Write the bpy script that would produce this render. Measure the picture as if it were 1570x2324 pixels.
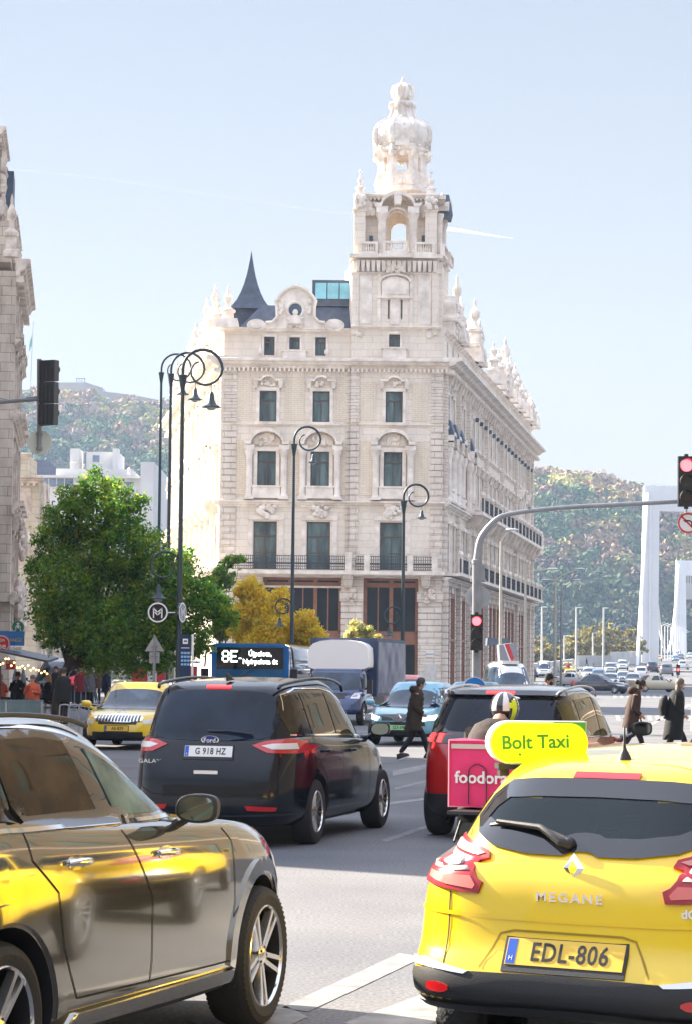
import bpy, bmesh, math, random
from mathutils import Vector, Matrix, geometry
from mathutils.bvhtree import BVHTree
from math import sin, cos, pi, radians as R
random.seed(7)
for o in list(bpy.data.objects): bpy.data.objects.remove(o)
sc = bpy.context.scene
COL = sc.collection
# ---------------------------------------------------------------- camera
F, PITCH, ROLL, CH = 5487.0, R(3.63), R(0.6), 1.9
cd = bpy.data.cameras.new('camera'); cam = bpy.data.objects.new('camera', cd); COL.objects.link(cam)
cd.sensor_fit = 'VERTICAL'; cd.sensor_height = 36; cd.lens = 36*F/2324; cd.clip_end = 9000; cd.clip_start = .1
CAMROT = Matrix.Rotation(PITCH, 3, 'X') @ Matrix.Rotation(R(90), 3, 'X') @ Matrix.Rotation(ROLL, 3, 'Z')
cam.matrix_world = Matrix.Translation((0, 0, CH)) @ CAMROT.to_4x4()
sc.camera = cam
def at(px, py, Y):
    """world point on the sight line of a photo position, at distance Y"""
    d = CAMROT @ Vector(((px-785)/F, (1162-py)/F, -1))
    return Vector((0, 0, CH)) + d*(Y/d.y)
# ---------------------------------------------------------------- light
SAZ, SEL = 55, 29          # degrees left of the viewing direction, elevation
w = bpy.data.worlds.new('World'); sc.world = w; w.use_nodes = True
nt = w.node_tree; bg = nt.nodes['Background']
sky = nt.nodes.new('ShaderNodeTexSky'); sky.sky_type = 'NISHITA'; sky.sun_disc = False
sky.sun_elevation = R(SEL); sky.sun_rotation = R(-SAZ); sky.altitude = 100
sky.air_density = 1.0; sky.dust_density = 1.0; sky.ozone_density = 2.0
bg.inputs[1].default_value = .1
# pale sky ramp mixed over the clear-sky model (whiter towards the horizon)
tcw = nt.nodes.new('ShaderNodeTexCoord'); spw = nt.nodes.new('ShaderNodeSeparateXYZ'); nt.links.new(tcw.outputs['Generated'], spw.inputs[0])
rw = nt.nodes.new('ShaderNodeValToRGB'); nt.links.new(spw.outputs['Z'], rw.inputs['Fac'])
KW = 10/4.6
for i, (p_, c_) in enumerate(((0, (.80,.765,.755)), (.10, (.73,.725,.74)), (.27, (.56,.61,.69)), (.5, (1.42,1.54,1.88)), (1, (1.5,1.62,1.98)))):  # zenith stops, out of view, brightened as added fill for shaded facades
    e = rw.color_ramp.elements[i] if i < 2 else rw.color_ramp.elements.new(p_)
    e.position = p_; e.color = (*[v*.5 for v in c_], 1)
mw = nt.nodes.new('ShaderNodeMix'); mw.data_type = 'RGBA'; mw.blend_type = 'MULTIPLY'; mw.inputs[0].default_value = 1; mw.inputs[7].default_value = (2*KW, 2*KW, 2*KW, 1)
nt.links.new(rw.outputs['Color'], mw.inputs[6])
m2w = nt.nodes.new('ShaderNodeMix'); m2w.data_type = 'RGBA'; m2w.inputs[0].default_value = .95
nt.links.new(sky.outputs[0], m2w.inputs[6]); nt.links.new(mw.outputs[2], m2w.inputs[7]); nt.links.new(m2w.outputs[2], bg.inputs[0])
sl = bpy.data.lights.new('sun', 'SUN'); so = bpy.data.objects.new('sun', sl); COL.objects.link(so)
sl.energy = 4.6; sl.angle = R(.5); sl.color = (1, .89, .73)
SD = Vector((-sin(R(SAZ))*cos(R(SEL)), cos(R(SAZ))*cos(R(SEL)), sin(R(SEL))))
so.rotation_euler = SD.to_track_quat('Z', 'Y').to_euler(); so.location = (0, 0, 60)
sc.view_settings.view_transform = 'Standard'; sc.view_settings.look = 'None'
sc.view_settings.exposure = 2.18; sc.view_settings.gamma = 1
sc.cycles.max_bounces = 8; sc.cycles.use_denoising = True; sc.cycles.transparent_max_bounces = 16
# ---------------------------------------------------------------- materials
MATS = {}
def mat(name, col, rough=.6, metal=0., coat=0., var=0., vscale=3., bump=0., bscale=20., emit=0., spec=.5, trans=0., alpha=1., detail=6, stain=None, world=None):
    if name in MATS: return MATS[name]
    m = bpy.data.materials.new(name); m.use_nodes = True; MATS[name] = m
    n = m.node_tree; b = n.nodes['Principled BSDF']
    b.inputs['Base Color'].default_value = (*col, 1); b.inputs['Roughness'].default_value = rough
    b.inputs['Metallic'].default_value = metal; b.inputs['Coat Weight'].default_value = coat
    b.inputs['Coat Roughness'].default_value = .03
    b.inputs['Specular IOR Level'].default_value = spec
    b.inputs['Transmission Weight'].default_value = trans; b.inputs['Alpha'].default_value = alpha
    if emit: b.inputs['Emission Color'].default_value = (*col, 1); b.inputs['Emission Strength'].default_value = emit
    m.diffuse_color = (*col, 1)
    if var or bump:
        tc = n.nodes.new('ShaderNodeTexCoord')
        if var:
            t = n.nodes.new('ShaderNodeTexNoise'); t.inputs['Scale'].default_value = vscale; t.inputs['Detail'].default_value = detail
            if world:
                ge = n.nodes.new('ShaderNodeNewGeometry'); mpw = n.nodes.new('ShaderNodeMapping'); mpw.inputs['Scale'].default_value = world; n.links.new(ge.outputs['Position'], mpw.inputs[0]); n.links.new(mpw.outputs[0], t.inputs['Vector'])
            else: n.links.new(tc.outputs['Object'], t.inputs['Vector'])
            r = n.nodes.new('ShaderNodeValToRGB'); r.color_ramp.elements[0].position = .3; r.color_ramp.elements[1].position = .7
            c2 = stain or [c*(1-var) for c in col]
            r.color_ramp.elements[0].color = (*c2, 1); r.color_ramp.elements[1].color = (*[min(1, c*(1+var*.4)) for c in col], 1)
            n.links.new(t.outputs['Fac'], r.inputs['Fac']); n.links.new(r.outputs['Color'], b.inputs['Base Color'])
        if bump:
            t2 = n.nodes.new('ShaderNodeTexNoise'); t2.inputs['Scale'].default_value = bscale; t2.inputs['Detail'].default_value = 5
            n.links.new(tc.outputs['Object'], t2.inputs['Vector'])
            bp = n.nodes.new('ShaderNodeBump'); bp.inputs['Strength'].default_value = bump; bp.inputs['Distance'].default_value = .02
            n.links.new(t2.outputs['Fac'], bp.inputs['Height']); n.links.new(bp.outputs['Normal'], b.inputs['Normal'])
    return m
def stone(name, col, col2, course=.55, width=1.4, mortar=.012, bumpd=.05):
    """coursed ashlar: brick texture for joints, noise for weathering"""
    if name in MATS: return MATS[name]
    m = bpy.data.materials.new(name); m.use_nodes = True; MATS[name] = m
    n = m.node_tree; b = n.nodes['Principled BSDF']; b.inputs['Roughness'].default_value = .85
    uv = n.nodes.new('ShaderNodeTexCoord')
    sp = n.nodes.new('ShaderNodeSeparateXYZ'); n.links.new(uv.outputs['Object'], sp.inputs[0])
    ad = n.nodes.new('ShaderNodeMath'); ad.operation = 'ADD'
    n.links.new(sp.outputs['X'], ad.inputs[0]); n.links.new(sp.outputs['Y'], ad.inputs[1])
    cb = n.nodes.new('ShaderNodeCombineXYZ'); n.links.new(ad.outputs[0], cb.inputs['X']); n.links.new(sp.outputs['Z'], cb.inputs['Y'])
    br = n.nodes.new('ShaderNodeTexBrick'); n.links.new(cb.outputs[0], br.inputs['Vector'])
    br.inputs['Scale'].default_value = 1; br.inputs['Brick Width'].default_value = width; br.inputs['Row Height'].default_value = course
    br.inputs['Mortar Size'].default_value = mortar; br.inputs['Mortar Smooth'].default_value = .4
    br.inputs['Color1'].default_value = (*col, 1); br.inputs['Color2'].default_value = (*[a*.6+c*.4 for a, c in zip(col, col2)], 1)
    br.inputs['Mortar'].default_value = (*[c*.74 for c in col2], 1)
    ns = n.nodes.new('ShaderNodeTexNoise'); ns.inputs['Scale'].default_value = .5; ns.inputs['Detail'].default_value = 9; ns.inputs['Roughness'].default_value = .65
    mp = n.nodes.new('ShaderNodeMapping'); mp.inputs['Scale'].default_value = (1.5, 1.5, .5)
    n.links.new(uv.outputs['Object'], mp.inputs[0]); n.links.new(mp.outputs[0], ns.inputs['Vector'])
    rp = n.nodes.new('ShaderNodeValToRGB'); rp.color_ramp.elements[0].position = .36; rp.color_ramp.elements[1].position = .6
    rp.color_ramp.elements[0].color = (*[c/a for c, a in zip(col2, col)], 1); rp.color_ramp.elements[1].color = (1, 1, 1, 1)
    n.links.new(ns.outputs['Fac'], rp.inputs['Fac'])
    mx = n.nodes.new('ShaderNodeMix'); mx.data_type = 'RGBA'; mx.blend_type = 'MULTIPLY'; mx.inputs[0].default_value = 1
    n.links.new(br.outputs['Color'], mx.inputs[6]); n.links.new(rp.outputs['Color'], mx.inputs[7]); n.links.new(mx.outputs[2], b.inputs['Base Color'])
    bp = n.nodes.new('ShaderNodeBump'); bp.inputs['Distance'].default_value = bumpd; bp.inputs['Strength'].default_value = .5; bp.invert = True
    n.links.new(br.outputs['Fac'], bp.inputs['Height'])
    n2 = n.nodes.new('ShaderNodeTexNoise'); n2.inputs['Scale'].default_value = 4; n2.inputs['Detail'].default_value = 6
    n.links.new(uv.outputs['Object'], n2.inputs['Vector'])
    b2 = n.nodes.new('ShaderNodeBump'); b2.inputs['Distance'].default_value = .06; b2.inputs['Strength'].default_value = .5
    n.links.new(n2.outputs['Fac'], b2.inputs['Height']); n.links.new(bp.outputs['Normal'], b2.inputs['Normal']); n.links.new(b2.outputs['Normal'], b.inputs['Normal'])
    return m
# ---------------------------------------------------------------- mesh builder
class MB:
    def __init__(s, M=None): s.v = []; s.f = []; s.m = []; s.M = M
    def add(s, vs, fs, mi=0, M=None):
        k = len(s.v); T = s.M
        if M is not None: T = M if T is None else T @ M
        s.v += [tuple(T @ Vector(p)) for p in vs] if T is not None else [tuple(p) for p in vs]
        s.f += [tuple(k+i for i in f) for f in fs]; s.m += [mi]*len(fs)
    def box(s, x0, x1, y0, y1, z0, z1, mi=0, M=None):
        s.add([(x0,y0,z0),(x1,y0,z0),(x1,y1,z0),(x0,y1,z0),(x0,y0,z1),(x1,y0,z1),(x1,y1,z1),(x0,y1,z1)],
              [(0,3,2,1),(4,5,6,7),(0,1,5,4),(1,2,6,5),(2,3,7,6),(3,0,4,7)], mi, M)
    def frustum(s, cx, cy, z0, z1, a0, b0, a1, b1, mi=0, M=None):
        s.add([(cx-a0,cy-b0,z0),(cx+a0,cy-b0,z0),(cx+a0,cy+b0,z0),(cx-a0,cy+b0,z0),(cx-a1,cy-b1,z1),(cx+a1,cy-b1,z1),(cx+a1,cy+b1,z1),(cx-a1,cy+b1,z1)],
              [(0,3,2,1),(4,5,6,7),(0,1,5,4),(1,2,6,5),(2,3,7,6),(3,0,4,7)], mi, M)
    def quad(s, a, b, c, d, mi=0): s.add([a, b, c, d], [(0,1,2,3)], mi)
    def lathe(s, prof, c=(0,0,0), n=12, mi=0, M=None, ax='z', sx=1, sy=1, ph=0, cap=True):
        vs = []; fs = []
        for r, z in prof:
            for k in range(n):
                a = 2*pi*k/n+ph; p = (r*cos(a)*sx, r*sin(a)*sy, z)
                if ax == 'y': p = (p[0], p[2], p[1])
                if ax == 'x': p = (p[2], p[0], p[1])
                vs.append((p[0]+c[0], p[1]+c[1], p[2]+c[2]))
        m = len(prof)
        for i in range(m-1):
            for k in range(n):
                q = (i*n+k, i*n+(k+1)%n, (i+1)*n+(k+1)%n, (i+1)*n+k)
                fs.append(q if ax != 'y' else q[::-1])
        e0 = tuple(range(n))[::-1]; e1 = tuple(range((m-1)*n, m*n))
        if cap and prof[0][0] > 1e-6: fs.append(e0 if ax != 'y' else e0[::-1])
        if cap and prof[-1][0] > 1e-6: fs.append(e1 if ax != 'y' else e1[::-1])
        s.add(vs, fs, mi, M)
    def tube(s, pts, r, n=8, mi=0, M=None, closed=False):
        pts = [Vector(p) for p in pts]; rs = r if isinstance(r, (list, tuple)) else [r]*len(pts)
        vs = []; fs = []; L = len(pts); up = None
        for i, p in enumerate(pts):
            if closed: d = pts[(i+1)%L]-pts[i-1]
            else: d = (pts[min(i+1,L-1)]-pts[max(i-1,0)])
            d = d.normalized() if d.length > 1e-9 else Vector((0,0,1))
            if up is None:
                up = Vector((0,0,1)) if abs(d.z) < .9 else Vector((1,0,0))
            a = d.cross(up); a = a.normalized() if a.length > 1e-6 else Vector((1,0,0)); up = a.cross(d).normalized()
            for k in range(n):
                t = 2*pi*k/n; vs.append(p+(a*cos(t)+up*sin(t))*rs[i])
        for i in range(L if closed else L-1):
            for k in range(n):
                j = (i+1)%L; fs.append((i*n+k, j*n+k, j*n+(k+1)%n, i*n+(k+1)%n))
        if not closed: fs.append(tuple(range(n))); fs.append(tuple(range((L-1)*n, L*n))[::-1])
        s.add(vs, fs, mi, M)
    def prism(s, poly, y0, y1, mi=0, M=None, plane='xz'):
        """extrude a 2D outline; plane xz extrudes along y, xy along z, yz along x"""
        n = len(poly); g = {'xz': lambda p, t: (p[0], t, p[1]), 'xy': lambda p, t: (p[0], p[1], t), 'yz': lambda p, t: (t, p[0], p[1])}[plane]
        vs = [g(p, y0) for p in poly]+[g(p, y1) for p in poly]
        fs = [tuple(range(n)), tuple(range(n, 2*n))[::-1]]+[(i, i+n, (i+1)%n+n, (i+1)%n) for i in range(n)]
        s.add(vs, fs, mi, M)
    def sphere(s, c, r, n=10, m=6, mi=0, M=None):
        rr = r if isinstance(r, (tuple, list)) else (r, r, r)
        prof = [(sin(pi*i/m), -cos(pi*i/m)) for i in range(m+1)]; prof[0] = (0, -1); prof[-1] = (0, 1)
        T = Matrix.Translation(c) @ Matrix.Diagonal((rr[0], rr[1], rr[2], 1)); s.lathe(prof, n=n, mi=mi, M=T if M is None else M @ T)
    def build(s, name, mats, parent=None, smooth=False, angle=40, fix=True):
        me = bpy.data.meshes.new(name); me.from_pydata(s.v, [], s.f)
        mats = mats if isinstance(mats, (list, tuple)) else [mats]
        for m in mats: me.materials.append(m)
        if any(s.m): me.polygons.foreach_set('material_index', s.m)
        if fix:
            b = bmesh.new(); b.from_mesh(me); bmesh.ops.remove_doubles(b, verts=b.verts, dist=1e-5)
            bmesh.ops.recalc_face_normals(b, faces=b.faces); b.to_mesh(me); b.free()
        if smooth:
            me.polygons.foreach_set('use_smooth', [True]*len(me.polygons)); me.set_sharp_from_angle(angle=R(angle))
        me.update(); o = bpy.data.objects.new(name, me); COL.objects.link(o)
        if parent: o.parent = parent
        return o
def tag(o, label=None, cat=None, group=None, kind=None):
    if label: o['label'] = label
    if cat: o['category'] = cat
    if group: o['group'] = group
    if kind: o['kind'] = kind
    return o
def empty(name, loc=(0,0,0), rz=0, label=None, cat=None, group=None, parent=None):
    o = bpy.data.objects.new(name, None); COL.objects.link(o); o.location = loc; o.rotation_euler = (0, 0, rz)
    o.empty_display_size = .2
    if parent: o.parent = parent
    return tag(o, label, cat, group)
def kids(o): return list(o.children)
KID = {}
def copy_tree(o, parent=None, tab=None):
    if tab is None:
        tab = {}
        for q in bpy.data.objects:
            if q.parent: tab.setdefault(q.parent.name, []).append(q)
    c = o.copy(); COL.objects.link(c)
    if parent: c.parent = parent; c.matrix_parent_inverse = o.matrix_parent_inverse.copy()
    for ch in tab.get(o.name, []): copy_tree(ch, c, tab)
    return c
def cr(pts, k=6, closed=False):
    """Catmull-Rom through points"""
    P = [Vector(p) for p in pts]; n = len(P); out = []
    for i in range(n if closed else n-1):
        p0 = P[(i-1)%n] if closed or i else P[0]*2-P[1]; p1 = P[i]; p2 = P[(i+1)%n]
        p3 = P[(i+2)%n] if closed or i+2 < n else P[-1]*2-P[-2]
        for j in range(k):
            t = j/k; out.append(.5*((2*p1)+(p2-p0)*t+(2*p0-5*p1+4*p2-p3)*t*t+(3*p1-p0-3*p2+p3)*t**3))
    if not closed: out.append(P[-1])
    return out
def chaikin(p, k=2, c=.25):
    p = [Vector(q) for q in p]
    for _ in range(k):
        q = []
        for i in range(len(p)):
            a, b = p[i], p[(i+1)%len(p)]; q += [a.lerp(b, c), a.lerp(b, 1-c)]
        p = q
    return p
def lerp1(tab, x):
    """smooth piecewise interpolation of (x,y) table"""
    if x <= tab[0][0]: return tab[0][1]
    if x >= tab[-1][0]: return tab[-1][1]
    for i in range(len(tab)-1):
        if x <= tab[i+1][0]:
            (x0, y0), (x1, y1) = tab[i], tab[i+1]; h = x1-x0; t = (x-x0)/h
            m0 = (y1-y0)/h if i == 0 else .5*((y1-y0)/h+(y0-tab[i-1][1])/(x0-tab[i-1][0]))
            m1 = (y1-y0)/h if i+2 >= len(tab) else .5*((y1-y0)/h+(tab[i+2][1]-y1)/(tab[i+2][0]-x1))
            return (2*t**3-3*t*t+1)*y0+(t**3-2*t*t+t)*h*m0+(-2*t**3+3*t*t)*y1+(t**3-t*t)*h*m1
def text_mb(mb, s, M, size=1., depth=.004, mi=0, wide=1., bold=0, align='CENTER', mono=False, space=1.):
    """lettering as solid mesh in the local XY plane of M, centred"""
    c = bpy.data.curves.new('t', 'FONT'); c.body = s; c.size = size; c.extrude = depth/2; c.align_x = align; c.align_y = 'CENTER'
    c.offset = bold; c.resolution_u = 3; c.space_character = space
    o = bpy.data.objects.new('t', c); COL.objects.link(o); bpy.context.view_layer.update()
    me = o.to_mesh(); S = Matrix.Diagonal((wide, 1, 1, 1))
    mb.add([S @ v.co for v in me.vertices], [tuple(p.vertices) for p in me.polygons], mi, M)
    o.to_mesh_clear(); bpy.data.objects.remove(o); bpy.data.curves.remove(c)
def circle(r, n=24, c=(0,0), a0=0): return [(c[0]+r*cos(2*pi*k/n+a0), c[1]+r*sin(2*pi*k/n+a0)) for k in range(n)]
FACE_CAM = Matrix(((1,0,0,0),(0,0,-1,0),(0,1,0,0),(0,0,0,1)))   # local XY -> world XZ, facing -Y
# ================================================================ ground, road, markings
import numpy as np
def G(Y): return 0 if Y < 240 else .011*(Y-240)*min(1, (Y-240)/60)
def gpt(px, py, dz=.0):
    """where a sight line meets the street surface"""
    Y = 5.
    while Y < 900:
        if at(px, py, Y).z <= G(Y): break
        Y += .05 if Y < 60 else .5
    p = at(px, py, Y); return Vector((p.x, p.y, G(p.y)+dz))
def asphalt():
    m = mat('asphalt', (.13, .13, .135), .85); n = m.node_tree; b = n.nodes['Principled BSDF']
    tc = n.nodes.new('ShaderNodeTexCoord')
    a = n.nodes.new('ShaderNodeTexNoise'); a.inputs['Scale'].default_value = .35; a.inputs['Detail'].default_value = 8
    c = n.nodes.new('ShaderNodeTexNoise'); c.inputs['Scale'].default_value = 38; c.inputs['Detail'].default_value = 4
    s = n.nodes.new('ShaderNodeTexNoise'); s.inputs['Scale'].default_value = 1.; s.inputs['Detail'].default_value = 5
    mp = n.nodes.new('ShaderNodeMapping'); mp.inputs['Scale'].default_value = (1.2, .25, 1); mp.inputs['Rotation'].default_value = (0, 0, R(15))
    for t in (a, c): n.links.new(tc.outputs['Object'], t.inputs['Vector'])
    n.links.new(tc.outputs['Object'], mp.inputs[0]); n.links.new(mp.outputs[0], s.inputs['Vector'])
    r = n.nodes.new('ShaderNodeValToRGB'); r.color_ramp.elements[0].position = .3; r.color_ramp.elements[1].position = .72
    r.color_ramp.elements[0].color = (.10, .105, .122, 1); r.color_ramp.elements[1].color = (.185, .182, .184, 1); n.links.new(a.outputs['Fac'], r.inputs['Fac'])
    def mul(x, y, lo, hi):
        q = n.nodes.new('ShaderNodeMapRange'); q.inputs[1].default_value = .3; q.inputs[2].default_value = .7; q.inputs[3].default_value = lo; q.inputs[4].default_value = hi
        n.links.new(y, q.inputs[0]); m2 = n.nodes.new('ShaderNodeMix'); m2.data_type = 'RGBA'; m2.blend_type = 'MULTIPLY'; m2.inputs[0].default_value = 1
        n.links.new(x, m2.inputs[6]); n.links.new(q.outputs[0], m2.inputs[7]); return m2.outputs[2]
    o = mul(mul(r.outputs['Color'], c.outputs['Fac'], .58, 1.38), s.outputs['Fac'], .92, 1.06)
    n.links.new(o, b.inputs['Base Color'])
    bp = n.nodes.new('ShaderNodeBump'); bp.inputs['Distance'].default_value = .008; bp.inputs['Strength'].default_value = .6
    n.links.new(c.outputs['Fac'], bp.inputs['Height']); n.links.new(bp.outputs['Normal'], b.inputs['Normal'])
    return m
ASP = asphalt()
m = MB(); ys = [-60, 0, 60, 120, 180, 240]+[240+12*k for k in range(1, 52)]+[1000, 1400, 3000, 6000]; xs = [-4000, -1000, -300, -80, -30, 0, 30, 80, 160, 300, 1000, 4000]
gz = lambda y: G(min(y, 760))
for i in range(len(ys)-1):
    for j in range(len(xs)-1): m.quad((xs[j],ys[i],gz(ys[i])), (xs[j+1],ys[i],gz(ys[i])), (xs[j+1],ys[i+1],gz(ys[i+1])), (xs[j],ys[i+1],gz(ys[i+1])))
g = m.build('road', ASP, smooth=True); tag(g, kind='structure')
PAINT = mat('worn_road_paint', (.26, .255, .25), .8, var=.5, vscale=5, stain=(.165, .165, .165))
def marks(name, quads):
    m = MB()
    for q in quads: m.quad(*[gpt(*p, .004) for p in q])
    o = m.build(name, PAINT, fix=False); tag(o, kind='structure'); return o
marks('crosswalk_stripes', [
 [(640,2290),(700,2300),(960,2175),(905,2165)], [(780,2324),(900,2370),(1090,2265),(1010,2240)], [(430,2318),(540,2380),(700,2312),(640,2282)],
 [(1080,2380),(1130,2280),(1215,2285),(1180,2390)], [(700,2420),(820,2470),(1000,2370),(900,2345)]])
marks('lane_line', [[(862,1907),(875,1912),(990,1873),(985,1868)], [(890,1750),(890,1762),(1000,1738),(1000,1728)], [(895,1788),(895,1793),(1000,1767),(1000,1763)],
 [(850,1825),(852,1831),(1000,1812),(1000,1807)], [(1450,1655),(1455,1659),(1570,1600),(1560,1598)]])
marks('far_crosswalk', [[(x, 1624),(x+9, 1624),(x+13, 1636),(x+3, 1636)] for x in range(1395, 1560, 18)]+[[(x, 1577),(x+7, 1577),(x+9, 1584),(x+1, 1584)] for x in range(1390, 1500, 15)])
# pavements with kerbs
PAV = stone('pavement_slabs', (.34, .33, .31), (.22, .21, .20), course=.6, width=.6, mortar=.02, bumpd=.01)
KERB = mat('granite_kerb', (.38, .37, .36), .7, var=.2, vscale=4)
def pave(name, poly, z=.13):
    m = MB(); m.prism(poly, -.2, z, plane='xy'); o = m.build(name, PAV); tag(o, kind='structure')
    k = MB(); n = len(poly)
    c = Vector((sum(p[0] for p in poly)/n, sum(p[1] for p in poly)/n))
    for i in range(n):
        a, b = Vector(poly[i]), Vector(poly[(i+1)%n]); d = (b-a).normalized(); q = Vector((d.y, -d.x)); q = q if q.dot(a-c) > 0 else -q
        k.prism([tuple(a+q*.02), tuple(b+q*.02), tuple(b+q*.17), tuple(a+q*.17)], -.2, z-.004, plane='xy')
    o2 = k.build(name.replace('pavement', 'kerb'), KERB); tag(o2, kind='structure')
t9, t8, t6 = math.tan(R(9.37)), math.tan(R(8.14)), math.tan(R(6.36))
pave('pavement', [(-12.3, 183), (8.6, 183), (8.6+3+t9*80, 266), (11.5+t9*80-6, 268), (-20-6, 262), (-13.2-t8*50, 240)])
pave('pavement', [(-4-.1114*59+1.6, 59), (-4-.1114*140+2.6, 140), (-30, 140), (-30, 59)])
pave('pavement', [(-4-.1114*33.5+1.6, 33.5), (-4-.1114*58.2+1.6, 58.2), (-30, 58.2), (-30, 33.5)])
pave('traffic_island_pavement', [(gpt(1010,1690).x, 62), (gpt(1010,1690).x+1.6, 62), (gpt(1010,1690).x+7, 95), (gpt(1010,1690).x+4.6, 95)])
# ================================================================ setting materials
ST = stone('pale_limestone', (.90, .80, .68), (.78, .685, .58))
STR = stone('rusticated_limestone', (.86, .755, .655), (.68, .59, .50), course=.5, width=1.1, mortar=.03)
BRK = stone('yellow_brick_panel', (.88, .76, .60), (.76, .65, .51), course=.16, width=.5, mortar=.012, bumpd=.02)
ORN = mat('carved_stone', (.90, .80, .71), .85, var=.35, vscale=1.3, bump=.8, bscale=5, stain=(.66, .57, .49))
WOOD = mat('brown_shopfront_wood', (.30, .12, .06), .5, var=.3, vscale=2)
FRAME = mat('dark_window_frame', (.10, .06, .045), .5)
def glassmat(name, col, rough=.04, var=.6, vs=1.2):
    m = mat(name, col, rough, var=var, vscale=vs, spec=1., detail=3); return m
GLS = mat('palace_window_glass', (.10, .155, .15), .06, var=.9, vscale=1., spec=.6, stain=(.015,.022,.022), world=(1.6,1.6,.35), detail=4)
GLD = mat('shop_glass', (.02, .022, .026), .08, var=.6, vscale=.4, spec=.25)
SLATE = mat('slate_roof', (.055, .07, .11), .55, var=.35, vscale=2., bump=.4, bscale=8)
SLATE2 = mat('patina_slate', (.09, .12, .17), .5, var=.3, vscale=1.)
IRON = mat('black_wrought_iron', (.035, .035, .04), .5)
CYAN = mat('roof_glazing', (.20, .50, .66), .08, var=.4, vscale=.6, spec=1.)
ZINC = mat('zinc_sheet', (.5, .52, .55), .35, metal=.6)
PY = 187.
O0 = at(499, 1510, PY); O0.z = 0
palace = empty('palace', O0, 0, 'ornate cream stone palace with a tall carved corner tower behind the traffic', 'building')
def U(px, py=1100): return at(px, py, PY).x-O0.x
def Z(py, px=785): return at(px, py, PY).z
def wall_holes(mb, u0, u1, z0, z1, holes, dep=.35, mi=0, y=0.):
    us = sorted({u0, u1, *[h[0] for h in holes], *[h[1] for h in holes]}); zs = sorted({z0, z1, *[h[2] for h in holes], *[h[3] for h in holes]})
    us = [u for u in us if u0 <= u <= u1]; zs = [z for z in zs if z0 <= z <= z1]
    for i in range(len(us)-1):
        for j in range(len(zs)-1):
            cu, cz = (us[i]+us[i+1])/2, (zs[j]+zs[j+1])/2
            if any(h[0] < cu < h[1] and h[2] < cz < h[3] for h in holes): continue
            mb.quad((us[i],y,zs[j]), (us[i+1],y,zs[j]), (us[i+1],y,zs[j+1]), (us[i],y,zs[j+1]), mi)
    for a, b, c, d in holes:
        e = y+dep
        mb.quad((a,y,c), (a,y,d), (a,e,d), (a,e,c), mi); mb.quad((b,y,d), (b,y,c), (b,e,c), (b,e,d), mi)
        mb.quad((a,y,d), (b,y,d), (b,e,d), (a,e,d), mi); mb.quad((b,y,c), (a,y,c), (a,e,c), (b,e,c), mi)
def cornice(mb, u0, u1, z, proj=.6, h=.6, dent=0, mi=0, y=0.):
    prof = [(0,0), (.25,0), (.3,.25), (.62,.4), (.72,.62), (1.,.72), (1.,.95), (.9,1.), (0,1.)]
    mb.prism([(y-a*proj, z+b*h) for a, b in prof], u0, u1, mi, plane='yz')
    if dent:
        n = int((u1-u0)/dent)
        for k in range(n):
            c = u0+(k+.5)*(u1-u0)/n; mb.box(c-dent*.22, c+dent*.22, y-proj*.55, y, z-h*.35, z-.002, mi)
def win_proto(w, h, kind=0):
    f = MB(); t = .09
    for b in ((-w/2,-w/2+t,0,h), (w/2-t,w/2,0,h), (-w/2+t,w/2-t,0,t), (-w/2+t,w/2-t,h-t,h), (-.04,.04,t,h*.68), (-w/2+t,w/2-t,h*.68,h*.68+.1)):
        f.box(b[0], b[1], -.06, .04, b[2], b[3])
    if kind: f.box(-w/2+t, w/2-t, -.04, .02, h*.34, h*.34+.06)
    return f
WCACHE = {}
def window(par, u, z, w, h, M, kind=0, y=.25, glass=None, label=None):
    key = (round(w,2), round(h,2), kind, glass.name if glass else '')
    if key not in WCACHE:
        o = win_proto(w, h, kind).build('window', FRAME); p = MB(); p.box(-w/2+.05, w/2-.05, 0, .02, .05, h-.05)
        q = p.build('pane', glass or GLS); WCACHE[key] = (o.data, q.data)
        bpy.data.objects.remove(o); bpy.data.objects.remove(q)
    a, b = WCACHE[key]
    o = bpy.data.objects.new('window', a); COL.objects.link(o); o.parent = par; o.matrix_local = M @ Matrix.Translation((u, y, z))
    q = bpy.data.objects.new('pane', b); COL.objects.link(q); q.parent = o
    return o
def column(mb, u, z0, z1, r=.22, y=-.25, mi=0, n=10):
    h = z1-z0
    mb.lathe([(r*1.4,0),(r*1.4,.12),(r*1.1,.2),(r,.3),(r*.95,h*.8),(r*1.05,h-.45),(r*1.5,h-.15),(r*1.5,h)], (u, y, z0), n, mi)
    mb.box(u-r*1.6, u+r*1.6, y-r*1.6, 0, z0-.15, z0, mi)
def scroll(mb, u, z, r, y0=-.35, y1=0., mi=0, n=14):
    mb.prism(circle(r, n, (u, z)), y0, y1, mi); mb.prism(circle(r*.55, n, (u, z)), y0-.1, y0, mi)
def carving(mb, u0, u1, z0, z1, y=0., n=14, s=.16, rnd=None, mi=0):
    rnd = rnd or random
    for _ in range(n):
        a = s*rnd.uniform(.6, 1.5); mb.sphere((rnd.uniform(u0+a, u1-a), y-a*.3, rnd.uniform(z0+a*.5, z1-a*.5)), (a, a*.8, a*rnd.uniform(.6,1.3)), 6, 4, mi)
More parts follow.
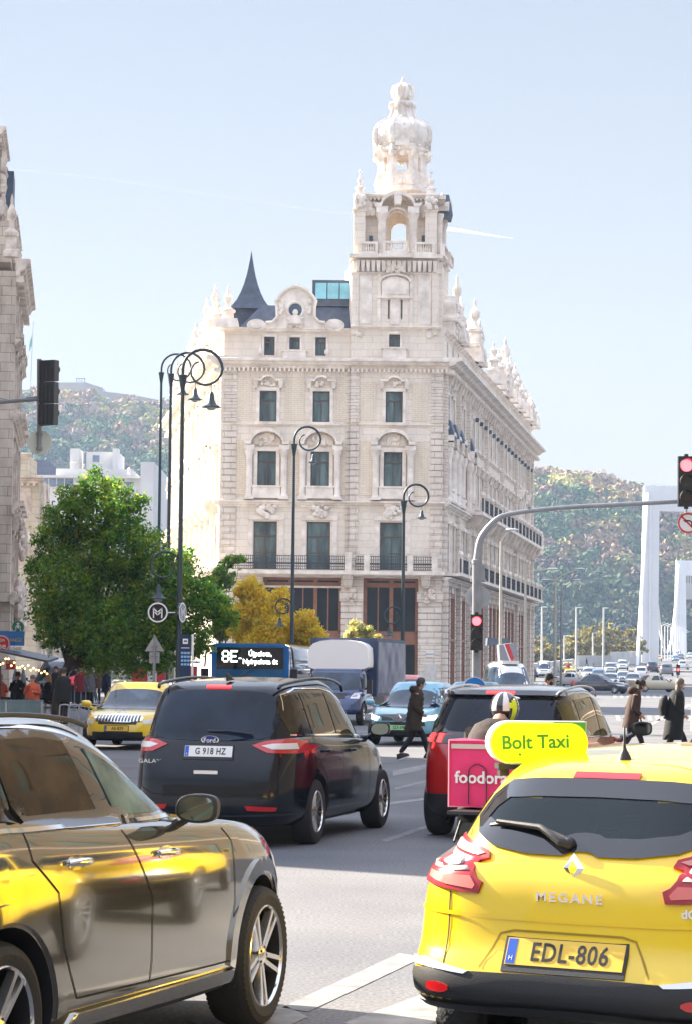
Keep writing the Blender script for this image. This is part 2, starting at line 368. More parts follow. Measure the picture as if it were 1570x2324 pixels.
def arch_ped(mb, u, z, w, h, t=.22, y0=-.55, mi=0, flare=.35):
    pts = [(-w/2-flare, 0), (-w/2, 0)]+[(-w/2*cos(pi*k/12), h*sin(pi*k/12)) for k in range(1, 12)]+[(w/2, 0), (w/2+flare, 0)]
    up = [(x*1.06, zz+t) for x, zz in pts]
    for i in range(len(pts)-1):
        mb.prism([(u+pts[i][0], z+pts[i][1]), (u+pts[i+1][0], z+pts[i+1][1]), (u+up[i+1][0], z+up[i+1][1]), (u+up[i][0], z+up[i][1])], y0, 0, mi)
def aedicule(mb, u, zb, w, h, y=0., rnd=random, mi=0):
    """paired half columns, arched pediment, apron and brackets round a window"""
    for sg in (-1, 1):
        mb.box(u+sg*(w/2+.14)-.14, u+sg*(w/2+.14)+.14, -.16, 0, zb, zb+h+.25, mi)
        column(mb, u+sg*(w/2+.62), zb-.9, zb+h+.1, .25, -.3, mi)
        mb.box(u+sg*(w/2+.62)-.4, u+sg*(w/2+.62)+.4, -.62, 0, zb+h+.1, zb+h+.45, mi)
    mb.box(u-w/2-.28, u+w/2+.28, -.2, 0, zb+h, zb+h+.3, mi)
    arch_ped(mb, u, zb+h+.5, w+1.0, 1.0, .25, -.7, mi, .45)
    mb.prism([(u-w/2-.3, zb+h+.5)]+[(u-(w/2+.4)*cos(pi*k/8), zb+h+.5+.9*sin(pi*k/8)) for k in range(1, 8)]+[(u+w/2+.3, zb+h+.5)], -.12, 0, mi)
    carving(mb, u-w/2, u+w/2, zb+h+.45, zb+h+1.3, -.12, 16, .15, rnd, mi)
    mb.box(u-w/2-.35, u+w/2+.35, -.5, 0, zb-.95, zb-.1, mi); mb.box(u-w/2-.42, u+w/2+.42, -.58, 0, zb-.1, zb+.02, mi)
    carving(mb, u-w/2-.2, u+w/2+.2, zb-1.75, zb-1.25, -.1, 10, .14, rnd, mi)
def surround(mb, u, zb, w, h, mi=0, rnd=random, ears=True):
    for sg in (-1, 1): mb.box(u+sg*(w/2+.12)-.12, u+sg*(w/2+.12)+.12, -.13, 0, zb-.2, zb+h+.2, mi)
    mb.box(u-w/2-.24, u+w/2+.24, -.15, 0, zb+h, zb+h+.26, mi); mb.box(u-w/2-.35, u+w/2+.35, -.28, 0, zb-.22, zb, mi)
    if ears:
        arch_ped(mb, u, zb+h+.75, w*.75, .32, .16, -.42, mi, .55)
        for sg in (-1, 1): mb.frustum(u+sg*(w/2+.3), -.14, zb+h+.2, zb+h+.85, .12, .12, .2, .26, mi)
        carving(mb, u-w/2, u+w/2, zb+h+.3, zb+h+.85, -.08, 9, .13, rnd, mi)
def railing(mb, u0, u1, z, y, h=1.15, step=.16, mi=0):
    mb.box(u0, u1, y-.03, y+.03, z+h-.05, z+h, mi); mb.box(u0, u1, y-.025, y+.025, z+.08, z+.13, mi); mb.box(u0, u1, y-.02, y+.02, z+h-.3, z+h-.27, mi)
    n = max(1, int((u1-u0)/step))
    for k in range(n+1):
        c = u0+(u1-u0)*k/n; mb.box(c-.022, c+.022, y-.022, y+.022, z+.1, z+h-.05, mi)
        if k < n:
            c += (u1-u0)/n/2; mb.lathe([(.0,-.008),(.075,-.008),(.075,.008),(.0,.008)], (c, y, z+.55), 8, mi, ax='y'); mb.lathe([(.0,-.008),(.05,-.008),(.05,.008),(.0,.008)], (c, y, z+.33), 6, mi, ax='y')
def pier(mb, u0, u1, z0, z1, y0, y1=0., mi=0, c=.46):
    n = max(1, round((z1-z0)/c)); s = (z1-z0)/n; mb.box(u0+.06, u1-.06, y0+.07, y1, z0, z1, mi)
    for k in range(n): mb.box(u0, u1, y0, y1+.001*(k%2), z0+k*s+.03, z0+(k+1)*s-.03, mi)
def finial(mb, c, h, r, mi=0, n=8):
    p = [(1.,0),(1.,.1),(.75,.12),(.7,.3),(.95,.33),(.95,.38),(.4,.45),(.3,.55),(.55,.62),(.6,.7),(.35,.78),(.15,.84),(.2,.9),(.12,.95),(0,1.)]
    mb.lathe([(a*r, b*h) for a, b in p], c, n, mi)
I4 = Matrix.Identity(4)
# ---- levels
zB, zC2, zMC, zAT = 9.15, 14.45, 24.9, 28.0
GR = 0
# ================================================================ front elevation
rf = random.Random(3)
W = MB(); cols = [607, 727, 891]
tu0, tu1 = U(796, 800), U(1003, 900)
uc = [U(p, 1000) for p in (606.5, 727, 891)]
holes = []; wins = []
for k, u in enumerate(uc):
    wins += [(u+ (U(606,924)-uc[0] if 0 else 0)+.05, Z(959), 1.32, 2.42, 0), (u-.0, Z(1105), 1.44, 2.72, 0), (u-.05, zB+.12, 1.8, 3.7, 1)]
for px, w_, h_ in ((612, .82, 1.45), (669, .82, .95), (728, .82, 1.45)): wins.append((U(px, 785), Z(808 if h_ > 1 else 794), w_, h_, 0))
wins.append((U(894, 773), Z(787), .85, 1.0, 0))
for u, z, w_, h_, k in wins: holes.append((u-w_/2, u+w_/2, z, z+h_))
uR = U(1003, 1100)
shops = [(U(597,1400), U(777,1400)), (U(823,1400), U(950,1400))]
for a, b in shops: holes += [(a, b, 0.1, 8.75)]
wall_holes(W, 0, tu0, 0, zAT, [h for h in holes if h[1] < tu0], .4, 0)
wall_holes(W, tu0, uR, 0, zAT, [h for h in holes if h[0] > tu0], .4, 0, y=-.3)
W.quad((tu0,-.3,0), (tu0,-.3,zAT), (tu0,0,zAT), (tu0,0,0))
W.box(.02, uR-.02, .9, 1.0, .02, zAT-.05)
W.build('front_wall', ST, palace)
def panel(x0, x1, y0, y1, z0, z1): P = MB(); P.box(x0, x1, y0, y1, z0, z1); P.build('brick_panel', BRK, palace)
for a, b in ((U(530), U(570)), (U(645), U(690)), (U(760), U(788))): panel(a, b, -.06, 0, Z(955), Z(860)); panel(a, b, -.06, 0, Z(1125), Z(1000))
for a, b in ((U(816), U(850)), (U(932), U(968))): panel(a, b, -.36, -.3, Z(955), Z(868)); panel(a, b, -.36, -.3, Z(1125), Z(1000))
for u, z, w_, h_, k in wins:
    window(palace, u, z, w_, h_, Matrix.Translation((0, -.3 if u > tu0 else 0, 0)), k)
for k, u in enumerate(uc):
    D = MB()
    D.M = Matrix.Translation((0, -.3, 0)) if k == 2 else None
    aedicule(D, u, Z(1105), 1.44, 2.72, rnd=rf); surround(D, u+.05, Z(959), 1.32, 2.42, rnd=rf)
    for sg in (-1, 1): D.box(u+sg*1.2-.18, u+sg*1.2+.18, -.1, 0, zB+.1, zB+4.1)
    D.box(u-1.4, u+1.4, -.18, 0, zB+3.95, zB+4.3)
    carving(D, u-.8, u+.8, zC2-1.2, zC2-.2, -.2, 22, .18, rf)
    D.build('window_surround', ORN, palace, smooth=True, angle=35)
for u, z, w_, h_, k in wins[9:]:
    D = MB()
    D.M = Matrix.Translation((0, -.3, 0)) if u > tu0 else None
    D.box(u-w_/2-.16, u-w_/2, -.1, 0, z-.1, z+h_+.16); D.box(u+w_/2, u+w_/2+.16, -.1, 0, z-.1, z+h_+.16); D.box(u-w_/2, u+w_/2, -.12, 0, z+h_, z+h_+.2)
    if h_ < 1.1: D.box(u-.9, u+.9, -.45, 0, z-1.15, z-.1); D.box(u-1., u+1., -.52, 0, z-.2, z-.08)
    D.build('attic_window_surround', ORN, palace, smooth=True, angle=35)
C = MB()
cornice(C, -.35, tu0, zMC, .75, .75, .34); cornice(C, tu0, uR+.4, zMC, 1.05, .75, .34, y=-.0)
cornice(C, -.2, tu0, zC2-.35, .45, .5); cornice(C, tu0, uR+.2, zC2-.35, .75, .5)
cornice(C, -.12, tu0, Z(965)-.1, .14, .16); cornice(C, tu0, uR, Z(965)-.1, .44, .16)
cornice(C, -.25, tu0+.05, zAT-.25, .35, .3)
cornice(C, .0, tu0, Z(1335)+0, .12, .16)
C.build('cornices', ORN, palace)
# quoin strips and string pilasters
for a, b, y in ((0, U(536), -.14), (U(784), tu0, -.12), (tu0, U(812), -.42), (U(975), uR, -.42)):
    Q = MB()
    for z0, z1 in ((zB, zC2-.36), (zC2+.16, Z(968)), (Z(960), zMC)):
        pier(Q, a, b, z0, z1, y, 0, c=.5)
    Q.build('quoin_strip', STR, palace)
for a, b in ((0.02, U(600)), (U(777), U(823)), (U(950), uR)):
    Q = MB(); pier(Q, a, b, 0, 8.7, -.5, .5, c=.47); Q.box(a-.1, b+.1, -.62, .5, 6.9-.05, 7.6)
    carving(Q, a+.3, b-.3, 6.7, 7.8, -.64, 16, .16, rf); Q.build('rusticated_pier', STR, palace)
for px in (792, 966): # consoles under the balcony
    u = U(px); Q = MB(); Q.frustum(u, -.75, 7.9, 9.0, .25, .2, .4, .6); Q.build('console', STR, palace)
B = MB(); B.box(U(522), uR+.2, -1.5, 0, zB-.28, zB); cornice(B, U(524), uR+.1, zB-.5, 1.2, .22)
for px in (524, 792, 833, 930, 985): B.box(U(px)-.22, U(px)+.22, -1.48, -1.1, zB, zB+1.3); B.box(U(px)-.3, U(px)+.3, -1.52, -1.05, zB+1.3, zB+1.42)
B.build('balcony', ORN, palace)
Bn = MB(); railing(Bn, U(526), U(789), zB, -1.35)
for a, b in ((808, 829), (838, 926), (934, 980)): railing(Bn, U(a), U(b), zB, -1.35)
Bn.build('balcony_railing', IRON, palace)
for a, b in shops:
    f = MB(); n = 3 if b-a > 5 else 2; zt = 8.7
    f.box(a, b, .12, .34, 7.95, 8.3); f.box(a, b, .12, .34, zt-.25, zt); f.box(a, b, .12, .34, 3.55, 4.5); f.box(a, b, .1, .36, 4.4, 4.55)
    for k in range(n+1):
        c = a+.15+(b-a-.3)*k/n; f.box(c-.15, c+.15, .1, .38, .1, zt)
    for k in range(n):
        c = a+.15+(b-a-.3)*(k+.5)/n; f.box(c-.05, c+.05, .16, .3, 4.5, 7.95); f.box(c-.05, c+.05, .16, .3, .1, 3.6)
    f.box(a, b, .14, .32, .1, .7)
    o = f.build('shopfront', WOOD, palace); g = MB(); g.box(a+.05, b-.05, .26, .28, .3, zt-.05); g.build('pane', GLD, o)
# gable with volutes
GB = MB(); gu = lambda x, y: (U(x, y), Z(y, x))
out = [(566,752),(562,740),(572,728),(592,726),(604,735),(620,733),(630,722),(629,700),(626,686),(634,676),(644,664),(658,655),(672,652),(688,656),(702,665),(711,676),(718,686),(714,700),(714,722),(724,733),(738,735),(748,726),(768,728),(778,740),(776,752)]
GB.prism([gu(*p) for p in out], -.25, .5)
for x in (583, 760):
    u, z = gu(x, 740); GB.prism([(u+.75*cos(t*pi/10), z+.48*sin(t*pi/10)) for t in range(20)], -.55, .3); GB.prism([(u+.42*cos(t*pi/10), z+.26*sin(t*pi/10)) for t in range(20)], -.68, -.55)
rim = [(U(671,706)+.62*cos(t*pi/12), -.32, Z(706)+.62*sin(t*pi/12)) for t in range(24)]; GB.tube(rim, .12, 6, closed=True)
GB.tube([(*[gu(*p)[0]], -.3, gu(*p)[1]+.05) for p in out[4:21]], .14, 6)
GB.sphere((U(671,716), -.45, Z(712)), (.22, .2, .26)); GB.frustum(U(671,730), -.42, Z(738), Z(718), .6, .2, .2, .15)
carving(GB, U(650,740), U(692,740), Z(748), Z(722), -.3, 26, .16, rf); carving(GB, U(632,690), U(648,690), Z(715), Z(680), -.28, 10, .13, rf); carving(GB, U(694,690), U(710,690), Z(715), Z(680), -.28, 10, .13, rf)
for px in (592, 742): # hanging drops beside the attic windows
    GB.box(U(px,785)-.05, U(px,785)+.05, -.12, 0, Z(796), Z(768)); GB.sphere((U(px,800), -.15, Z(800)), (.2, .16, .25))
GB.build('gable', ORN, palace, smooth=True, angle=35)
m = MB(); m.lathe([(0,0),(.55,0),(.55,.03),(0,.03)], (U(671,706), -.3, Z(706)), 20, ax='y'); m.build('gable_roundel', SLATE2, palace)
# corner pinnacle left and chimney-like pinnacles
Pn = MB(); u = U(518, 740); Pn.frustum(u, 0, zAT, Z(745)+.6, .9, .9, .75, .75); finial(Pn, (u, 0, Z(742)), 3.2, .62, n=10)
Pn.frustum(U(487,740), 4, zAT, zAT+1.2, .8, .8, .6, .6); finial(Pn, (U(486,740), 4, zAT+.9), 2.2, .5)
Pn.build('finial', ORN, palace, smooth=True, angle=35)
# ================================================================ tower
T = MB(); tc = (tu0+uR)/2-.08; TW = 7.0; t0, t1 = tu0, U(990, 600); ta = t0+.1
zT0, zT1, zB1, zBT = zAT-.4, Z(588), Z(557), Z(440)
hT = [(U(881,700)-.07, U(881,700)+.07, Z(724), Z(680)), (U(910,700)-.07, U(910,700)+.07, Z(724), Z(680))]
tl, tr = U(800, 660), U(992, 660)
wall_holes(T, tl, tr, zT0, zT1, hT, .4, 0, y=-.25)
sd = 6.6
def tside(mb, x, z0, z1): pass
ang = R(9.37)
bx = lambda y: tr+1.0*0+math.tan(ang)*(y+.25)
T.add([(tr,-.25,zT0),(bx(sd),sd,zT0),(bx(sd),sd,zT1),(tr,-.25,zT1)], [(0,1,2,3)])
T.add([(tl,-.25,zT0),(tl-.6,sd,zT0),(tl-.6,sd,zT1),(tl,-.25,zT1)], [(3,2,1,0)])
T.add([(tl-.6,sd,zT0),(bx(sd),sd,zT0),(bx(sd),sd,zT1),(tl-.6,sd,zT1)], [(0,1,2,3)])
T.box(tl, tr+.4, .3, sd-.1, zT0, zT1-.1)
T.box(tl-.1, tl+.45, -.42, .2, zT0, zT1-.9); T.box(tr-.45, tr+.08, -.42, .2, zT0, zT1-.9)
T.build('tower_shaft', ST, palace)
T = MB(); ccx = U(896, 600)
T.prism([(ccx-1.05, Z(675)+.1), (ccx+1.05, Z(675)+.1), (ccx+1.05, Z(640)), (ccx+.6, Z(632)), (ccx, Z(628)), (ccx-.6, Z(632)), (ccx-1.05, Z(640))], -.42, -.25)
T.box(ccx-.85, ccx+.85, -.5, -.42, Z(668), Z(645)); T.box(ccx-1.4, ccx+1.4, -.5, -.2, Z(676)-.05, Z(672)); arch_ped(T, ccx, Z(640), 2.2, .5, .14, -.6, 0, .1)
for sg in (-1, 1):
    T.box(ccx+sg*1.25-.12, ccx+sg*1.25+.12, -.38, -.2, Z(742), Z(600)); T.box(ccx+sg*2.3-.5, ccx+sg*2.3+.5, -.31, -.2, Z(735), Z(620))
T.box(ccx-.35, ccx+.35, -.36, -.2, Z(736), Z(676))
cornice(T, tl-.15, tr+.3, Z(750), .5, .3, y=-.2); cornice(T, tl-.2, tr+.25, Z(626), .3, .25, y=-.2)
for k in range(16):
    u = tl+.35+(tr-tl-.6)*k/15; T.frustum(u, -.5, Z(618), Z(594), .1, .1, .17, .32)
carving(T, ccx-1., ccx+1., Z(622), Z(596), -.55, 26, .18, rf)
T.box(tl-.3, tr+.35, -.95, sd+.2, zT1, zT1+.3); T.prism([(ccx-1.4, -.9), (ccx-1.1,-1.35), (ccx+1.1,-1.35), (ccx+1.4,-.9)], zT1, zT1+.3, plane='xy')
for sgu in (tl+.6, tr-.6): carving(T, sgu-.4, sgu+.4, Z(765), Z(752), -.3, 10, .16, rf)
T.build('tower_relief', ORN, palace, smooth=True, angle=35)
b = MB()
def balus(mb, u0, u1, y, z, n):
    mb.box(u0, u1, y-.14, y+.14, z, z+.18); mb.box(u0, u1, y-.16, y+.16, z+.78, z+.95); mb.box(u0, u0+.2, y-.17, y+.17, z+.18, z+.78); mb.box(u1-.2, u1, y-.17, y+.17, z+.18, z+.78)
    for k in range(n):
        c = u0+.28+(u1-u0-.56)*(k+.5)/n; mb.lathe([(.07,0),(.04,.08),(.09,.25),(.04,.48),(.07,.6)], (c, y, z+.18), 6)
balus(b, U(808), U(851), -.75, zT1+.3, 5); balus(b, U(867,570), U(922,570), -1.15, zT1+.3, 7); balus(b, U(938,570), U(984,570), -.75, zT1+.3, 6)
b.M = Matrix.Translation((tr+.3, -.5, 0)) @ Matrix.Rotation(R(90)-ang, 4, 'Z'); balus(b, .2, 2.6, 0, zT1+.3, 6); balus(b, 3.8, 6.4, 0, zT1+.3, 6); b.M = None
b.build('balustrade', ORN, palace, smooth=True)
# belfry: four corner piers, arched faces
bf = MB(); z0 = zT1+.3; zt = zBT-.3
def arch_wall(mb, u0, u1, z0, z1, ac, aw, az0, spring, th, n=10):
    """wall in the xz plane with an arched opening, thickness th along y"""
    r = aw/2; arc = [(ac-r*cos(pi*k/n), spring+r*sin(pi*k/n)) for k in range(n+1)]
    for y in (0, th):
        mb.add([(u0,y,z0),(ac-r,y,z0),(ac-r,y,z1),(u0,y,z1)], [(0,1,2,3)]); mb.add([(ac+r,y,z0),(u1,y,z0),(u1,y,z1),(ac+r,y,z1)], [(0,1,2,3)])
        for k in range(n): mb.add([(arc[k][0],y,arc[k][1]),(arc[k+1][0],y,arc[k+1][1]),(arc[k+1][0],y,z1),(arc[k][0],y,z1)], [(0,1,2,3)])
        if az0 > z0: mb.add([(ac-r,y,z0),(ac+r,y,z0),(ac+r,y,az0),(ac-r,y,az0)], [(0,1,2,3)])
    p = [(ac-r, az0)]+arc+[(ac+r, az0)]
    for k in range(len(p)-1): mb.add([(p[k][0],0,p[k][1]),(p[k+1][0],0,p[k+1][1]),(p[k+1][0],th,p[k+1][1]),(p[k][0],th,p[k][1])], [(0,1,2,3)])
    mb.add([(u0,0,z0),(u0,th,z0),(u0,th,z1),(u0,0,z1)], [(0,1,2,3)]); mb.add([(u1,0,z0),(u1,th,z0),(u1,th,z1),(u1,0,z1)], [(0,1,2,3)]); mb.add([(u0,0,z1),(u1,0,z1),(u1,th,z1),(u0,th,z1)], [(0,1,2,3)])
bl, brr = U(808, 500), U(984, 500); bw = brr-bl; bc = U(901, 500)
bf.M = Matrix.Translation((0, .55, 0)); arch_wall(bf, bl+.5, brr-.5, z0, zt, bc, 1.4, z0, Z(495), .5)
bf.M = Matrix.Translation((.35, sd-.6, 0)); arch_wall(bf, bl+.5, brr+.3, z0, zt, bc, 1.5, z0, Z(495), .5)
for x in (bl+.3, brr+.0):
    bf.M = Matrix.Translation((x, .6, 0)) @ Matrix.Rotation(R(90)-(ang if x > bc else 0), 4, 'Z'); arch_wall(bf, 0, sd-1, z0, zt, (sd-1)/2, 1.5, z0, Z(495), .5)
bf.M = None
for x, y in ((bl+.25, .1), (brr-.25, .1), (bl+.3, sd-.1), (brr+.75, sd-.1)):
    bf.box(x-.45, x+.45, y-.45, y+.45, z0, zt); bf.box(x-.55, x+.55, y-.55, y+.55, zt-1.1, zt-.85)
bf.build('belfry', ST, palace)
bo = MB()
for sg in (-1, 1):
    u = bc+sg*1.22; bo.lathe([(.42,0),(.42,.25),(.33,.35),(.31,1.),(.3,2.7),(.4,2.95),(.48,3.1),(.48,3.25)], (u, -.35, z0), 12); bo.box(u-.45, u+.45, -.8, .6, z0+3.25, z0+3.75)
arch_ped(bo, bc, z0+3.75, 2.5, .95, .28, -.85, 0, .5); arch_ped(bo, bc, Z(495)-.0, 1.5, .75, .16, -.15, 0, 0); bo.prism([(bc-.25, zt-.6), (bc+.25, zt-.6), (bc+.35, zt+.4), (bc-.35, zt+.4)], -.8, 0)
for x in (bl+.25, brr-.25):
    carving(bo, x-.55, x+.55, zt-1., zt+.2, -.5, 20, .2, rf); finial(bo, (x, .1, zBT-.2), Z(391)-zBT+.2, .42, n=6)
    bo.lathe([(.0,0),(.16,.08),(.0,.32)], (x, .1, Z(391)), 6)
bo.lathe([(.4,0),(.3,.3),(.12,1.1),(0,1.3)], (brr+.85, sd, zBT+.2), 6)
for x in (bc-2.15, bc+2.15): carving(bo, x-.6, x+.6, zt-1.3, zt-.1, .3, 30, .24, rf)
cornice(bo, bl-.25, brr+.3, zBT-.35, .5, .35, .3, y=.1)
bo.M = Matrix.Translation((brr+.0, .1, 0)) @ Matrix.Rotation(R(90)-ang, 4, 'Z'); cornice(bo, 0, sd, zBT-.35, .5, .35, .3)
cornice(bo, 0, sd, zT1-.1, .5, .4, .3); arch_ped(bo, sd/2, zBT-.9, 2.2, .9, .3, -.9, 0, .4)
for uu in (1.6, 4.2): column(bo, uu, z0, zt-.9, .22, -.25)
bo.M = None; bo.box(bl-.1, brr+.9, .1, sd, zBT-.3, zBT)
bo.build('belfry_ornament', ORN, palace, smooth=True, angle=35)
db = MB(); 
for x0_, x1_, y0_, y1_ in ((837,845,532,557),(956,968,530,554)): db.box(U(x0_,540), U(x1_,540), .44, .52, Z(y1_), Z(y0_))
db.build('belfry_shutter', SLATE2, palace)
# slate corner roof patch right of the belfry
m = MB(); m.frustum(brr+1.0, sd*.55, zBT-1.2, zBT+.5, .55, 1.6, .25, 1.2); m.build('belfry_turret_roof', SLATE2, palace)
# lantern + dome
cx, cy = at(911, 380, PY+3.2).x-O0.x, 3.2; zz = lambda c: at(911, 161.8+.2785*c, PY+3.2).z; rr = lambda wpx: wpx*.004746
L = MB(); ph = pi/8
def oct_panel(mb, k, r, z0, z1, aw, az0, spring, th):
    a = pi/4*k-pi/2; half = r*math.tan(pi/8)
    mb.M = Matrix.Translation((cx, cy, 0)) @ Matrix.Rotation(a+pi/2, 4, 'Z') @ Matrix.Translation((0, -r, 0)); arch_wall(mb, -half, half, z0, z1, 0, aw, az0, spring, th, 8); mb.M = None
for k in range(8): oct_panel(L, k, rr(400), zz(960), zz(640), .46*2 if k%2 == 0 else .3, zz(845), zz(735), .25)
L.lathe([(rr(450),zz(1000)),(rr(450),zz(965)),(rr(415),zz(950)),(rr(410),zz(900))], (cx, cy, 0), 8, ph=ph)
for k in range(8): # scrolled buttresses
    a = pi/4*k+pi/8; L.M = Matrix.Translation((cx, cy, 0)) @ Matrix.Rotation(a, 4, 'Z')
    L.prism([(rr(380),zz(960)), (rr(480),zz(960)), (rr(478),zz(915)), (rr(432),zz(840)), (rr(415),zz(770)), (rr(455),zz(735)), (rr(478),zz(700)), (rr(470),zz(672)), (rr(380),zz(660))], -.13, .13)
    L.sphere((rr(475), 0, zz(700)), (.26,.24,.3), 8, 6); L.M = None
L.lathe([(rr(430),zz(690)),(rr(480),zz(670)),(rr(480),zz(650)),(rr(430),zz(640))], (cx, cy, 0), 8, ph=ph)
rl_ = random.Random(9)
for k in range(60):
    a = rl_.uniform(0, 2*pi); zc_ = rl_.choice([650, 668, 640, 700, 930]); r_ = rr(455 if zc_ < 900 else 440); L.sphere((cx+r_*cos(a), cy+r_*sin(a), zz(zc_)), rl_.uniform(.10,.2), 6, 4)
for k in range(8):
    a = pi/4*k; L.sphere((cx+rr(405)*cos(a), cy+rr(405)*sin(a), zz(705)), (.28,.28,.22), 7, 5); L.box(cx+rr(392)*cos(a)-.12, cx+rr(392)*cos(a)+.12, cy+rr(392)*sin(a)-.12, cy+rr(392)*sin(a)+.12, zz(870), zz(850))
L.build('lantern', ORN, palace)
dm = MB(); pr = [(430,645),(440,620),(455,600),(478,560),(486,530),(470,490),(430,455),(350,425),(255,400),(215,385),(190,350),(178,310),(180,285),(205,270),(195,255),(130,248),(95,240),(90,225),(110,215),(118,180),(112,150),(100,130),(80,118),(60,105),(38,85),(22,70),(10,50),(0,40)]
dm.lathe([(rr(a), zz(c)) for a, c in pr], (cx, cy, 0), 24)
for k in range(8):
    a = pi/4*k+pi/8; dm.M = Matrix.Translation((cx, cy, 0)) @ Matrix.Rotation(a, 4, 'Z')
    dm.tube([(rr(x)+.03, 0, zz(c)) for x, c in pr[1:12]], [.24]*3+[.22, .2, .18, .16, .14, .13, .12, .11], 6)
    dm.sphere((rr(470), 0, zz(575)), (.3, .26, .42), 8, 6); dm.sphere((rr(205), 0, zz(283)), (.2, .18, .25), 8, 6)
    dm.tube([(rr(x)+.02, 0, zz(c)) for x, c in ((110,228),(168,205),(182,165),(155,130),(90,112))], .13, 6); dm.M = None
for k in range(4):
    a = pi/2*k-pi/2; dm.M = Matrix.Translation((cx, cy, 0)) @ Matrix.Rotation(a+pi/2, 4, 'Z') @ Matrix.Translation((0, -rr(478)+.1, 0))
    dm.prism([(-.62, zz(650)), (.62, zz(650)), (.55, zz(615)), (.2, zz(600)), (.12, zz(565)), (0, zz(548)), (-.12, zz(565)), (-.2, zz(600)), (-.55, zz(615))], -.12, .3); dm.M = None
for k in range(110):
    a = rl_.uniform(0, 2*pi); cc_, rw2 = rl_.choice([(610,448),(590,462),(630,440),(400,262),(388,225),(300,186),(245,120),(520,470),(480,452)]); r_ = rr(rw2); dm.sphere((cx+r_*cos(a), cy+r_*sin(a), zz(cc_+rl_.uniform(-10,10))), rl_.uniform(.08,.19)*(1 if cc_ > 420 else .75), 6, 4)
dm.build('dome', mat('stained_dome_stone', (.90, .80, .71), .85, var=.4, vscale=.9, bump=1., bscale=5, stain=(.60, .53, .47)), palace, smooth=True, angle=50)
# ================================================================ right wing
MR = Matrix.Translation((uR, 0, 0)) @ Matrix.Rotation(R(90)-ang, 4, 'Z')
LR = 78.6; pitch = 3.6; W = MB(MR); hs = []; wr_ = []
rows = [(Z(959), 1.25, 2.5, 0), (Z(1105), 1.3, 2.8, 0), (zB+.12, 1.5, 3.6, 1)]
cs = [2.6+pitch*k for k in range(21)]
for c in cs:
    for z, w_, h_, k in rows: hs.append((c-w_/2, c+w_/2, z, z+h_))
    hs.append((c-1.25, c+1.25, .4, 8.4)); hs.append((c-.4, c+.4, zMC+1.2, zMC+2.5))
wall_holes(W, 0, LR, 0, zAT, hs, .4); W.quad((0,1,0), (0,1,zAT), (LR,1,zAT), (LR,1,0)); W.build('right_wall', ST, palace)
st = MB(MR); sg_ = MB(MR)
for i, c in enumerate(cs):
    for z, w_, h_, k in rows:
        if i < 12: window(palace, c, z, w_, h_, MR, k)
        else:
            q = win_proto(w_, h_, k); st.add(q.v, q.f, 0, Matrix.Translation((c, .25, z))); sg_.box(c-w_/2+.05, c+w_/2-.05, .25, .27, z+.05, z+h_-.05)
st_o = st.build('far_windows', FRAME, palace); tag(st_o, kind='stuff'); sg_.build('far_panes', GLS, st_o)
m = MB(MR)
for c in cs: m.box(c-.4, c+.4, .2, .22, zMC+1.2, zMC+2.5)
m.build('attic_panes', GLS, palace)
rr_ = random.Random(5)
for i, c in enumerate(cs):
    D = MB(MR)
    big = i in (0, 1, 2, 4, 17, 19)
    if big: aedicule(D, c, rows[1][0], 1.3, 2.8, rnd=rr_)
    else:
        surround(D, c, rows[1][0], 1.3, 2.8, rnd=rr_, ears=False); D.box(c-.95, c+.95, -.6, 0, rows[1][0]+3.3, rows[1][0]+3.55)
        for sg in (-1, 1): D.frustum(c+sg*.75, -.25, rows[1][0]+2.8, rows[1][0]+3.3, .12, .1, .17, .3)
    surround(D, c, rows[0][0], 1.25, 2.5, rnd=rr_, ears=i%2 == 0)
    D.box(c-1.0, c-.75, -.14, 0, zB+.1, zB+4); D.box(c+.75, c+1.0, -.14, 0, zB+.1, zB+4); D.box(c-1.1, c+1.1, -.3, 0, zB+3.9, zB+4.15)
    carving(D, c-.8, c+.8, zMC-.9, zMC-.1, -.1, 10, .2, rr_)
    for sg in (-1, 1): D.frustum(c+sg*.9, -.35, zMC-1.0, zMC-.05, .14, .12, .2, .45)
    D.build('window_surround', ORN, palace, smooth=True, angle=35)
D = MB(MR)
for i, c in enumerate(cs):
    if i in (0, 1, 2, 4): D.prism([(-.75, rows[1][0]+4.1), (-.05, rows[1][0]+4.1), (-.05, rows[1][0]+5.4), (-.3, rows[1][0]+5.5)], c-.8, c+.8, plane='yz')
    elif i > 4:
        D.box(c+1.2, c+1.42, -.4, -.1, rows[1][0]+3.1, rows[1][0]+3.45); D.box(c+1.2, c+1.42, -.4, -.1, zMC-1.85, zMC-1.5)
D.build('lead_flashing', SLATE2, palace)
piers_ = [0, 8.8, 16, 30.2, 44.6, 59, 73.4, LR-.9]
for s in piers_:
    D = MB(MR)
    for z0_, z1_ in ((0, 8.6), (zB, zC2-.36), (zC2+.2, zMC-.1)): pier(D, s, s+.9, z0_, z1_, -.45 if z0_ < 1 else -.32, 0, c=.5)
    D.build('pier', STR, palace)
for c in cs: D = MB(MR); pier(D, c+pitch/2-.3, c+pitch/2+.3, 0, 8.6, -.14, .4, c=.47); D.build('shop_pier', STR, palace)
D = MB(MR)
cornice(D, -.3, LR+1.2, zMC, 1.5, .95, .5); cornice(D, 0, LR, zC2-.35, .6, .5); cornice(D, 0, LR, Z(965)-.1, .2, .2); cornice(D, 0, LR, zAT-.2, .35, .3); cornice(D, 0, LR+.6, 8.35, .7, .45, .5)
D.box(1, LR+.5, -1.4, 0, zB-.22, zB); D.box(15.5, LR-2, -1.5, 0, zC2+.15, zC2+.42); D.box(LR-3, LR+.9, -1.3, 1, zC2-.2, zC2+2)
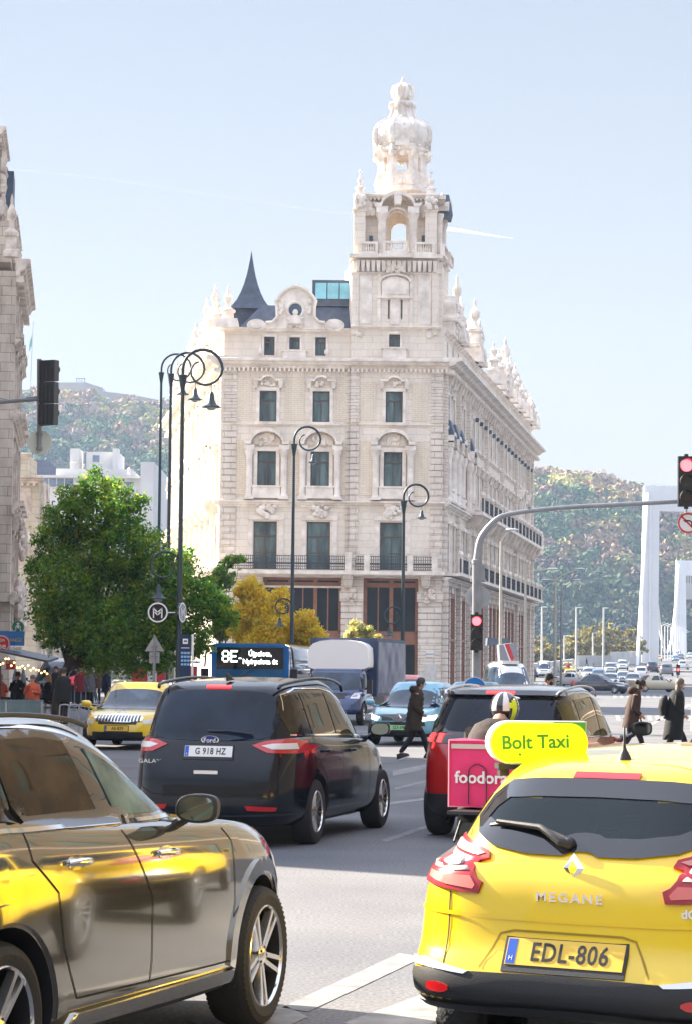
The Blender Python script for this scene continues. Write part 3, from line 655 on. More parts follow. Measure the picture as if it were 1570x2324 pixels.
for s in range(0, 16):
    D.frustum(17+s*3.9, -.6, zC2-.8, zC2+.15, .2, .3, .3, .8); D.box(2+s*5-.2, 2+s*5+.2, -1.4, -1.05, zB, zB+1.25); D.box(17+s*3.9-.2, 17+s*3.9+.2, -1.5, -1.15, zC2+.42, zC2+1.6)
    D.sphere((17+s*3.9, -1.32, zC2+1.9), .3, 6, 4); D.sphere((2+s*5, -1.22, zB+1.5), .28, 6, 4)
D.build('right_cornices', ORN, palace)
D = MB(MR); railing(D, 1, LR, zB, -1.3, step=.35); railing(D, 15.6, LR-2, zC2+.42, -1.42, step=.35); D.build('right_railing', IRON, palace)
m = MB(MR)
for c in cs:
    m.box(c-1.5, c+1.5, -.08, .25, .4, 7.5); m.box(c-1.5, c+1.5, -.16, -.08, 3.9, 4.1); m.box(c-1.5, c+1.5, -.14, -.08, 7.3, 7.6)
    for k in range(5): x = c-1.3+k*.65; m.box(x-.06, x+.06, -.13, -.08, .4, 7.3)
    m.box(c-1.25, c+1.25, .05, .3, .4, 1.2)
o = m.build('right_shopfront', WOOD, palace); m = MB(MR)
for c in cs: m.box(c-1.25, c+1.25, .3, .32, .4, 8.4)
m.build('right_shop_glazing', mat('brown_glazing', (.16, .06, .03), .2, var=.4), o)
m = MB(MR)
for c in cs:
    for k in range(2): m.box(c-.8+k*.9, c-.1+k*.9, -.14, .1, 7.7, 8.2)
m.build('cream_fascia_panels', ORN, palace)
# skyline of the right wing
A = MB(MR); rr_ = random.Random(11)
def dormer(mb, s, w, h):
    mb.prism([(s-w/2, zAT), (s+w/2, zAT), (s+w/2, zAT+h*.35), (s+w*.3, zAT+h*.5), (s+w*.28, zAT+h*.8), (s, zAT+h), (s-w*.28, zAT+h*.8), (s-w*.3, zAT+h*.5), (s-w/2, zAT+h*.35)], -.5, .6)
    mb.box(s-w/2-.1, s+w/2+.1, -.75, .6, zAT+h*.33, zAT+h*.4); carving(mb, s-w*.4, s+w*.4, zAT+.2, zAT+h*.8, -.5, 20, .25, rr_)
for s, h, r_ in ((7, 5.6, .6), (9.5, 4.2, .5), (20, 5.6, .75), (23, 4.5, .6), (36, 4, .6), (41, 4., .6), (47, 6., .8), (52, 4.8, .6), (57, 4.6, .6), (61, 4.2, .6), (66, 3.6, .6), (70, 3.4, .5), (74, 3.4, .6), (78, 3, .6)):
    A = MB(MR); A.frustum(s, -.2, zAT, zAT+1.3, .8, .8, .65, .65); finial(A, (s, -.2, zAT+1.2), h-1.2, r_); A.build('pinnacle', ORN, palace, smooth=True, angle=35)
for s, w_, h in ((4.5, 4, 3.4), (8.3, 2.5, 3.), (21.5, 4.5, 4.), (47, 5, 4.), (62, 4, 2.6), (73, 4, 3.)): A = MB(MR); dormer(A, s, w_, h); A.build('dormer_gable', ORN, palace, smooth=True, angle=35)
m = MB(MR)
for s, h in ((13, 4.5), (31, 7.5), (64, 4)): m.add([(s-1.5,.8,zAT-1),(s+1.5,.8,zAT-1),(s+1.5,3.8,zAT-1),(s-1.5,3.8,zAT-1),(s-.5,1.8,zAT+h*.4),(s+.5,1.8,zAT+h*.4),(s+.5,2.8,zAT+h*.4),(s-.5,2.8,zAT+h*.4),(s,2.3,zAT+h)], [(0,1,5,4),(1,2,6,5),(2,3,7,6),(3,0,4,7),(4,5,8),(5,6,8),(6,7,8),(7,4,8)])
m.build('turret_roof', SLATE, palace)
# ================================================================ left wing
al = R(8.14); ML = Matrix.Rotation(R(90)+al, 4, 'Z') @ Matrix.Scale(-1, 4, (0, 1, 0)); LL = 56
W = MB(ML); hs = []; cl = [3.6+5.4*k for k in range(10)]
for c in cl:
    for z, w_, h_, k in rows: hs.append((c-w_/2, c+w_/2, z, z+h_))
wall_holes(W, 0, LL, 0, zAT, hs, .4); W.quad((0,1,0), (0,1,zAT), (LL,1,zAT), (LL,1,0)); W.build('left_wall', ST, palace)
for c in cl[:9]:
    for z, w_, h_, k in rows: window(palace, c, z, w_, h_, ML, k)
rr_ = random.Random(8)
for i, c in enumerate(cl):
    D = MB(ML)
    aedicule(D, c, rows[1][0], 1.3, 2.8, rnd=rr_); surround(D, c, rows[0][0], 1.25, 2.5, rnd=rr_); surround(D, c, rows[2][0], 1.5, 3.6, rnd=rr_, ears=False)
    D.box(c+2.1, c+2.7, -.35, 0, zB, zMC); D.box(c-1.6, c+1.6, -1.1, 0, rows[1][0]-1.15, rows[1][0]-.95); D.frustum(c, -.5, rows[1][0]-2.2, rows[1][0]-1.15, .5, .25, 1.1, .8)
    D.build('window_surround', ORN, palace, smooth=True, angle=35)
D = MB(ML); cornice(D, -.3, LL, zMC, 1.4, .95, .5); cornice(D, 0, LL, zC2-.35, .6, .5); cornice(D, 0, LL, zB-.3, .8, .5); cornice(D, 0, LL, zAT-.2, .35, .3); pier(D, 0, 1, 0, zMC, -.2, 0)
D.build('left_cornices', ORN, palace)
A = MB(ML)
for s, h, r_ in ((6, 4.4, .6), (11, 3.4, .5), (14, 4.6, .6), (20, 3., .5), (25, 4., .6), (32, 3.4, .6), (40, 3, .5), (48, 3.4, .5)):
    A = MB(ML); A.frustum(s, -.2, zAT, zAT+1, .7, .7, .55, .55); finial(A, (s, -.2, zAT+.9), h-.9, r_); A.build('pinnacle', ORN, palace, smooth=True, angle=35)
for s in (9, 27): A = MB(ML); dormer(A, s, 4, 3); A.build('dormer_gable', ORN, palace, smooth=True, angle=35)
# ================================================================ roofs
yb = 7.
def wl(y): return -math.tan(al)*y
def wr2(y): return uR+math.tan(ang)*y
m = MB(); zr = Z(681)
m.add([(wl(.8)+.8,.8,zAT-.3), (tl,.8,zAT-.3), (tl,3.2,zr), (wl(3)+3.2,3.2,zr)], [(0,1,2,3)])
m.add([(wl(.8)+.8,.8,zAT-.3), (wl(3)+3.2,3.2,zr), (wl(50)+3,50,zr), (wl(50)+.8,50,zAT-.3)], [(0,1,2,3)])
m.add([(tl,3.2,zr), (wl(3)+3.2,3.2,zr), (wl(50)+3,50,zr), (wr2(70)-4,70,zr), (wr2(3)-4,3.2,zr)], [(0,1,2,3,4)])
m.add([(wr2(1)-1,1,zAT-.3), (wr2(76)-1,76,zAT-.3), (wr2(70)-4,70,zr), (wr2(3)-4,3.2,zr)], [(0,1,2,3)])
m.add([(wl(50),50,zAT), (wl(50),50,0), (wr2(77),77,0), (wr2(77),77,zAT)], [(0,1,2,3)])
m.add([(wl(50),50,zAT), (wr2(77),77,zAT), (wr2(70)-4,70,zr), (wl(50)+3,50,zr)], [(0,1,2,3)])
m.build('mansard_roof', SLATE, palace)
m = MB(); sx_, sy_ = at(570, 700, PY+6).x-O0.x, 6.; zs_ = at(572, 706, PY+6).z; zt_ = at(573, 568, PY+6).z
m.lathe([(a*1.9, zs_+(zt_-zs_)*b_) for a, b_ in ((1.25,0),(1.02,.07),(.80,.16),(.60,.28),(.42,.42),(.27,.57),(.16,.72),(.07,.87),(0,1))], (sx_, sy_, 0), 4, ph=pi/4); m.box(sx_-1.35, sx_+1.35, sy_-1.3, sy_+1.3, zAT-1, zs_)
m.build('spire', SLATE, palace); m = MB(); m.lathe([(.35, 0), (.1, 1.6), (0, 2.2)], (U(539,680), sy_+5, Z(690,540)), 4); m.build('small_spire', SLATE, palace)
m = MB(); a, b2 = U(708, 650), tl+.02; za, zb_ = Z(673), Z(622)
m.box(a, b2, 3., 6, za-.3, zb_-0.0); o = m.build('roof_dormer', SLATE, palace); g = MB(); n = 3
for k in range(n): g.box(a+.25+(b2-a-.3)*k/n, a+.25+(b2-a-.3)*(k+1)/n-.08, 2.9, 3.02, za+.25, zb_-.25)
g.build('pane', CYAN, o)
m = MB(); u = U(663, 645); m.frustum(u, 3.4, Z(658), Z(636), .6, .5, .38, .3); m.frustum(u, 3.4, zAT, Z(658), .62, .55, .6, .5); m.build('roof_vent', ZINC, palace)
m = MB(); u = U(690, 652); m.lathe([(.05,0),(.3,.06),(.36,.14)], (u, 2.6, Z(651)), 12, ax='y'); m.tube([(u,2.7,zr-.5),(u,2.7,Z(650))], .04); m.build('roof_dish', ZINC, palace)
# signs on the palace
m = MB(); m.box(U(965,1484), U(984,1484), -.56, -.52, Z(1489), Z(1477)); o = m.build('street_plate', mat('white_enamel', (.8,.8,.78), .3), palace)
t = MB(); text_mb(t, 'SZABAD SAJTÓ ÚT', Matrix.Translation((U(974.5,1484), -.565, Z(1483))) @ FACE_CAM, .13, .01, wide=.62); t.build('lettering', IRON, o)
m = MB(); m.box(U(962,1530), U(988,1530), -.56, -.51, Z(1548), Z(1507)); m.build('stone_plaque', mat('plaque_marble', (.66,.63,.6), .5, var=.2), palace)
# ================================================================ left buildings
LBX = lambda Y: -5.6-.1114*Y
def LB(Y0): return Matrix.Translation((LBX(Y0), Y0, 0)) @ Matrix.Rotation(R(90)+math.atan(.1114), 4, 'Z')
AST = stone('weathered_left_stone', (.66, .58, .49), (.46, .38, .31), course=.5, width=1.1, mortar=.02)
AOR = mat('weathered_carving', (.68, .60, .52), .85, var=.5, vscale=1.6, bump=1, bscale=5, stain=(.40, .32, .26))
lb = empty('arcade_building', (0, 0, 0), 0, 'weathered ornate stone building with balconies along the left edge', 'building')
M = LB(69); L = 72.5; S0 = 53.5; W = MB(M); hs = []; cl = [55+4.5*k for k in range(4)]; H = 22.3; r5 = random.Random(4)
lv = [(5.6, 3.0), (10.6, 2.9), (15.2, 2.9), (19.2, 1.8)]
for c in cl:
    for z, h in lv: hs.append((c-.65, c+.65, z, z+h))
    hs.append((c-1.5, c+1.5, .2, 4.2))
wall_holes(W, S0, L, 0, H, hs, .45); W.quad((L,0,0), (L,14,0), (L,14,H), (L,0,H)); W.quad((S0,14,0), (S0,0,0), (S0,0,H), (S0,14,H)); W.quad((S0,14,0), (L,14,0), (L,14,H), (S0,14,H)); W.quad((S0,0,H), (L,0,H), (L,14,H), (S0,14,H))
W.box(S0+.2, L-.2, .9, 1, 0, H-.2); W.build('wall', AST, lb)
gm = MB(M)
for c in cl:
    for z, h in lv: gm.box(c-.6, c+.6, .3, .32, z, z+h)
gm.build('glazing', GLS, lb)
D = MB(M)
for c in cl:
    for j_, (z, h) in enumerate(lv): surround(D, c, z, 1.3, h, rnd=r5, ears=j_ in (0, 2))
cornice(D, S0, L+.5, 21.5, 1.1, .85, .45); cornice(D, S0, L+.2, 9.6, .55, .45); cornice(D, S0, L+.2, 14.4, .5, .4)
D.build('carved_ornament', AOR, lb, smooth=True, angle=35)
lo = empty('low_shading_row', (0, 0, 0), 0, 'two storey stone shop row beside the pavement, left of the view', 'building'); W = MB(M); hs = [(1.5+4.4*k, 3.6+4.4*k, z, z+2.6) for k in range(11) for z in (.6, 6)]  # unseen row, kept low to shade the road but leave tree crowns sunlit
wall_holes(W, 0, 51, 0, 11.5, hs, .4); W.box(.02, 50.98, .6, 9, .01, 11.48); W.build('wall', AST, lo); D = MB(M); cornice(D, 0, 51, 10.8, .7, .7, .5); cornice(D, 0, 51, 4.6, .4, .4); D.build('cornices', AOR, lo); D = MB(M); [D.box(a, b_, .3, .34, c, d) for a, b_, c, d in hs]; D.build('window', GLS, lo)
# projecting end bay with a stepped tower over it
D = MB(M); a0, a1, pj = 56.5, 72.3, 2.2
D.box(a0, a1, -pj, 0, 5.0, H); D.box(a0+1, a1-1, -pj, .5, 0, 5.0)
D.box(a0+2, a1-3.5, -pj+.35, 5, H+.8, H+3); D.box(a0+1.5, a0+9, -pj+1.2, 5, H+3, H+7.6); D.box(a0+2.5, a0+7, -pj+1.9, 4.4, H+7.6, H+10.4); D.frustum(a0+4.7, 1.3, H+10.4, H+13.2, 1.5, 1.4, .5, .5); D.build('bay', AST, lb)
D = MB(M)
cornice(D, a0-.4, a1+.5, H-.3, .75, .9, .45, y=-pj); cornice(D, a0-.2, a1+.3, 9.6, .4, .45, y=-pj); cornice(D, a0-.2, a1+.3, 14.4, .4, .4, y=-pj); cornice(D, a0-.2, a1+.3, 18.4, .3, .3, y=-pj); cornice(D, a0-.2, a1+.3, 4.9, .55, .5, y=-pj)
cornice(D, a0+1.7, a1-3.2, H+2.9, .35, .4, y=-pj+.35); cornice(D, a0+1.2, a0+9.3, H+7.3, .5, .6, .4, y=-pj+1.2); cornice(D, a0+2.3, a0+7.2, H+10.2, .35, .4, y=-pj+1.9)
for c in (59, 63.5, 68):
    D.M = M @ Matrix.Translation((0, -pj, 0))
    for j, (z, h) in enumerate(lv): surround(D, c, z, 1.2, h, rnd=r5, ears=j in (0, 2)); [D.box(c-1., c+1., -.6, 0, z-.5, z-.22) if j in (1, 2) else None]
    carving(D, c+.9, c+3.4, 3.4, 6.2, -.25, 34, .3, r5); carving(D, c+1., c+3.2, 7.6, 9.6, -.3, 18, .22, r5); D.M = M
for x, y, z, h in ((a1-.6, -pj+.3, H+.8, 2.6), (a0+.5, -pj+.3, H+.8, 3.4), (a1-4, -pj+.6, H+3.2, 2.6), (a0+9.3, -pj+1.2, H+3.2, 3.2), (a0+8.4, -pj+1.6, H+8, 2.6), (a0+1.9, -pj+1.6, H+8, 3), (a0+4.7, 1.3, H+13, 3.4), (a0+6.8, -pj+2.2, H+10.5, 2)): finial(D, (x, y, z), h, .42)
carving(D, a0+2, a0+8.5, H+3.6, H+7, -pj+1.1, 60, .3, r5); carving(D, a0+2.8, a0+6.8, H+8, H+10, -pj+1.8, 30, .22, r5); carving(D, a0+2.4, a1-4, H+1, H+2.8, -pj+.3, 40, .24, r5)
D.build('bay_carving', AOR, lb, smooth=True, angle=35)
for c in (59, 63.5, 68):
    for z, h in lv: window(lb, c, z, 1.2, h, M @ Matrix.Translation((0, -pj-.3, 0)))
D = MB(M); D.box(a0+6.5, a0+9.4, -pj+.4, 1.2, H+4.6, H+6.6); D.box(a0+9.5, a1-4.6, -pj+.6, 3, H+2.9, H+4.4); D.build('slate_dormer', SLATE2, lb)
D = MB(M); railing(D, a1-3, a1+.2, H+.6, -pj+.1, h=.9, step=.5); D.build('roof_railing', IRON, lb)
b2 = empty('shading_block', (0, 0, 0), 0, 'five storey stone corner block nearest on the left outside the view', 'building')  # out of view, added and sized to cast the shade edge across the road
M2 = Matrix.Translation((1.6, 0, 0)) @ LB(34.5); W = MB(M2); hs = []; Lb = 24.5; Db = 8.
for k in range(5):
    for z in (5.5, 10, 14): hs.append((1.8+4.6*k, 3.2+4.6*k, z, z+2.6))
wall_holes(W, 0, Lb, 0, 19, hs, .4); W.quad((0,Db,0), (Lb,Db,0), (Lb,Db,19), (0,Db,19)); W.quad((0,Db,0), (0,0,0), (0,0,19), (0,Db,19)); W.quad((Lb,0,0), (Lb,Db,0), (Lb,Db,19), (Lb,0,19)); W.quad((0,0,19), (Lb,0,19), (Lb,Db,19), (0,Db,19)); W.build('wall', AST, b2)
D = MB(M2)
for a, b_, c, d in hs: D.box(a, b_, .3, .33, c, d)
D.build('window', GLS, b2); D = MB(M2); cornice(D, -.3, Lb+.3, 18.2, .9, .8, .5); cornice(D, 0, Lb, 4.4, .5, .4); D.build('cornices', AOR, b2)
# the sunlit side of the boulevard, right of the view
for i, (y0_, y1_, h_, xx, col_) in enumerate(((-30, 8, 21, 21, (.085,.06,.04)), (12, 48, 24, 22.5, (.10,.075,.05)), (50, 92, 20, 26, (.12,.10,.08)))):
    r_ = empty('street_building', (xx, y0_, 0), 0, ('dark ochre', 'dark brown', 'brown grey')[i]+' street building on the sunlit side of the road, off to the right', 'building')
    M3 = Matrix.Rotation(R(90), 4, 'Z') @ Matrix.Scale(-1, 4, (0, 1, 0)); L3 = y1_-y0_; W = MB(M3); hs = [(2+4*k, 3.4+4*k, z, z+2.4) for k in range(int(L3/4)-1) for z in (1, 6, 10.5, 15)]
    wall_holes(W, 0, L3, 0, h_, hs, .35); W.quad((0,-12,0), (L3,-12,0), (L3,-12,h_), (0,-12,h_)) if 0 else None; W.box(0.02, L3-.02, .5, 12, 0, h_-.02); W.build('wall', mat('street_render_%d' % i, col_, .9, var=.2, vscale=.4), r_)
    D = MB(M3); [D.box(a, b_, .2, .24, c, d) for a, b_, c, d in hs]; D.build('window', GLS, r_); D = MB(M3); cornice(D, 0, L3, h_-.8, .8, .8); cornice(D, 0, L3, 4.8, .4, .4); D.build('cornices', AOR, r_)
bk = empty('rear_terrace', (0, -34, 0), 0, 'row of brown brick buildings behind the viewpoint, facing the palace', 'building'); W = MB(); W.box(-60, 21, -12, 0, 0, 17); W.build('wall', mat('rear_brick', (.13,.10,.08), .9, var=.4, vscale=.6), bk); W = MB()
for k in range(20):
    for z in (1, 5.5, 9.5, 13.2): W.box(-58+4*k, -56.3+4*k, 0, .05, z, z+2.4)
W.build('window', GLS, bk)
# yellow building beyond, sunlit
YST = stone('yellow_render', (.66, .60, .47), (.54, .47, .36), course=.5, width=1.2, mortar=.015)
yb_ = empty('yellow_building', (0, 0, 0), 0, 'pale yellow building behind the weathered one, seen in a narrow strip', 'building')
P0 = at(82, 1500, 165); W = MB(); x1 = P0.x
W.box(x1-16, x1, 165, 170, 0, 14.4); W.box(x1-16, x1-.8, 165.3, 170, 14.4, 16.0); o = W.build('wall', YST, yb_)
W = MB()
for k in range(2): W.box(x1-.35, x1+.25, 166+k*2, 167.2+k*2, 1, 14.3)
cornice(W, x1-16, x1+.3, 14.1, .5, .5, .4, y=165.0); cornice(W, x1-16, x1-.6, 15.8, .4, .4, y=165.3)
for k in range(3):
    for z in (5.5, 9, 12): W.box(x1-1.5-k*2.2, x1-.5-k*2.2, 164.93, 165, z, z+1.8)
W.build('cornices', AOR, yb_)
# white block across
WH = mat('white_render', (.66, .66, .66), .8, var=.12, vscale=.3); WHG = glassmat('blue_window_band', (.16, .22, .32), .15, .4, .3)
wb = empty('white_office_block', (0, 0, 0), 0, 'long low white flat roofed block beyond the green tree', 'building')
def wp(px, py, Y=262): return at(px, py, Y)
W = MB(); a, b_ = wp(52, 1065), wp(348, 1075)
W.box(a.x-8, b_.x, 262, 285, 0, wp(200,1085).z); W.box(a.x+3.5, b_.x-2.4, 263.2, 283, wp(200,1085).z, wp(200,1062).z)
W.box(wp(155,1050).x, wp(176,1050).x, 264, 268, wp(200,1062).z-.3, wp(160,1014).z); W.box(wp(190,1050).x, wp(264,1050).x, 265, 272, wp(200,1062).z-.3, wp(225,1020).z)
W.box(wp(252,1050).x, wp(265,1050).x, 264, 266, wp(200,1062).z-.3, wp(260,1014).z); W.box(wp(60,1060).x, wp(335,1060).x, 261.6, 263, wp(200,1085).z, wp(200,1085).z+.25)
W.box(wp(322,1050).x, wp(352,1050).x, 261, 280, 0, wp(335,1050).z)
W.build('wall', WH, wb)
W = MB()
for x0_, x1_ in ((93,110),(113,128),(131,146),(149,167),(60,88)): W.box(wp(x0_,1090).x, wp(x1_,1090).x, 261.9, 262.3, wp(100,1104).z, wp(100,1086).z)
W.box(wp(288,1090).x, wp(304,1090).x, 261.9, 262.3, wp(290,1104).z, wp(290,1094).z); W.box(wp(205,1035).x, wp(220,1035).x, 264.9, 265.2, wp(210,1043).z, wp(210,1028).z)
for j in range(5):
    for k in range(18): x = wp(70,1150).x+k*.75; W.box(x, x+.42, 261.9, 262.3, 2+3*j, 3.7+3*j)
W.build('window', WHG, wb)
W = MB(); W.frustum(wp(45,1060).x, 270, wp(60,1088).z, wp(60,1035).z, 5.5, 6, 2.5, 3); W.build('mansard_roof', SLATE, wb)
W = MB(); u = wp(293,1075); W.lathe([(.25,0),(.3,.5),(.15,.8),(.2,1.1),(0,1.3)], (u.x, 262.5, wp(200,1085).z), 8); W.lathe([(.05,0),(.45,.1),(.5,.2)], (wp(168,1058).x, 263.8, wp(168,1061).z+.6), 10); W.build('roof_vent', WH, wb)
# a row of lower houses closing the square behind the tree
hs_ = empty('square_building', (0, 0, 0), 0, 'grey stone building across the square, seen below the tree canopy', 'building')
W = MB(); a = at(-30, 1500, 235); b_ = at(392, 1500, 235); W.box(a.x, b_.x, 235, 250, 0, 12.5); W.build('wall', WH if 0 else mat('grey_stone_wall', (.42,.40,.37), .85, var=.3, vscale=.6), hs_)
W = MB()
for k in range(9):
    x = a.x+1+k*2.1
    for z in (.4, 4.6, 8.6): W.box(x, x+1.2, 234.9, 235, z, z+(2.8 if z < 1 else 2))
W.build('window', GLS, hs_)
# ================================================================ hill
def ridge_z(X, Y0=1155):
    px = 785+X/Y0*F
    tab = [(-2500,940),(-600,900),(0,888),(60,886),(130,882),(235,893),(350,905),(500,935),(700,960),(900,1000),(1100,1155),(1205,1072),(1260,1064),(1320,1076),(1400,1088),(1450,1106),(1500,1112),(1570,1122),(1700,1150),(2200,1260),(3200,1420)]
    py = lerp1(tab, px); py0 = 1510+(px-785)*.0105
    return 1.9+(py0-py)/F*Y0-7.5
from mathutils import noise as mn
def hill_z(X, Y):
    t = min(1, max(0, (Y-885)/(1155-885))); s = t*t*(3-2*t)*.45+t*.55
    z = 4+(ridge_z(X*1155/max(Y, 885)*.5+X*.5)-6)*s
    return z+6*mn.noise(Vector((X*.018, Y*.018, 0)))*min(1, t*4)*(1-t)*2+ (0 if Y < 1155 else -(Y-1155)*.15)
HM = mat('hill_earth', (.16, .15, .08), .95, var=.4, vscale=.05)
m = MB(); xs = [-700+14*k for k in range(110)]; ys = [850+12*k for k in range(60)]
nx = len(xs); m.add([(x, y, hill_z(x, y)) for y in ys for x in xs], [(j*nx+i, j*nx+i+1, (j+1)*nx+i+1, (j+1)*nx+i) for j in range(len(ys)-1) for i in range(nx-1)])
tag(m.build('hill', HM, smooth=True, fix=False), kind='structure')
def leafmat(name, transl=.25, rough=.6):
    m = bpy.data.materials.new(name); m.use_nodes = True; n = m.node_tree; b = n.nodes['Principled BSDF']
    a = n.nodes.new('ShaderNodeVertexColor'); a.layer_name = 'tint'; n.links.new(a.outputs['Color'], b.inputs['Base Color']); b.inputs['Roughness'].default_value = rough
    if transl:
        tr_ = n.nodes.new('ShaderNodeBsdfTranslucent'); n.links.new(a.outputs['Color'], tr_.inputs['Color']); mx = n.nodes.new('ShaderNodeMixShader'); mx.inputs[0].default_value = transl
        n.links.new(b.outputs[0], mx.inputs[1]); n.links.new(tr_.outputs[0], mx.inputs[2]); n.links.new(mx.outputs[0], n.nodes['Material Output'].inputs['Surface'])
    return m
def np_mesh(name, V, Fq, colv, m, parent=None, smooth=False):
    me = bpy.data.meshes.new(name); k = Fq.shape[1]
    me.vertices.add(len(V)); me.vertices.foreach_set('co', V.astype(np.float32).ravel()); me.loops.add(Fq.size); me.loops.foreach_set('vertex_index', Fq.astype(np.int32).ravel())
    me.polygons.add(len(Fq)); me.polygons.foreach_set('loop_start', np.arange(0, Fq.size, k, dtype=np.int32)); me.polygons.foreach_set('loop_total', np.full(len(Fq), k, dtype=np.int32))
    me.update(calc_edges=True); ca = me.color_attributes.new('tint', 'FLOAT_COLOR', 'POINT'); c4 = np.ones((len(V), 4), np.float32); c4[:, :3] = colv; ca.data.foreach_set('color', c4.ravel())
    if smooth: me.polygons.foreach_set('use_smooth', [True]*len(Fq))
    me.materials.append(m); o = bpy.data.objects.new(name, me); COL.objects.link(o)
    if parent: o.parent = parent
    return o
rng = np.random.default_rng(5)
def ico(sub):
    b = bmesh.new(); bmesh.ops.create_icosphere(b, subdivisions=sub, radius=1); V = np.array([v.co[:] for v in b.verts]); Fc = np.array([[v.index for v in f.verts] for f in b.faces]); b.free(); return V, Fc
def crown_protos(n, sub=3, amp=.38):
    V, Fc = ico(sub); out = []
    for k in range(n):
        off = Vector((k*7.1, k*3.3, 0)); W = []
        for p in V:
            q = Vector(p)*1.7+off; r_ = 1+amp*mn.noise(q)*1.2+amp*.75*mn.noise(q*2.7)+amp*.6*mn.noise(q*6.5); W.append(p*r_*(1, 1, .8 if p[2] > 0 else .55))
        out.append(np.array(W))
    return out, Fc
PAL = np.array([(.045,.085,.03),(.06,.10,.035),(.085,.11,.04),(.17,.16,.05),(.20,.13,.06),(.21,.15,.10),(.16,.10,.07),(.26,.24,.07),(.11,.085,.06)])
def crown_cards(n, k=260):
    out = []
    for _ in range(n):
        d = rng.normal(0, 1, (k, 3)); d[:, 2] = np.abs(d[:, 2])*1.1-.25; d /= np.linalg.norm(d, axis=1)[:, None]; lob = 1+.28*np.sin(d[:, :1]*rng.uniform(2, 5)+rng.uniform(0, 6))*np.cos(d[:, 1:2]*rng.uniform(2, 5)+rng.uniform(0, 6)); c = d*lob*rng.uniform(.72, 1.05, (k, 1)); c[:, 2] *= .85
        nr = d+rng.normal(0, .55, (k, 3)); nr /= np.linalg.norm(nr, axis=1)[:, None]; t = np.cross(nr, rng.normal(0, 1, (k, 3))); t /= np.linalg.norm(t, axis=1)[:, None]; b = np.cross(nr, t); s = rng.uniform(.10, .21, (k, 1))
        out.append(np.stack([c-t*s, c-b*s*.8, c+t*s, c+b*s*.8], 1).reshape(-1, 3))
    return out, np.arange(k*4).reshape(-1, 4)
def forest(name, pts, rad, cols, m, protos, Fc):
    Vs, Fs, Cs = [], [], []; k = 0; nq = len(Fc)
    for (x, y, z), r_, c in zip(pts, rad, cols):
        P_ = protos[rng.integers(len(protos))]; a = rng.uniform(0, 6.28); ca_, sa = math.cos(a), math.sin(a)
        Q = P_ @ np.array([[ca_, sa, 0], [-sa, ca_, 0], [0, 0, 1]]); sc_ = r_*np.array([1, 1, rng.uniform(.85, 1.35)])
        Vs.append(Q*sc_+(x, y, z)); Fs.append(Fc+k); k += len(Q); Cs.append(np.clip(c*np.repeat(1+rng.normal(0, .05, (nq, 1)), 4, 0), .01, 1))
    return np_mesh(name, np.concatenate(Vs), np.concatenate(Fs), np.concatenate(Cs), m)
protos, FC = crown_cards(9); HLM = leafmat('hillside_foliage', 0, .9)
pts, rad, cols_ = [], [], []
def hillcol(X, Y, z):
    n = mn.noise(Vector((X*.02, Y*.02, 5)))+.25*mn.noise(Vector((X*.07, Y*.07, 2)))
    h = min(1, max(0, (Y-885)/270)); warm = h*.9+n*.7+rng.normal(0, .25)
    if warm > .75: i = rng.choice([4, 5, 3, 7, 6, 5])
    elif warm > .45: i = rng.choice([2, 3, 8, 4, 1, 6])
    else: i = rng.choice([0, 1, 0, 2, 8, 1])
    return PAL[i]*rng.uniform(.78, 1.22)*(.42+1.6*h)  # crowns darker downslope, lighter on top: hillside shade put into their colour
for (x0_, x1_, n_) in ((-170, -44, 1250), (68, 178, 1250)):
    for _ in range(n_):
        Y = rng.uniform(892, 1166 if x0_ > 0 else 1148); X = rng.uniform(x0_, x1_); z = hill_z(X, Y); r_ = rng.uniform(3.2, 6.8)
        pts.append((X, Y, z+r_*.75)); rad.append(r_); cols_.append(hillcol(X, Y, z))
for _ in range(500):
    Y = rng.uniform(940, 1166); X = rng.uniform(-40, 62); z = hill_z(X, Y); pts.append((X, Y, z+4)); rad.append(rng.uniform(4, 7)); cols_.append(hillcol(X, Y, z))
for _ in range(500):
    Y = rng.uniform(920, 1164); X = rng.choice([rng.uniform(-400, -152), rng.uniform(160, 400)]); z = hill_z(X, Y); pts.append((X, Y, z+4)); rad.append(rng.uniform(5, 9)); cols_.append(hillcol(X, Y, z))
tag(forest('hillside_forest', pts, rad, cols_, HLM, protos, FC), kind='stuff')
# citadel
cit = empty('citadel', (0, 0, 0), 0, 'low grey fortress wall along the hilltop', 'fortress'); CS = mat('citadel_stone', (.42, .38, .36), .9, var=.15, vscale=.05)
W = MB(); ap = lambda px, py, Y=1159: at(px, py, Y)
for (x0_, y0_, x1_, y1_) in ((128,868,196,868),(196,868,234,880),(234,888,300,896),(300,896,352,906),(352,906,470,925),(30,886,128,880)):
    a, b_ = ap(x0_, y0_), ap(x1_, y1_); W.add([(a.x,1159,a.z-26),(b_.x,1159,b_.z-26),(b_.x,1159,b_.z),(a.x,1159,a.z),(a.x,1176,a.z-26),(b_.x,1176,b_.z-26),(b_.x,1176,b_.z),(a.x,1176,a.z)], [(0,1,2,3),(3,2,6,7),(1,5,6,2),(0,3,7,4),(4,7,6,5)])
W.build('wall', CS, cit); W = MB()
for k in range(4): x = ap(172+k*6, 860).x; W.box(x-.3, x+.3, 1164, 1164.6, ap(175,868).z-.5, ap(175,855).z); 
W.box(ap(170,858).x, ap(192,858).x, 1164, 1165, ap(175,857).z, ap(175,855).z); W.build('mast_frame', ZINC, cit)
fp = empty('flagpole', ap(69, 870, 1172), 0, 'tall thin flagpole with a green pennant on the left of the hilltop', 'flagpole'); q = fp.location
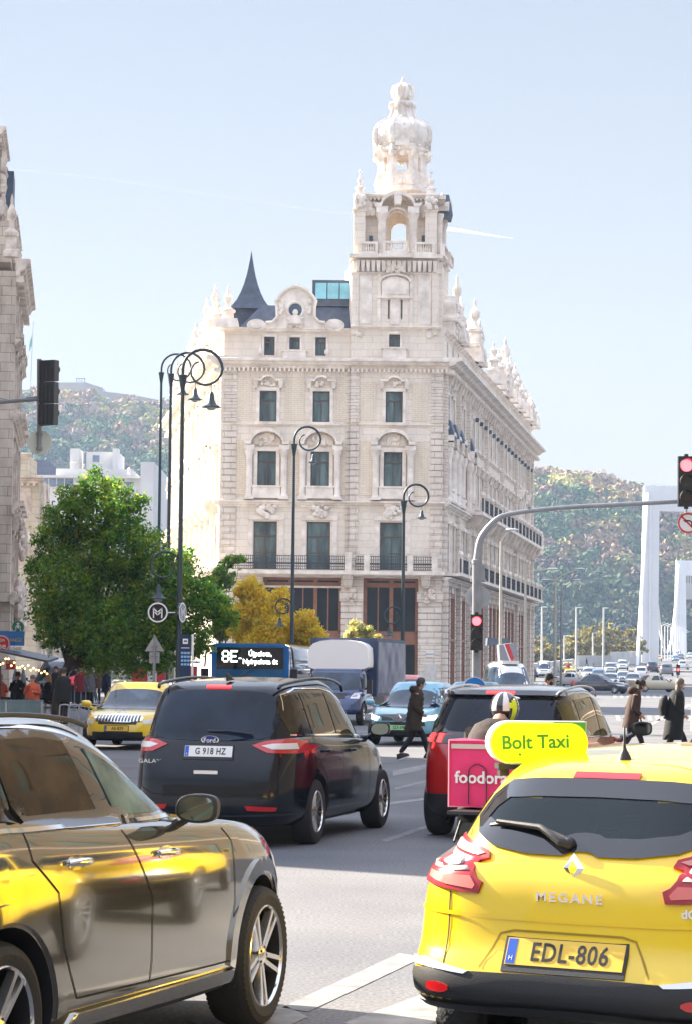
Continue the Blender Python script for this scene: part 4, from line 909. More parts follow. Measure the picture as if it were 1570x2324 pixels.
m = MB(); h = ap(75, 730, 1172).z-q.z; m.tube([(0,0,-14),(1.,0,h)], [.35,.2], 6); m.build('pole', ZINC, fp)
m = MB(); m.add([(.6,0,h*.78),(.7,0,h*.62),(-.9,.4,h*.5),(-.6,.3,h*.68),(.6,.06,h*.78),(.7,.06,h*.62),(-.9,.46,h*.5),(-.6,.36,h*.68)], [(0,1,2,3),(7,6,5,4),(0,3,7,4),(1,5,6,2),(3,2,6,7),(0,4,5,1)]); m.build('pennant', mat('green_cloth', (.05,.3,.22), .8), fp)
# small summit building seen through the far portal
m = MB(); p = at(1560, 1305, 900); m.box(p.x-2, p.x+5, 900, 908, p.z-9, p.z+1); 
vw = empty('hillside_terrace', (0,0,0), 0, 'grey colonnaded terrace on the slope seen through the far bridge portal', 'terrace'); m.build('wall', CS, vw); m = MB()
for k in range(7): m.box(p.x-1.6+k*.95, p.x-1.2+k*.95, 899.9, 900, p.z-3, p.z)
m.build('window', GLS, vw)
# ================================================================ bridge
BW = mat('white_bridge_steel', (.74, .74, .75), .5, var=.08, vscale=.1)
br_ = empty('suspension_bridge', (0, 0, 0), 0, 'white suspension bridge with two portal towers', 'bridge')
def tower(name, Y, xl_b, xr_b, xl_t, xr_t, ytop, ybeam, ybase, right):
    m = MB(); zb = at(xl_b, ybase, Y).z-14; zt = at(xl_t, ytop, Y).z; a, b_, c, d = at(xl_b,ybase,Y).x, at(xr_b,ybase,Y).x, at(xl_t,ytop,Y).x, at(xr_t,ytop,Y).x
    dy = 3.
    for mir in (0, 1):
        f = (lambda x: 2*right-x) if mir else (lambda x: x)
        m.add([(f(a),Y-dy,zb),(f(b_),Y-dy,zb),(f(b_),Y+dy,zb),(f(a),Y+dy,zb),(f(c),Y-1.5,zt),(f(d),Y-1.5,zt),(f(d),Y+1.5,zt),(f(c),Y+1.5,zt)], [(0,1,5,4),(1,2,6,5),(2,3,7,6),(3,0,4,7),(4,5,6,7)])
        m.tube([(f(c)+.9, Y-3.2, zb+4), (f(c)+1.3, Y-1.9, zt-3)], .25, 6)
    m.box(d-.3, 2*right-d+.3, Y-1.3, Y+1.3, at(xl_t, ybeam, Y).z, zt-.02); return m.build(name, BW, br_), c+.9, zt
_, c1x, c1z = tower('portal_tower', 550, 1449, 1487, 1460, 1494, 1103, 1160, 1500, at(1475,1500,550).x+14)
_, c2x, c2z = tower('portal_tower', 850, 1528, 1556, 1533, 1553, 1272, 1306, 1480, at(1545,1480,850).x+13)
m = MB(); cab = lambda t: Vector((c1x+(c2x-c1x)*t, 550+300*t, (c1z-1)+(c2z-c1z)*t-4*34*t*(1-t)))
N_ = 15; dk = lambda Y: G(min(Y,760))+1.2
m.tube([cab(k/N_) for k in range(N_+1)], .45, 6); m.tube([cab(k/N_)+Vector((27,0,0)) for k in range(N_+1)], .45, 6)
m.tube([cab(0), Vector((c1x-12, 470, 2))], .35, 6)
for k in range(1, N_):
    p = cab(k/N_)
    if p.z > dk(p.y)+.5: m.tube([p, (p.x, p.y, dk(p.y))], .1, 5); m.tube([p+Vector((27,0,0)), (p.x+27, p.y, dk(p.y))], .09, 5)
m.build('cables', BW, br_)
m = MB()
for k in range(12):
    Y = 548+k*26; x = c1x+(c2x-c1x)*(Y-550)/300+2.5; m.tube([(x, Y, G(min(Y,760))), (x, Y, G(min(Y,760))+8.5), (x+1.6, Y, G(min(Y,760))+9)], .11, 5)
m.build('lamp_row', BW, br_)
m = MB(); x0_ = c1x-1.
for k in range(2): xx = k*29; m.add([(c1x-1.5+xx,548,3),(c2x-1.5+xx,850,4),(c2x-1.5+xx,850,G(760)+1.1),(c1x-1.5+xx,548,G(548)+1.1),(c1x-1.1+xx,548,3),(c2x-1.1+xx,850,4),(c2x-1.1+xx,850,G(760)+1.1),(c1x-1.1+xx,548,G(548)+1.1)], [(0,1,2,3),(7,6,5,4),(3,2,6,7)])
m.build('parapet', BW, br_)
# approach parapet walls
CW = mat('concrete_parapet', (.56, .54, .52), .85, var=.2, vscale=.5)
def wallseg(name, pts, h, label):
    m = MB()
    for (a, b_) in zip(pts, pts[1:]):
        d = (Vector(b_)-Vector(a)).normalized(); n_ = Vector((-d.y, d.x, 0))*.2; a, b_ = Vector(a), Vector(b_)
        m.add([a-n_, b_-n_, b_+n_, a+n_, a-n_+Vector((0,0,h)), b_-n_+Vector((0,0,h)), b_+n_+Vector((0,0,h)), a+n_+Vector((0,0,h))], [(0,3,2,1),(4,5,6,7),(0,1,5,4),(1,2,6,5),(2,3,7,6),(3,0,4,7)])
    return tag(m.build(name, CW), label, 'wall')
wallseg('parapet_wall', [tuple(at(1190,1530,290)*1), tuple(at(1250,1521,330))] and [(at(1190,1530,300).x, 300, G(300)), (at(1245,1525,340).x, 340, G(340)), (at(1300,1515,400).x, 400, G(400))], 1.6, 'pale concrete parapet beside the road right of the palace')
wallseg('abutment_wall', [(at(1385,1505,455).x, 455, G(455)), (at(1425,1505,470).x, 470, G(470)), (at(1452,1505,520).x, 520, G(520))], 2.6, 'pale concrete abutment wall at the foot of the near bridge tower')
wallseg('river_wall', [(at(1310,1505,430).x, 430, G(430)), (at(1385,1505,440).x, 440, G(440))], 2.0, 'grey riverside wall between the street poles and the bridge tower')
# contrails, high and far
CT = mat('contrail_vapour', (.95, .95, .97), 1., alpha=.08); CT2 = mat('bright_contrail_vapour', (1, 1, 1), 1., alpha=.75)
for (pts_, w0, w1, mm, lab) in (([(-80,378),(40,386),(250,408),(500,446),(690,474),(800,487)], 5, 7, CT, 'faint thin contrail crossing the sky left of the palace tower'), ([(1000,518),(1060,526),(1110,534),(1163,541)], 13, 2, CT2, 'short bright contrail right of the palace tower')):
    m = MB(); P_ = [at(a, b_, 6500) for a, b_ in pts_]; P_ = cr(P_, 4); n_ = len(P_); m.tube(P_, [(w0+(w1-w0)*i/(n_-1))*.5 for i in range(n_)], 8); tag(m.build('contrail', mm, smooth=True), lab, 'contrail')
# ================================================================ trees
def leaf_tree(name, label, Y, blobs, n, size, cols, trunk, depth=.8, group=None, cat='tree', seed=1, holes=.0, sun=None):
    """blobs: (px,py,r_px) clumps of foliage; leaves are small bent quads through each clump's volume"""
    rg = np.random.default_rng(seed); b0 = at(trunk[0], trunk[1], Y); base = Vector((b0.x, Y, G(Y)))
    root = empty(name, base, 0, label, cat, group); ppm = F/Y
    cs = [(at(x, y, Y)-base, r_/ppm) for x, y, r_ in blobs]; tot = sum(r_**2 for _, r_ in cs); Vs, Fs, Cs = [], [], []; k = 0
    for c, r_ in cs:
        nn = int(n*r_**2/tot); cc = np.array([c.x, rg.uniform(-depth, depth)*1.2, c.z])
        sub = rg.normal(0, 1, (max(3, int(nn/22)), 3)); sub /= np.linalg.norm(sub, axis=1)[:, None]; sub *= (rg.uniform(.35, 1, (len(sub), 1))**.6)*r_
        idx = rg.integers(len(sub), size=nn); ctr = cc+sub[idx]+rg.normal(0, .13*r_**.5, (nn, 3))
        nrm = rg.normal(0, 1, (nn, 3)); nrm[:, 2] += .6; nrm /= np.linalg.norm(nrm, axis=1)[:, None]
        t = np.cross(nrm, rg.normal(0, 1, (nn, 3))); t /= np.linalg.norm(t, axis=1)[:, None]; bt = np.cross(nrm, t)
        s = size*rg.uniform(.6, 1.3, (nn, 1)); q = np.stack([ctr-t*s, ctr-bt*s*.45, ctr+t*s, ctr+bt*s*.45], 1).reshape(-1, 3)
        tint = np.array(cols)[(rg.random(nn)**1.3*len(cols)).astype(int)]*rg.uniform(.7, 1.3, (nn, 1)); tn = np.array(cols)[rg.integers(len(cols), size=len(sub))][idx]; tint = tint*.5+tn*.5
        Vs.append(q); Cs.append(np.repeat(tint, 4, 0)); Fs.append(np.arange(nn*4).reshape(-1, 4)+k); k += nn*4
    np_mesh('crown', np.concatenate(Vs), np.concatenate(Fs), np.concatenate(Cs), LEAF, root)
    m = MB(); top = max(cs, key=lambda q: q[1])[0]; tr_ = trunk[2]
    m.tube(cr([(0,0,-.1), (.05,0,top.z*.25), (top.x*.3,0,top.z*.5), (top.x*.8,0,top.z*.85)], 4), [tr_*(1-.75*i/12) for i in range(13)], 8)
    for c, r_ in cs: m.tube(cr([(top.x*.2,0,top.z*.38), ((top.x*.3+c.x)*.5, .1, top.z*.35+c.z*.3), tuple(c)], 4), [tr_*.26*(1-.85*i/8) for i in range(9)], 5)
    m.build('trunk', BARK, root); return root
LEAF = leafmat('tree_leaves', .62); BARK = mat('bark', (.06, .045, .035), .9, var=.3, vscale=5, bump=.6, bscale=12)
GRN = [(.045,.15,.025),(.08,.23,.025),(.13,.31,.03),(.25,.40,.035),(.42,.46,.05)]
leaf_tree('leafy_tree', 'large dark green tree beside the tall lamp posts on the left', 82,
 [(225,1105,38),(180,1135,42),(265,1130,42),(140,1170,40),(215,1180,62),(290,1180,45),(325,1145,22),(120,1225,50),(190,1250,75),(270,1250,70),(340,1245,50),(95,1300,45),(160,1330,80),(250,1340,85),(335,1330,70),(400,1290,48),(100,1380,45),(170,1410,75),(260,1430,85),(350,1420,70),(430,1340,55),(420,1400,60),(470,1370,45),(300,1480,60),(220,1480,50),(370,1480,45),(440,1450,45),(500,1390,35),(120,1440,30),(530,1410,22)], 66000, .08, GRN, (133,1560,.24), seed=3)
leaf_tree('leafy_tree', 'thin green branches reaching past the left corner of the palace balcony', 120, [(505,1310,26),(520,1275,14),(545,1265,12),(480,1340,26),(500,1370,30),(528,1400,26),(500,1430,24)], 5200, .13, GRN[1:], (498,1560,.14), seed=5)
YEL = [(.88,.60,.02),(.8,.58,.03),(.9,.70,.06),(.5,.46,.04),(.7,.58,.06)]
leaf_tree('yellow_tree', 'bright yellow autumn tree behind the blue bus', 112, [(565,1335,26),(590,1370,34),(560,1390,38),(610,1400,40),(560,1430,42),(620,1440,46),(665,1430,36),(690,1410,26),(705,1430,26),(715,1455,28),(640,1350,20),(640,1480,42),(580,1480,40),(690,1460,30),(700,1490,30),(545,1340,16)], 30000, .10, YEL, (620,1560,.16), seed=6)
leaf_tree('yellow_tree', 'small pale yellow tree top just above the truck roof', 135, [(812,1425,18),(800,1440,18),(835,1440,16),(855,1452,12),(815,1465,20)], 2600, .12, [(.6,.5,.18),(.5,.47,.18),(.4,.42,.12)], (815,1560,.12), seed=7)
OLV = [(.33,.28,.08),(.26,.25,.07),(.4,.33,.12),(.17,.19,.05),(.3,.2,.09)]
for i, (x, y, r_, lab) in enumerate(((1215,1470,30,'olive autumn tree right beside the far end of the palace'),(1243,1488,26,'low olive tree right of the first street pole'),(1292,1470,30,'round olive tree between the two tall grey street poles'),(1330,1452,34,'tallest pale yellow tree in the row behind the far traffic'),(1375,1450,38,'broad yellow-green tree between the slim poles'),(1425,1462,34,'rounded tan tree just left of the near bridge tower'),(1270,1490,24,'low olive bush at the left end of the riverside row'))):
    leaf_tree('riverside_tree', lab, 505+i*3, [(x,y,r_),(x-r_*.6,y+r_*.5,r_*.7),(x+r_*.6,y+r_*.5,r_*.7),(x,y+r_*.9,r_*.8),(x+r_*.3,y-r_*.5,r_*.5)], 2200, .42, OLV, (x,1515,.3), depth=2, group='autumn trees along the river', seed=20+i)
# bare twigs in front of the left building
# ================================================================ vehicles
def paint(name, col, metal=0., rough=.22, coat=1.): return mat(name, col, rough, metal=metal, coat=coat)
TYRE = mat('tyre_rubber', (.02, .02, .021), .75, bump=.3, bscale=60); RIM = mat('alloy', (.72, .71, .70), .18, metal=.9); RIMD = mat('black_alloy', (.012, .012, .013), .5)
BLK = mat('black_plastic', (.022, .022, .024), .5, bump=.15, bscale=200); GBLK = mat('gloss_black', (.012, .012, .014), .08, coat=1); CHR = mat('chrome', (.85, .85, .86), .08, metal=1)
CGL = mat('car_glass', (.010, .016, .018), .02, spec=.3, var=.8, vscale=3.); CGB = mat('tinted_blue_glass', (.03, .055, .095), .03, var=.7, vscale=2.2, spec=.6)
RED = mat('red_lens', (.55, .012, .015), .12, coat=1); REDL = mat('lit_brake_lens', (1., .03, .03), .2, emit=.9); CLR = mat('clear_lens', (.72, .70, .68), .12, coat=1); LEDW = mat('lit_headlamp', (1, 1, .75), .2, emit=1.6)
PLW = mat('white_plate', (.78, .78, .75), .35); PLY = mat('yellow_plate', (.85, .55, .06), .35); PLG = mat('green_plate', (.35, .7, .35), .35); BLU = mat('plate_blue_band', (.02, .10, .50), .35); INK = mat('black_lettering', (.012, .012, .012), .4); WTX = mat('white_lettering', (.85, .85, .85), .4)
SEAM = mat('panel_gap', (.006, .006, .006), .8); MIR = mat('mirror_glass', (.25, .29, .25), .03, metal=1)
def slices_loft(slices, zf, n1, n2, N, dens, cap_top, cap_bot, crown):
    """slices: (t, w, xr, xf); zf(t, x) height; super-elliptic outlines"""
    t0 = [s[0] for s in slices]; S = []
    for i in range(len(slices)-1):
        for k in range(dens): S.append(t0[i]+(t0[i+1]-t0[i])*k/dens)
    S.append(t0[-1]); tabs = [[(s[0], s[j]) for s in slices] for j in (1, 2, 3)]; vs = []; rings = []
    def ring(t, f=1., dz=0.):
        w_, xr, xf = (lerp1(tb, t) for tb in tabs); xc = (xr+xf)/2; a = (xf-xr)/2; r_ = []
        for k in range(N):
            th = 2*pi*(k+.5)/N; c, s_ = cos(th), sin(th); n_ = n1 if c < 0 else n2
            x = xc+a*f*math.copysign(abs(c)**(2/n_), c); y = w_*f*math.copysign(abs(s_)**(2/(n1*.5+n2*.5) if 0 else 2/n_), s_)
            vs.append((x, y, zf(t, x)+dz*(1-f*f))); r_.append(len(vs)-1)
        rings.append(r_)
    if cap_bot: ring(S[0], .02); ring(S[0], .6)
    for t in S: ring(t)
    if cap_top:
        for f in (.92, .8, .62, .4, .2, .02): ring(S[-1], f, crown)
    fs = []
    for a, b in zip(rings, rings[1:]):
        for k in range(N): fs.append((a[k], a[(k+1)%N], b[(k+1)%N], b[k]))
    fs.append(tuple(rings[0][::-1])); fs.append(tuple(rings[-1])); return vs, fs, len(rings)
class Car:
    def __init__(s, name, label, spec, anchor=None, yaw=0, group=None, N=128, arches=True, cat='car', z=0):
        s.sp = spec; s.root = empty(name, (0, 0, 0), 0, label, cat, group); y_ = R(yaw)
        if anchor:
            (X, Y), (lx, ly) = anchor; h = Vector((sin(y_), cos(y_))); l = Vector((-cos(y_), sin(y_))); c = Vector((X, Y))-h*lx-l*ly
            s.root.location = (c.x, c.y, z); s.root.rotation_euler = (0, 0, R(90)-y_)
        sp = spec; zb = sp['zb']; H = sp['H']; RF = sp['R']; dens = 3 if N > 60 else 1
        v1, f1, _ = slices_loft(sp['low'], lambda t, x: zb+t*(lerp1(H, x)-zb), sp['nr'], sp['nf'], N, dens, True, True, sp.get('hc', .035))
        v2, f2, _ = slices_loft(sp['up'], lambda t, x: lerp1(H, x)-.05+t*(lerp1(RF, x)-lerp1(H, x)+.05), sp.get('nur', sp['nr']), sp.get('nuf', 3.2), N, dens, True, True, sp.get('rc', .03))
        low = MB(); low.add(v1, f1); up = MB(); up.add(v2, f2)
        allm = MB(); allm.add(v1, f1); allm.add(v2, f2); s.bvh = BVHTree.FromPolygons([Vector(v) for v in allm.v], allm.f)
        o = low.build('body', [sp['paint'], BLK, sp.get('roofpaint', sp['paint'])], s.root, smooth=True, angle=50)
        tb = sp.get('black_below', .0)
        for p in o.data.polygons:
            if p.center.z < tb: p.material_index = 1
        if arches:
            cut = MB()
            for ax in sp['axles']:
                for sg in (-1, 1): cut.lathe([(sp['ra'], sg*(sp['w']-.30)), (sp['ra'], sg*(sp['w']+.3))] if sg > 0 else [(sp['ra'], -(sp['w']+.3)), (sp['ra'], -(sp['w']-.30))], (ax, 0, sp['rw']+.01), 40, ax='y')
            co = cut.build('cut', BLK); md = o.modifiers.new('b', 'BOOLEAN'); md.object = co; md.operation = 'DIFFERENCE'; md.solver = 'EXACT'; md.material_mode = 'TRANSFER'
            bpy.context.view_layer.update(); co.location = s.root.location; co.rotation_euler = s.root.rotation_euler; bpy.context.view_layer.update()
            me = bpy.data.meshes.new_from_object(o.evaluated_get(bpy.context.evaluated_depsgraph_get())); o.modifiers.clear(); o.data = me; bpy.data.objects.remove(co)
            nm_ = [m_.name if m_ else '' for m_ in me.materials]; ix = [nm_[p.material_index] for p in me.polygons]; me.materials.clear()
            for m_ in (sp['paint'], BLK, sp.get('roofpaint', sp['paint'])): me.materials.append(m_)
            for p, q_ in zip(me.polygons, ix): p.material_index = 1 if q_ == BLK.name else 0
            me.polygons.foreach_set('use_smooth', [True]*len(me.polygons)); me.set_sharp_from_angle(angle=R(50))
        b = bmesh.new(); b.from_mesh(o.data); u = bmesh.new(); me2 = bpy.data.meshes.new('u'); me2.from_pydata(v2, [], f2); u.from_mesh(me2)
        vm = [b.verts.new(v.co) for v in u.verts]; b.verts.ensure_lookup_table()
        for f in u.faces:
            try: q = b.faces.new([vm[v.index] for v in f.verts]); q.smooth = True; q.material_index = 2
            except ValueError: pass
        u.free(); bmesh.ops.recalc_face_normals(b, faces=b.faces); b.to_mesh(o.data); b.free(); s.body = o
    def hit(s, d, a, z):
        w = 6
        if d == 'rear': o, v = Vector((-w, a, z)), Vector((1, 0, 0))
        elif d == 'front': o, v = Vector((w, a, z)), Vector((-1, 0, 0))
        elif d == 'R': o, v = Vector((a, -w, z)), Vector((0, 1, 0))
        elif d == 'L': o, v = Vector((a, w, z)), Vector((0, -1, 0))
        else: o, v = Vector((a, z, w)), Vector((0, 0, -1))
        r = s.bvh.ray_cast(o, v)
        if r[0] is None:
            g = {'rear': Vector((s.sp['xr'], a, z)), 'front': Vector((s.sp['xf'], a, z)), 'R': Vector((a, -s.sp['w'], z)), 'L': Vector((a, s.sp['w'], z)), 'top': Vector((a, z, 2))}[d]
            r = s.bvh.find_nearest(g)
        n = r[1]; n = n if n.dot(v) <= 0 else -n; return r[0], n
    def patch(s, name, d, poly, m, off=.004, step=.05, parent=None, skirt=.012, dome=0.):
        poly = [Vector(p) for p in poly]; P2 = [p.copy() for p in poly]; dense = []
        for i in range(len(P2)):
            a, b = P2[i], P2[(i+1)%len(P2)]; k = max(1, int((b-a).length/step))
            for j in range(k): dense.append(a.lerp(b, j/k))
        nb = len(dense); xs = [p.x for p in dense]; ys = [p.y for p in dense]; pts = list(dense)
        def inside(q):
            c = False; j = nb-1
            for i in range(nb):
                if (dense[i].y > q.y) != (dense[j].y > q.y) and q.x < (dense[j].x-dense[i].x)*(q.y-dense[i].y)/(dense[j].y-dense[i].y)+dense[i].x: c = not c
                j = i
            return c
        x = min(xs)+step*.5
        while x < max(xs):
            y = min(ys)+step*.5
            while y < max(ys):
                q = Vector((x, y))
                if inside(q) and min((q-p).length for p in dense) > step*.45: pts.append(q)
                y += step
            x += step
        r = geometry.delaunay_2d_cdt(pts, [(i, (i+1)%nb) for i in range(nb)], [], 1, 1e-6)
        V2, E2, F2 = r[0], r[1], r[2]; mb = MB(); vs = []; ns = []
        for q in V2:
            h, n = s.hit(d, q.x, q.y); vs.append(h+n*off); ns.append(n)
        cnt = {}
        for f in F2:
            for i in range(len(f)): e = (f[i], f[(i+1)%len(f)]); cnt[e] = 1
        fs = [tuple(f) for f in F2]; V = [tuple(v) for v in vs]; mp = {}
        for (a, b) in cnt:
            if (b, a) not in cnt:
                for q in (a, b):
                    if q not in mp: mp[q] = len(V); V.append(tuple(vs[q]-ns[q]*(off+skirt)))
                fs.append((b, a, mp[a], mp[b]))
        mb.add(V, fs); return mb.build(name, m, parent or s.root, smooth=True, angle=55)
    def strip(s, name, d, line, wd, m, off=.003, parent=None, closed=False):
        """thin ribbon following the body along a 2D line"""
        L = [Vector(p) for p in line]; D = []
        for i in range(len(L) if closed else len(L)-1):
            a, b = L[i], L[(i+1)%len(L)]; k = max(1, int((b-a).length/.04)); D += [a.lerp(b, j/k) for j in range(k)]
        if not closed: D.append(L[-1])
        V = []; n_ = len(D)
        for i, p in enumerate(D):
            a = D[i-1] if (i or closed) else p; b = D[(i+1)%n_] if (i < n_-1 or closed) else p; t = (b-a).normalized(); q = Vector((-t.y, t.x))*wd/2
            for sg in (-1, 1): h, nn = s.hit(d, (p+q*sg).x, (p+q*sg).y); V.append(h+nn*off)
        f = [(2*i, 2*i+1, (2*i+3)%(2*n_), (2*i+2)%(2*n_)) for i in range(n_ if closed else n_-1)]
        mb = MB(); mb.add(V, f); return mb.build(name, m, parent or s.root, smooth=True)
    def wheel(s, ax, side, style='multi', rim=.24, rm=None, steer=0, simple=False):
        r_ = s.sp['rw']; W_ = s.sp.get('tw', .225); y0 = side*(s.sp['w']-.015)
        w_ = MB(); w_.lathe([(0, 0), (.13, 0), (.13, .08), (0, .08)], (0, -.04, 0), 16, ax='y'); 
        o = w_.build('wheel', RIMD, s.root); o.location = (ax, y0-side*W_/2, r_); o.rotation_euler = (0, 0, (pi if side > 0 else 0)+steer)
        # local: outer face towards -y
        h = W_/2; t = MB(); pr = [(rim*.98, -h+.012), (rim*1.03, -h+.004), (r_*.86, -h-.002), (r_*.955, -h+.012), (r_*.985, -h+.035), (r_, -h+.06)]
        pr = pr+[(a, -b) for a, b in pr[::-1]]; t.lathe(pr+[pr[0]], (0,0,0), 56 if not simple else 20, ax='y', cap=False); 
        if not simple:
            for k in range(64):
                a = 2*pi*k/64
                for sg in (-1, 1): t.add([(r_*.955*cos(a), sg*(h-.008), r_*.955*sin(a)), (r_*.955*cos(a+.05), sg*(h-.008), r_*.955*sin(a+.05)), ((r_+.002)*cos(a+.06), sg*(h-.065), (r_+.002)*sin(a+.06)), ((r_+.002)*cos(a+.015), sg*(h-.065), (r_+.002)*sin(a+.015))], [(0,1,2,3)])
        t.build('tyre', TYRE, o, smooth=True, angle=30)
        q = MB(); rm = rm or RIM; q.lathe([(rim, -h+.012), (rim*.965, -h+.004), (rim*.94, -h+.02)], (0,0,0), 48 if not simple else 16, 0, ax='y', cap=False); q.lathe([(rim*.94, -h+.02), (rim*.92, 0), (rim*.9, h-.02), (rim, h-.02)], (0,0,0), 40 if not simple else 16, 1, ax='y', cap=False); q.lathe([(rim*.92, .02), (rim*.92, .04), (0, .04), (0, .02)][::-1], (0,0,0), 24, 1, ax='y')
        def spoke(a, r0, r1, w0, w1, off0=0., off1=0.):
            T_ = Matrix.Rotation(a, 4, 'Y'); q.add([(r0, -h+.03, off0-w0), (r0, -h+.03, off0+w0), (r1, -h+.012, off1+w1), (r1, -h+.012, off1-w1), (r0, -h+.07, off0-w0*1.5), (r0, -h+.07, off0+w0*1.5), (r1, -h+.05, off1+w1*1.5), (r1, -h+.05, off1-w1*1.5)], [(0,1,2,3), (0,4,5,1), (1,5,6,2), (2,6,7,3), (3,7,4,0)], 0, T_)
        if style == 'double':
            for k in range(5):
                a = 2*pi*k/5+.3
                for sg in (-1, 1): spoke(a, .055, rim*.95, .013, .012, sg*.018, sg*.036)
        elif style == 'multi':
            for k in range(5):
                a = 2*pi*k/5+.5
                spoke(a, .05, rim*.95, .014, .012)
                for sg in (-1, 1): spoke(a+sg*.36, .06, rim*.95, .008, .008, -sg*.012, 0)
        else:
            for k in range(7): spoke(2*pi*k/7, .05, rim*.95, .02, .022)
        q.lathe([(0, -h+.015), (.035, -h+.018), (.06, -h+.03), (.06, -h+.06)], (0,0,0), 16, 0, ax='y')
        for k in range(5): a = 2*pi*k/5; q.sphere((.045*cos(a), -h+.024, .045*sin(a)), .008, 6, 4, 1)
        q.build('rim', [rm, RIMD], o, smooth=True, angle=30); return o
    def plate(s, d, a, z, text, bg=None, w_=.52, h_=.115, ink=None, off=.012, txt2=None, size=.105, wide=.72, band='H'):
        hp, n = s.hit(d, a, z); sg = -1 if d == 'rear' else 1
        # plate frame: x local = to the viewer's right
        xr_ = Vector((0, -1, 0)) if d == 'rear' else Vector((0, 1, 0)); n = Vector((n.x, 0, n.z)).normalized(); up = n.cross(xr_).normalized()
        if up.z < 0: up = -up
        M_ = Matrix((( xr_.x, up.x, n.x, hp.x+n.x*off), (xr_.y, up.y, n.y, hp.y+n.y*off), (xr_.z, up.z, n.z, hp.z+n.z*off), (0,0,0,1)))
        m = MB(M_); m.box(-w_/2-.012, w_/2+.012, -h_/2-.03, h_/2+.012, -off-.02, 0); o = m.build('plate_holder', BLK, s.root)
        m = MB(M_); m.box(-w_/2, w_/2, -h_/2, h_/2, 0, .003); pl = m.build('number_plate', bg or PLW, s.root)
        m = MB(M_); m.box(-w_/2+.004, -w_/2+.045, -h_/2+.004, h_/2-.004, .003, .004); m.build('country_band', BLU, pl)
        m = MB(M_); text_mb(m, band, Matrix.Translation((-w_/2+.024, -.03, .0045)), .028, .001); m.build('country_letter', WTX, pl)
        m = MB(M_); text_mb(m, text, Matrix.Translation((.022, -.002, .0045)), size, .002, wide=wide, bold=.0015, space=1.1); m.build('plate_text', ink or INK, pl); return pl
    def local(s, M_): return M_
def inpoly(p, poly):
    c = False; n = len(poly)
    for i in range(n):
        a, b = poly[i], poly[i-1]
        if (a[1] > p[1]) != (b[1] > p[1]) and p[0] < (b[0]-a[0])*(p[1]-a[1])/(b[1]-a[1])+a[0]: c = not c
    return c
def hollow(car, tests):
    """cut openings in the cabin shell and line the inside with dark trim"""
    o = car.body; b = bmesh.new(); b.from_mesh(o.data); b.faces.ensure_lookup_table(); zb_ = .9
    up_ = [f for f in b.faces if f.material_index == 2]
    dead = [f for f in up_ if any(t(f.calc_center_median()) for t in tests)]; keep = [f for f in up_ if f not in set(dead)]
    b.normal_update(); new = {}; k = len(o.data.materials); o.data.materials.append(BLK)
    for f in keep:
        q = []
        for v in f.verts:
            if v.index not in new: new[v.index] = b.verts.new(v.co-v.normal*.015)
            q.append(new[v.index])
        nf = b.faces.new(q[::-1]); nf.material_index = k; nf.smooth = True
    bmesh.ops.delete(b, geom=dead, context='FACES'); b.to_mesh(o.data); b.free()
def mirror(car, x, y, z, side, m, m2=None, size=1.):
    T_ = Matrix.Translation((x, y, z)) @ Matrix.Diagonal((size, size, size, 1)) @ Matrix.Rotation(-side*.12, 4, 'Z')
    out = chaikin([(-.125,-.075),(.115,-.085),(.135,.03),(.10,.085),(-.11,.08)], 3); b = MB(T_); vs = []; fs = []; n = len(out)
    for xx, f in ((-.075,.93),(-.07,1),(-.02,1),(.03,.9),(.07,.7),(.095,.4),(.1,.05)):
        vs += [(xx, -side*p.x*f*-1 if 0 else (p.x if side > 0 else -p.x)*f, p.y*f) for p in out]
    for i in range(6):
        for k in range(n): fs.append((i*n+k, i*n+(k+1)%n, (i+1)*n+(k+1)%n, (i+1)*n+k))
    fs += [tuple(range(n)), tuple(range(6*n, 7*n))]; b.add(vs, fs); b.tube([(.0, -side*.08, -.06), (.02, -side*.15, -.10), (.04, -side*.24, -.11)], [.03, .03, .04], 8)
    o = b.build('door_mirror', m2 or BLK, car.root, smooth=True, angle=40)
    g = MB(T_); g.prism([((p.x if side > 0 else -p.x)*.84, p.y*.82) for p in out], -.079, -.074, plane='yz'); g.build('mirror_glass', MIR, o); return o
def handle(car, sd, x, z, m, ln=.19):
    sy = -1 if sd == 'R' else 1; pts_ = []
    for k in range(7):
        t = k/6; h, n = car.hit(sd, x-ln/2+ln*t, z-.004*t); pts_.append(h+n*(.012+.035*sin(pi*t)**.5))
    b = MB(); b.tube(pts_, [.010,.016,.018,.018,.018,.016,.010], 10); o = b.build('door_handle', m, car.root, smooth=True)
    r_ = car.patch('handle_recess', sd, chaikin([(x-ln*.45,z-.035),(x+ln*.4,z-.035),(x+ln*.4,z+.03),(x-ln*.45,z+.03)], 2), SEAM if 0 else m, .003, .04, parent=o)
    return o
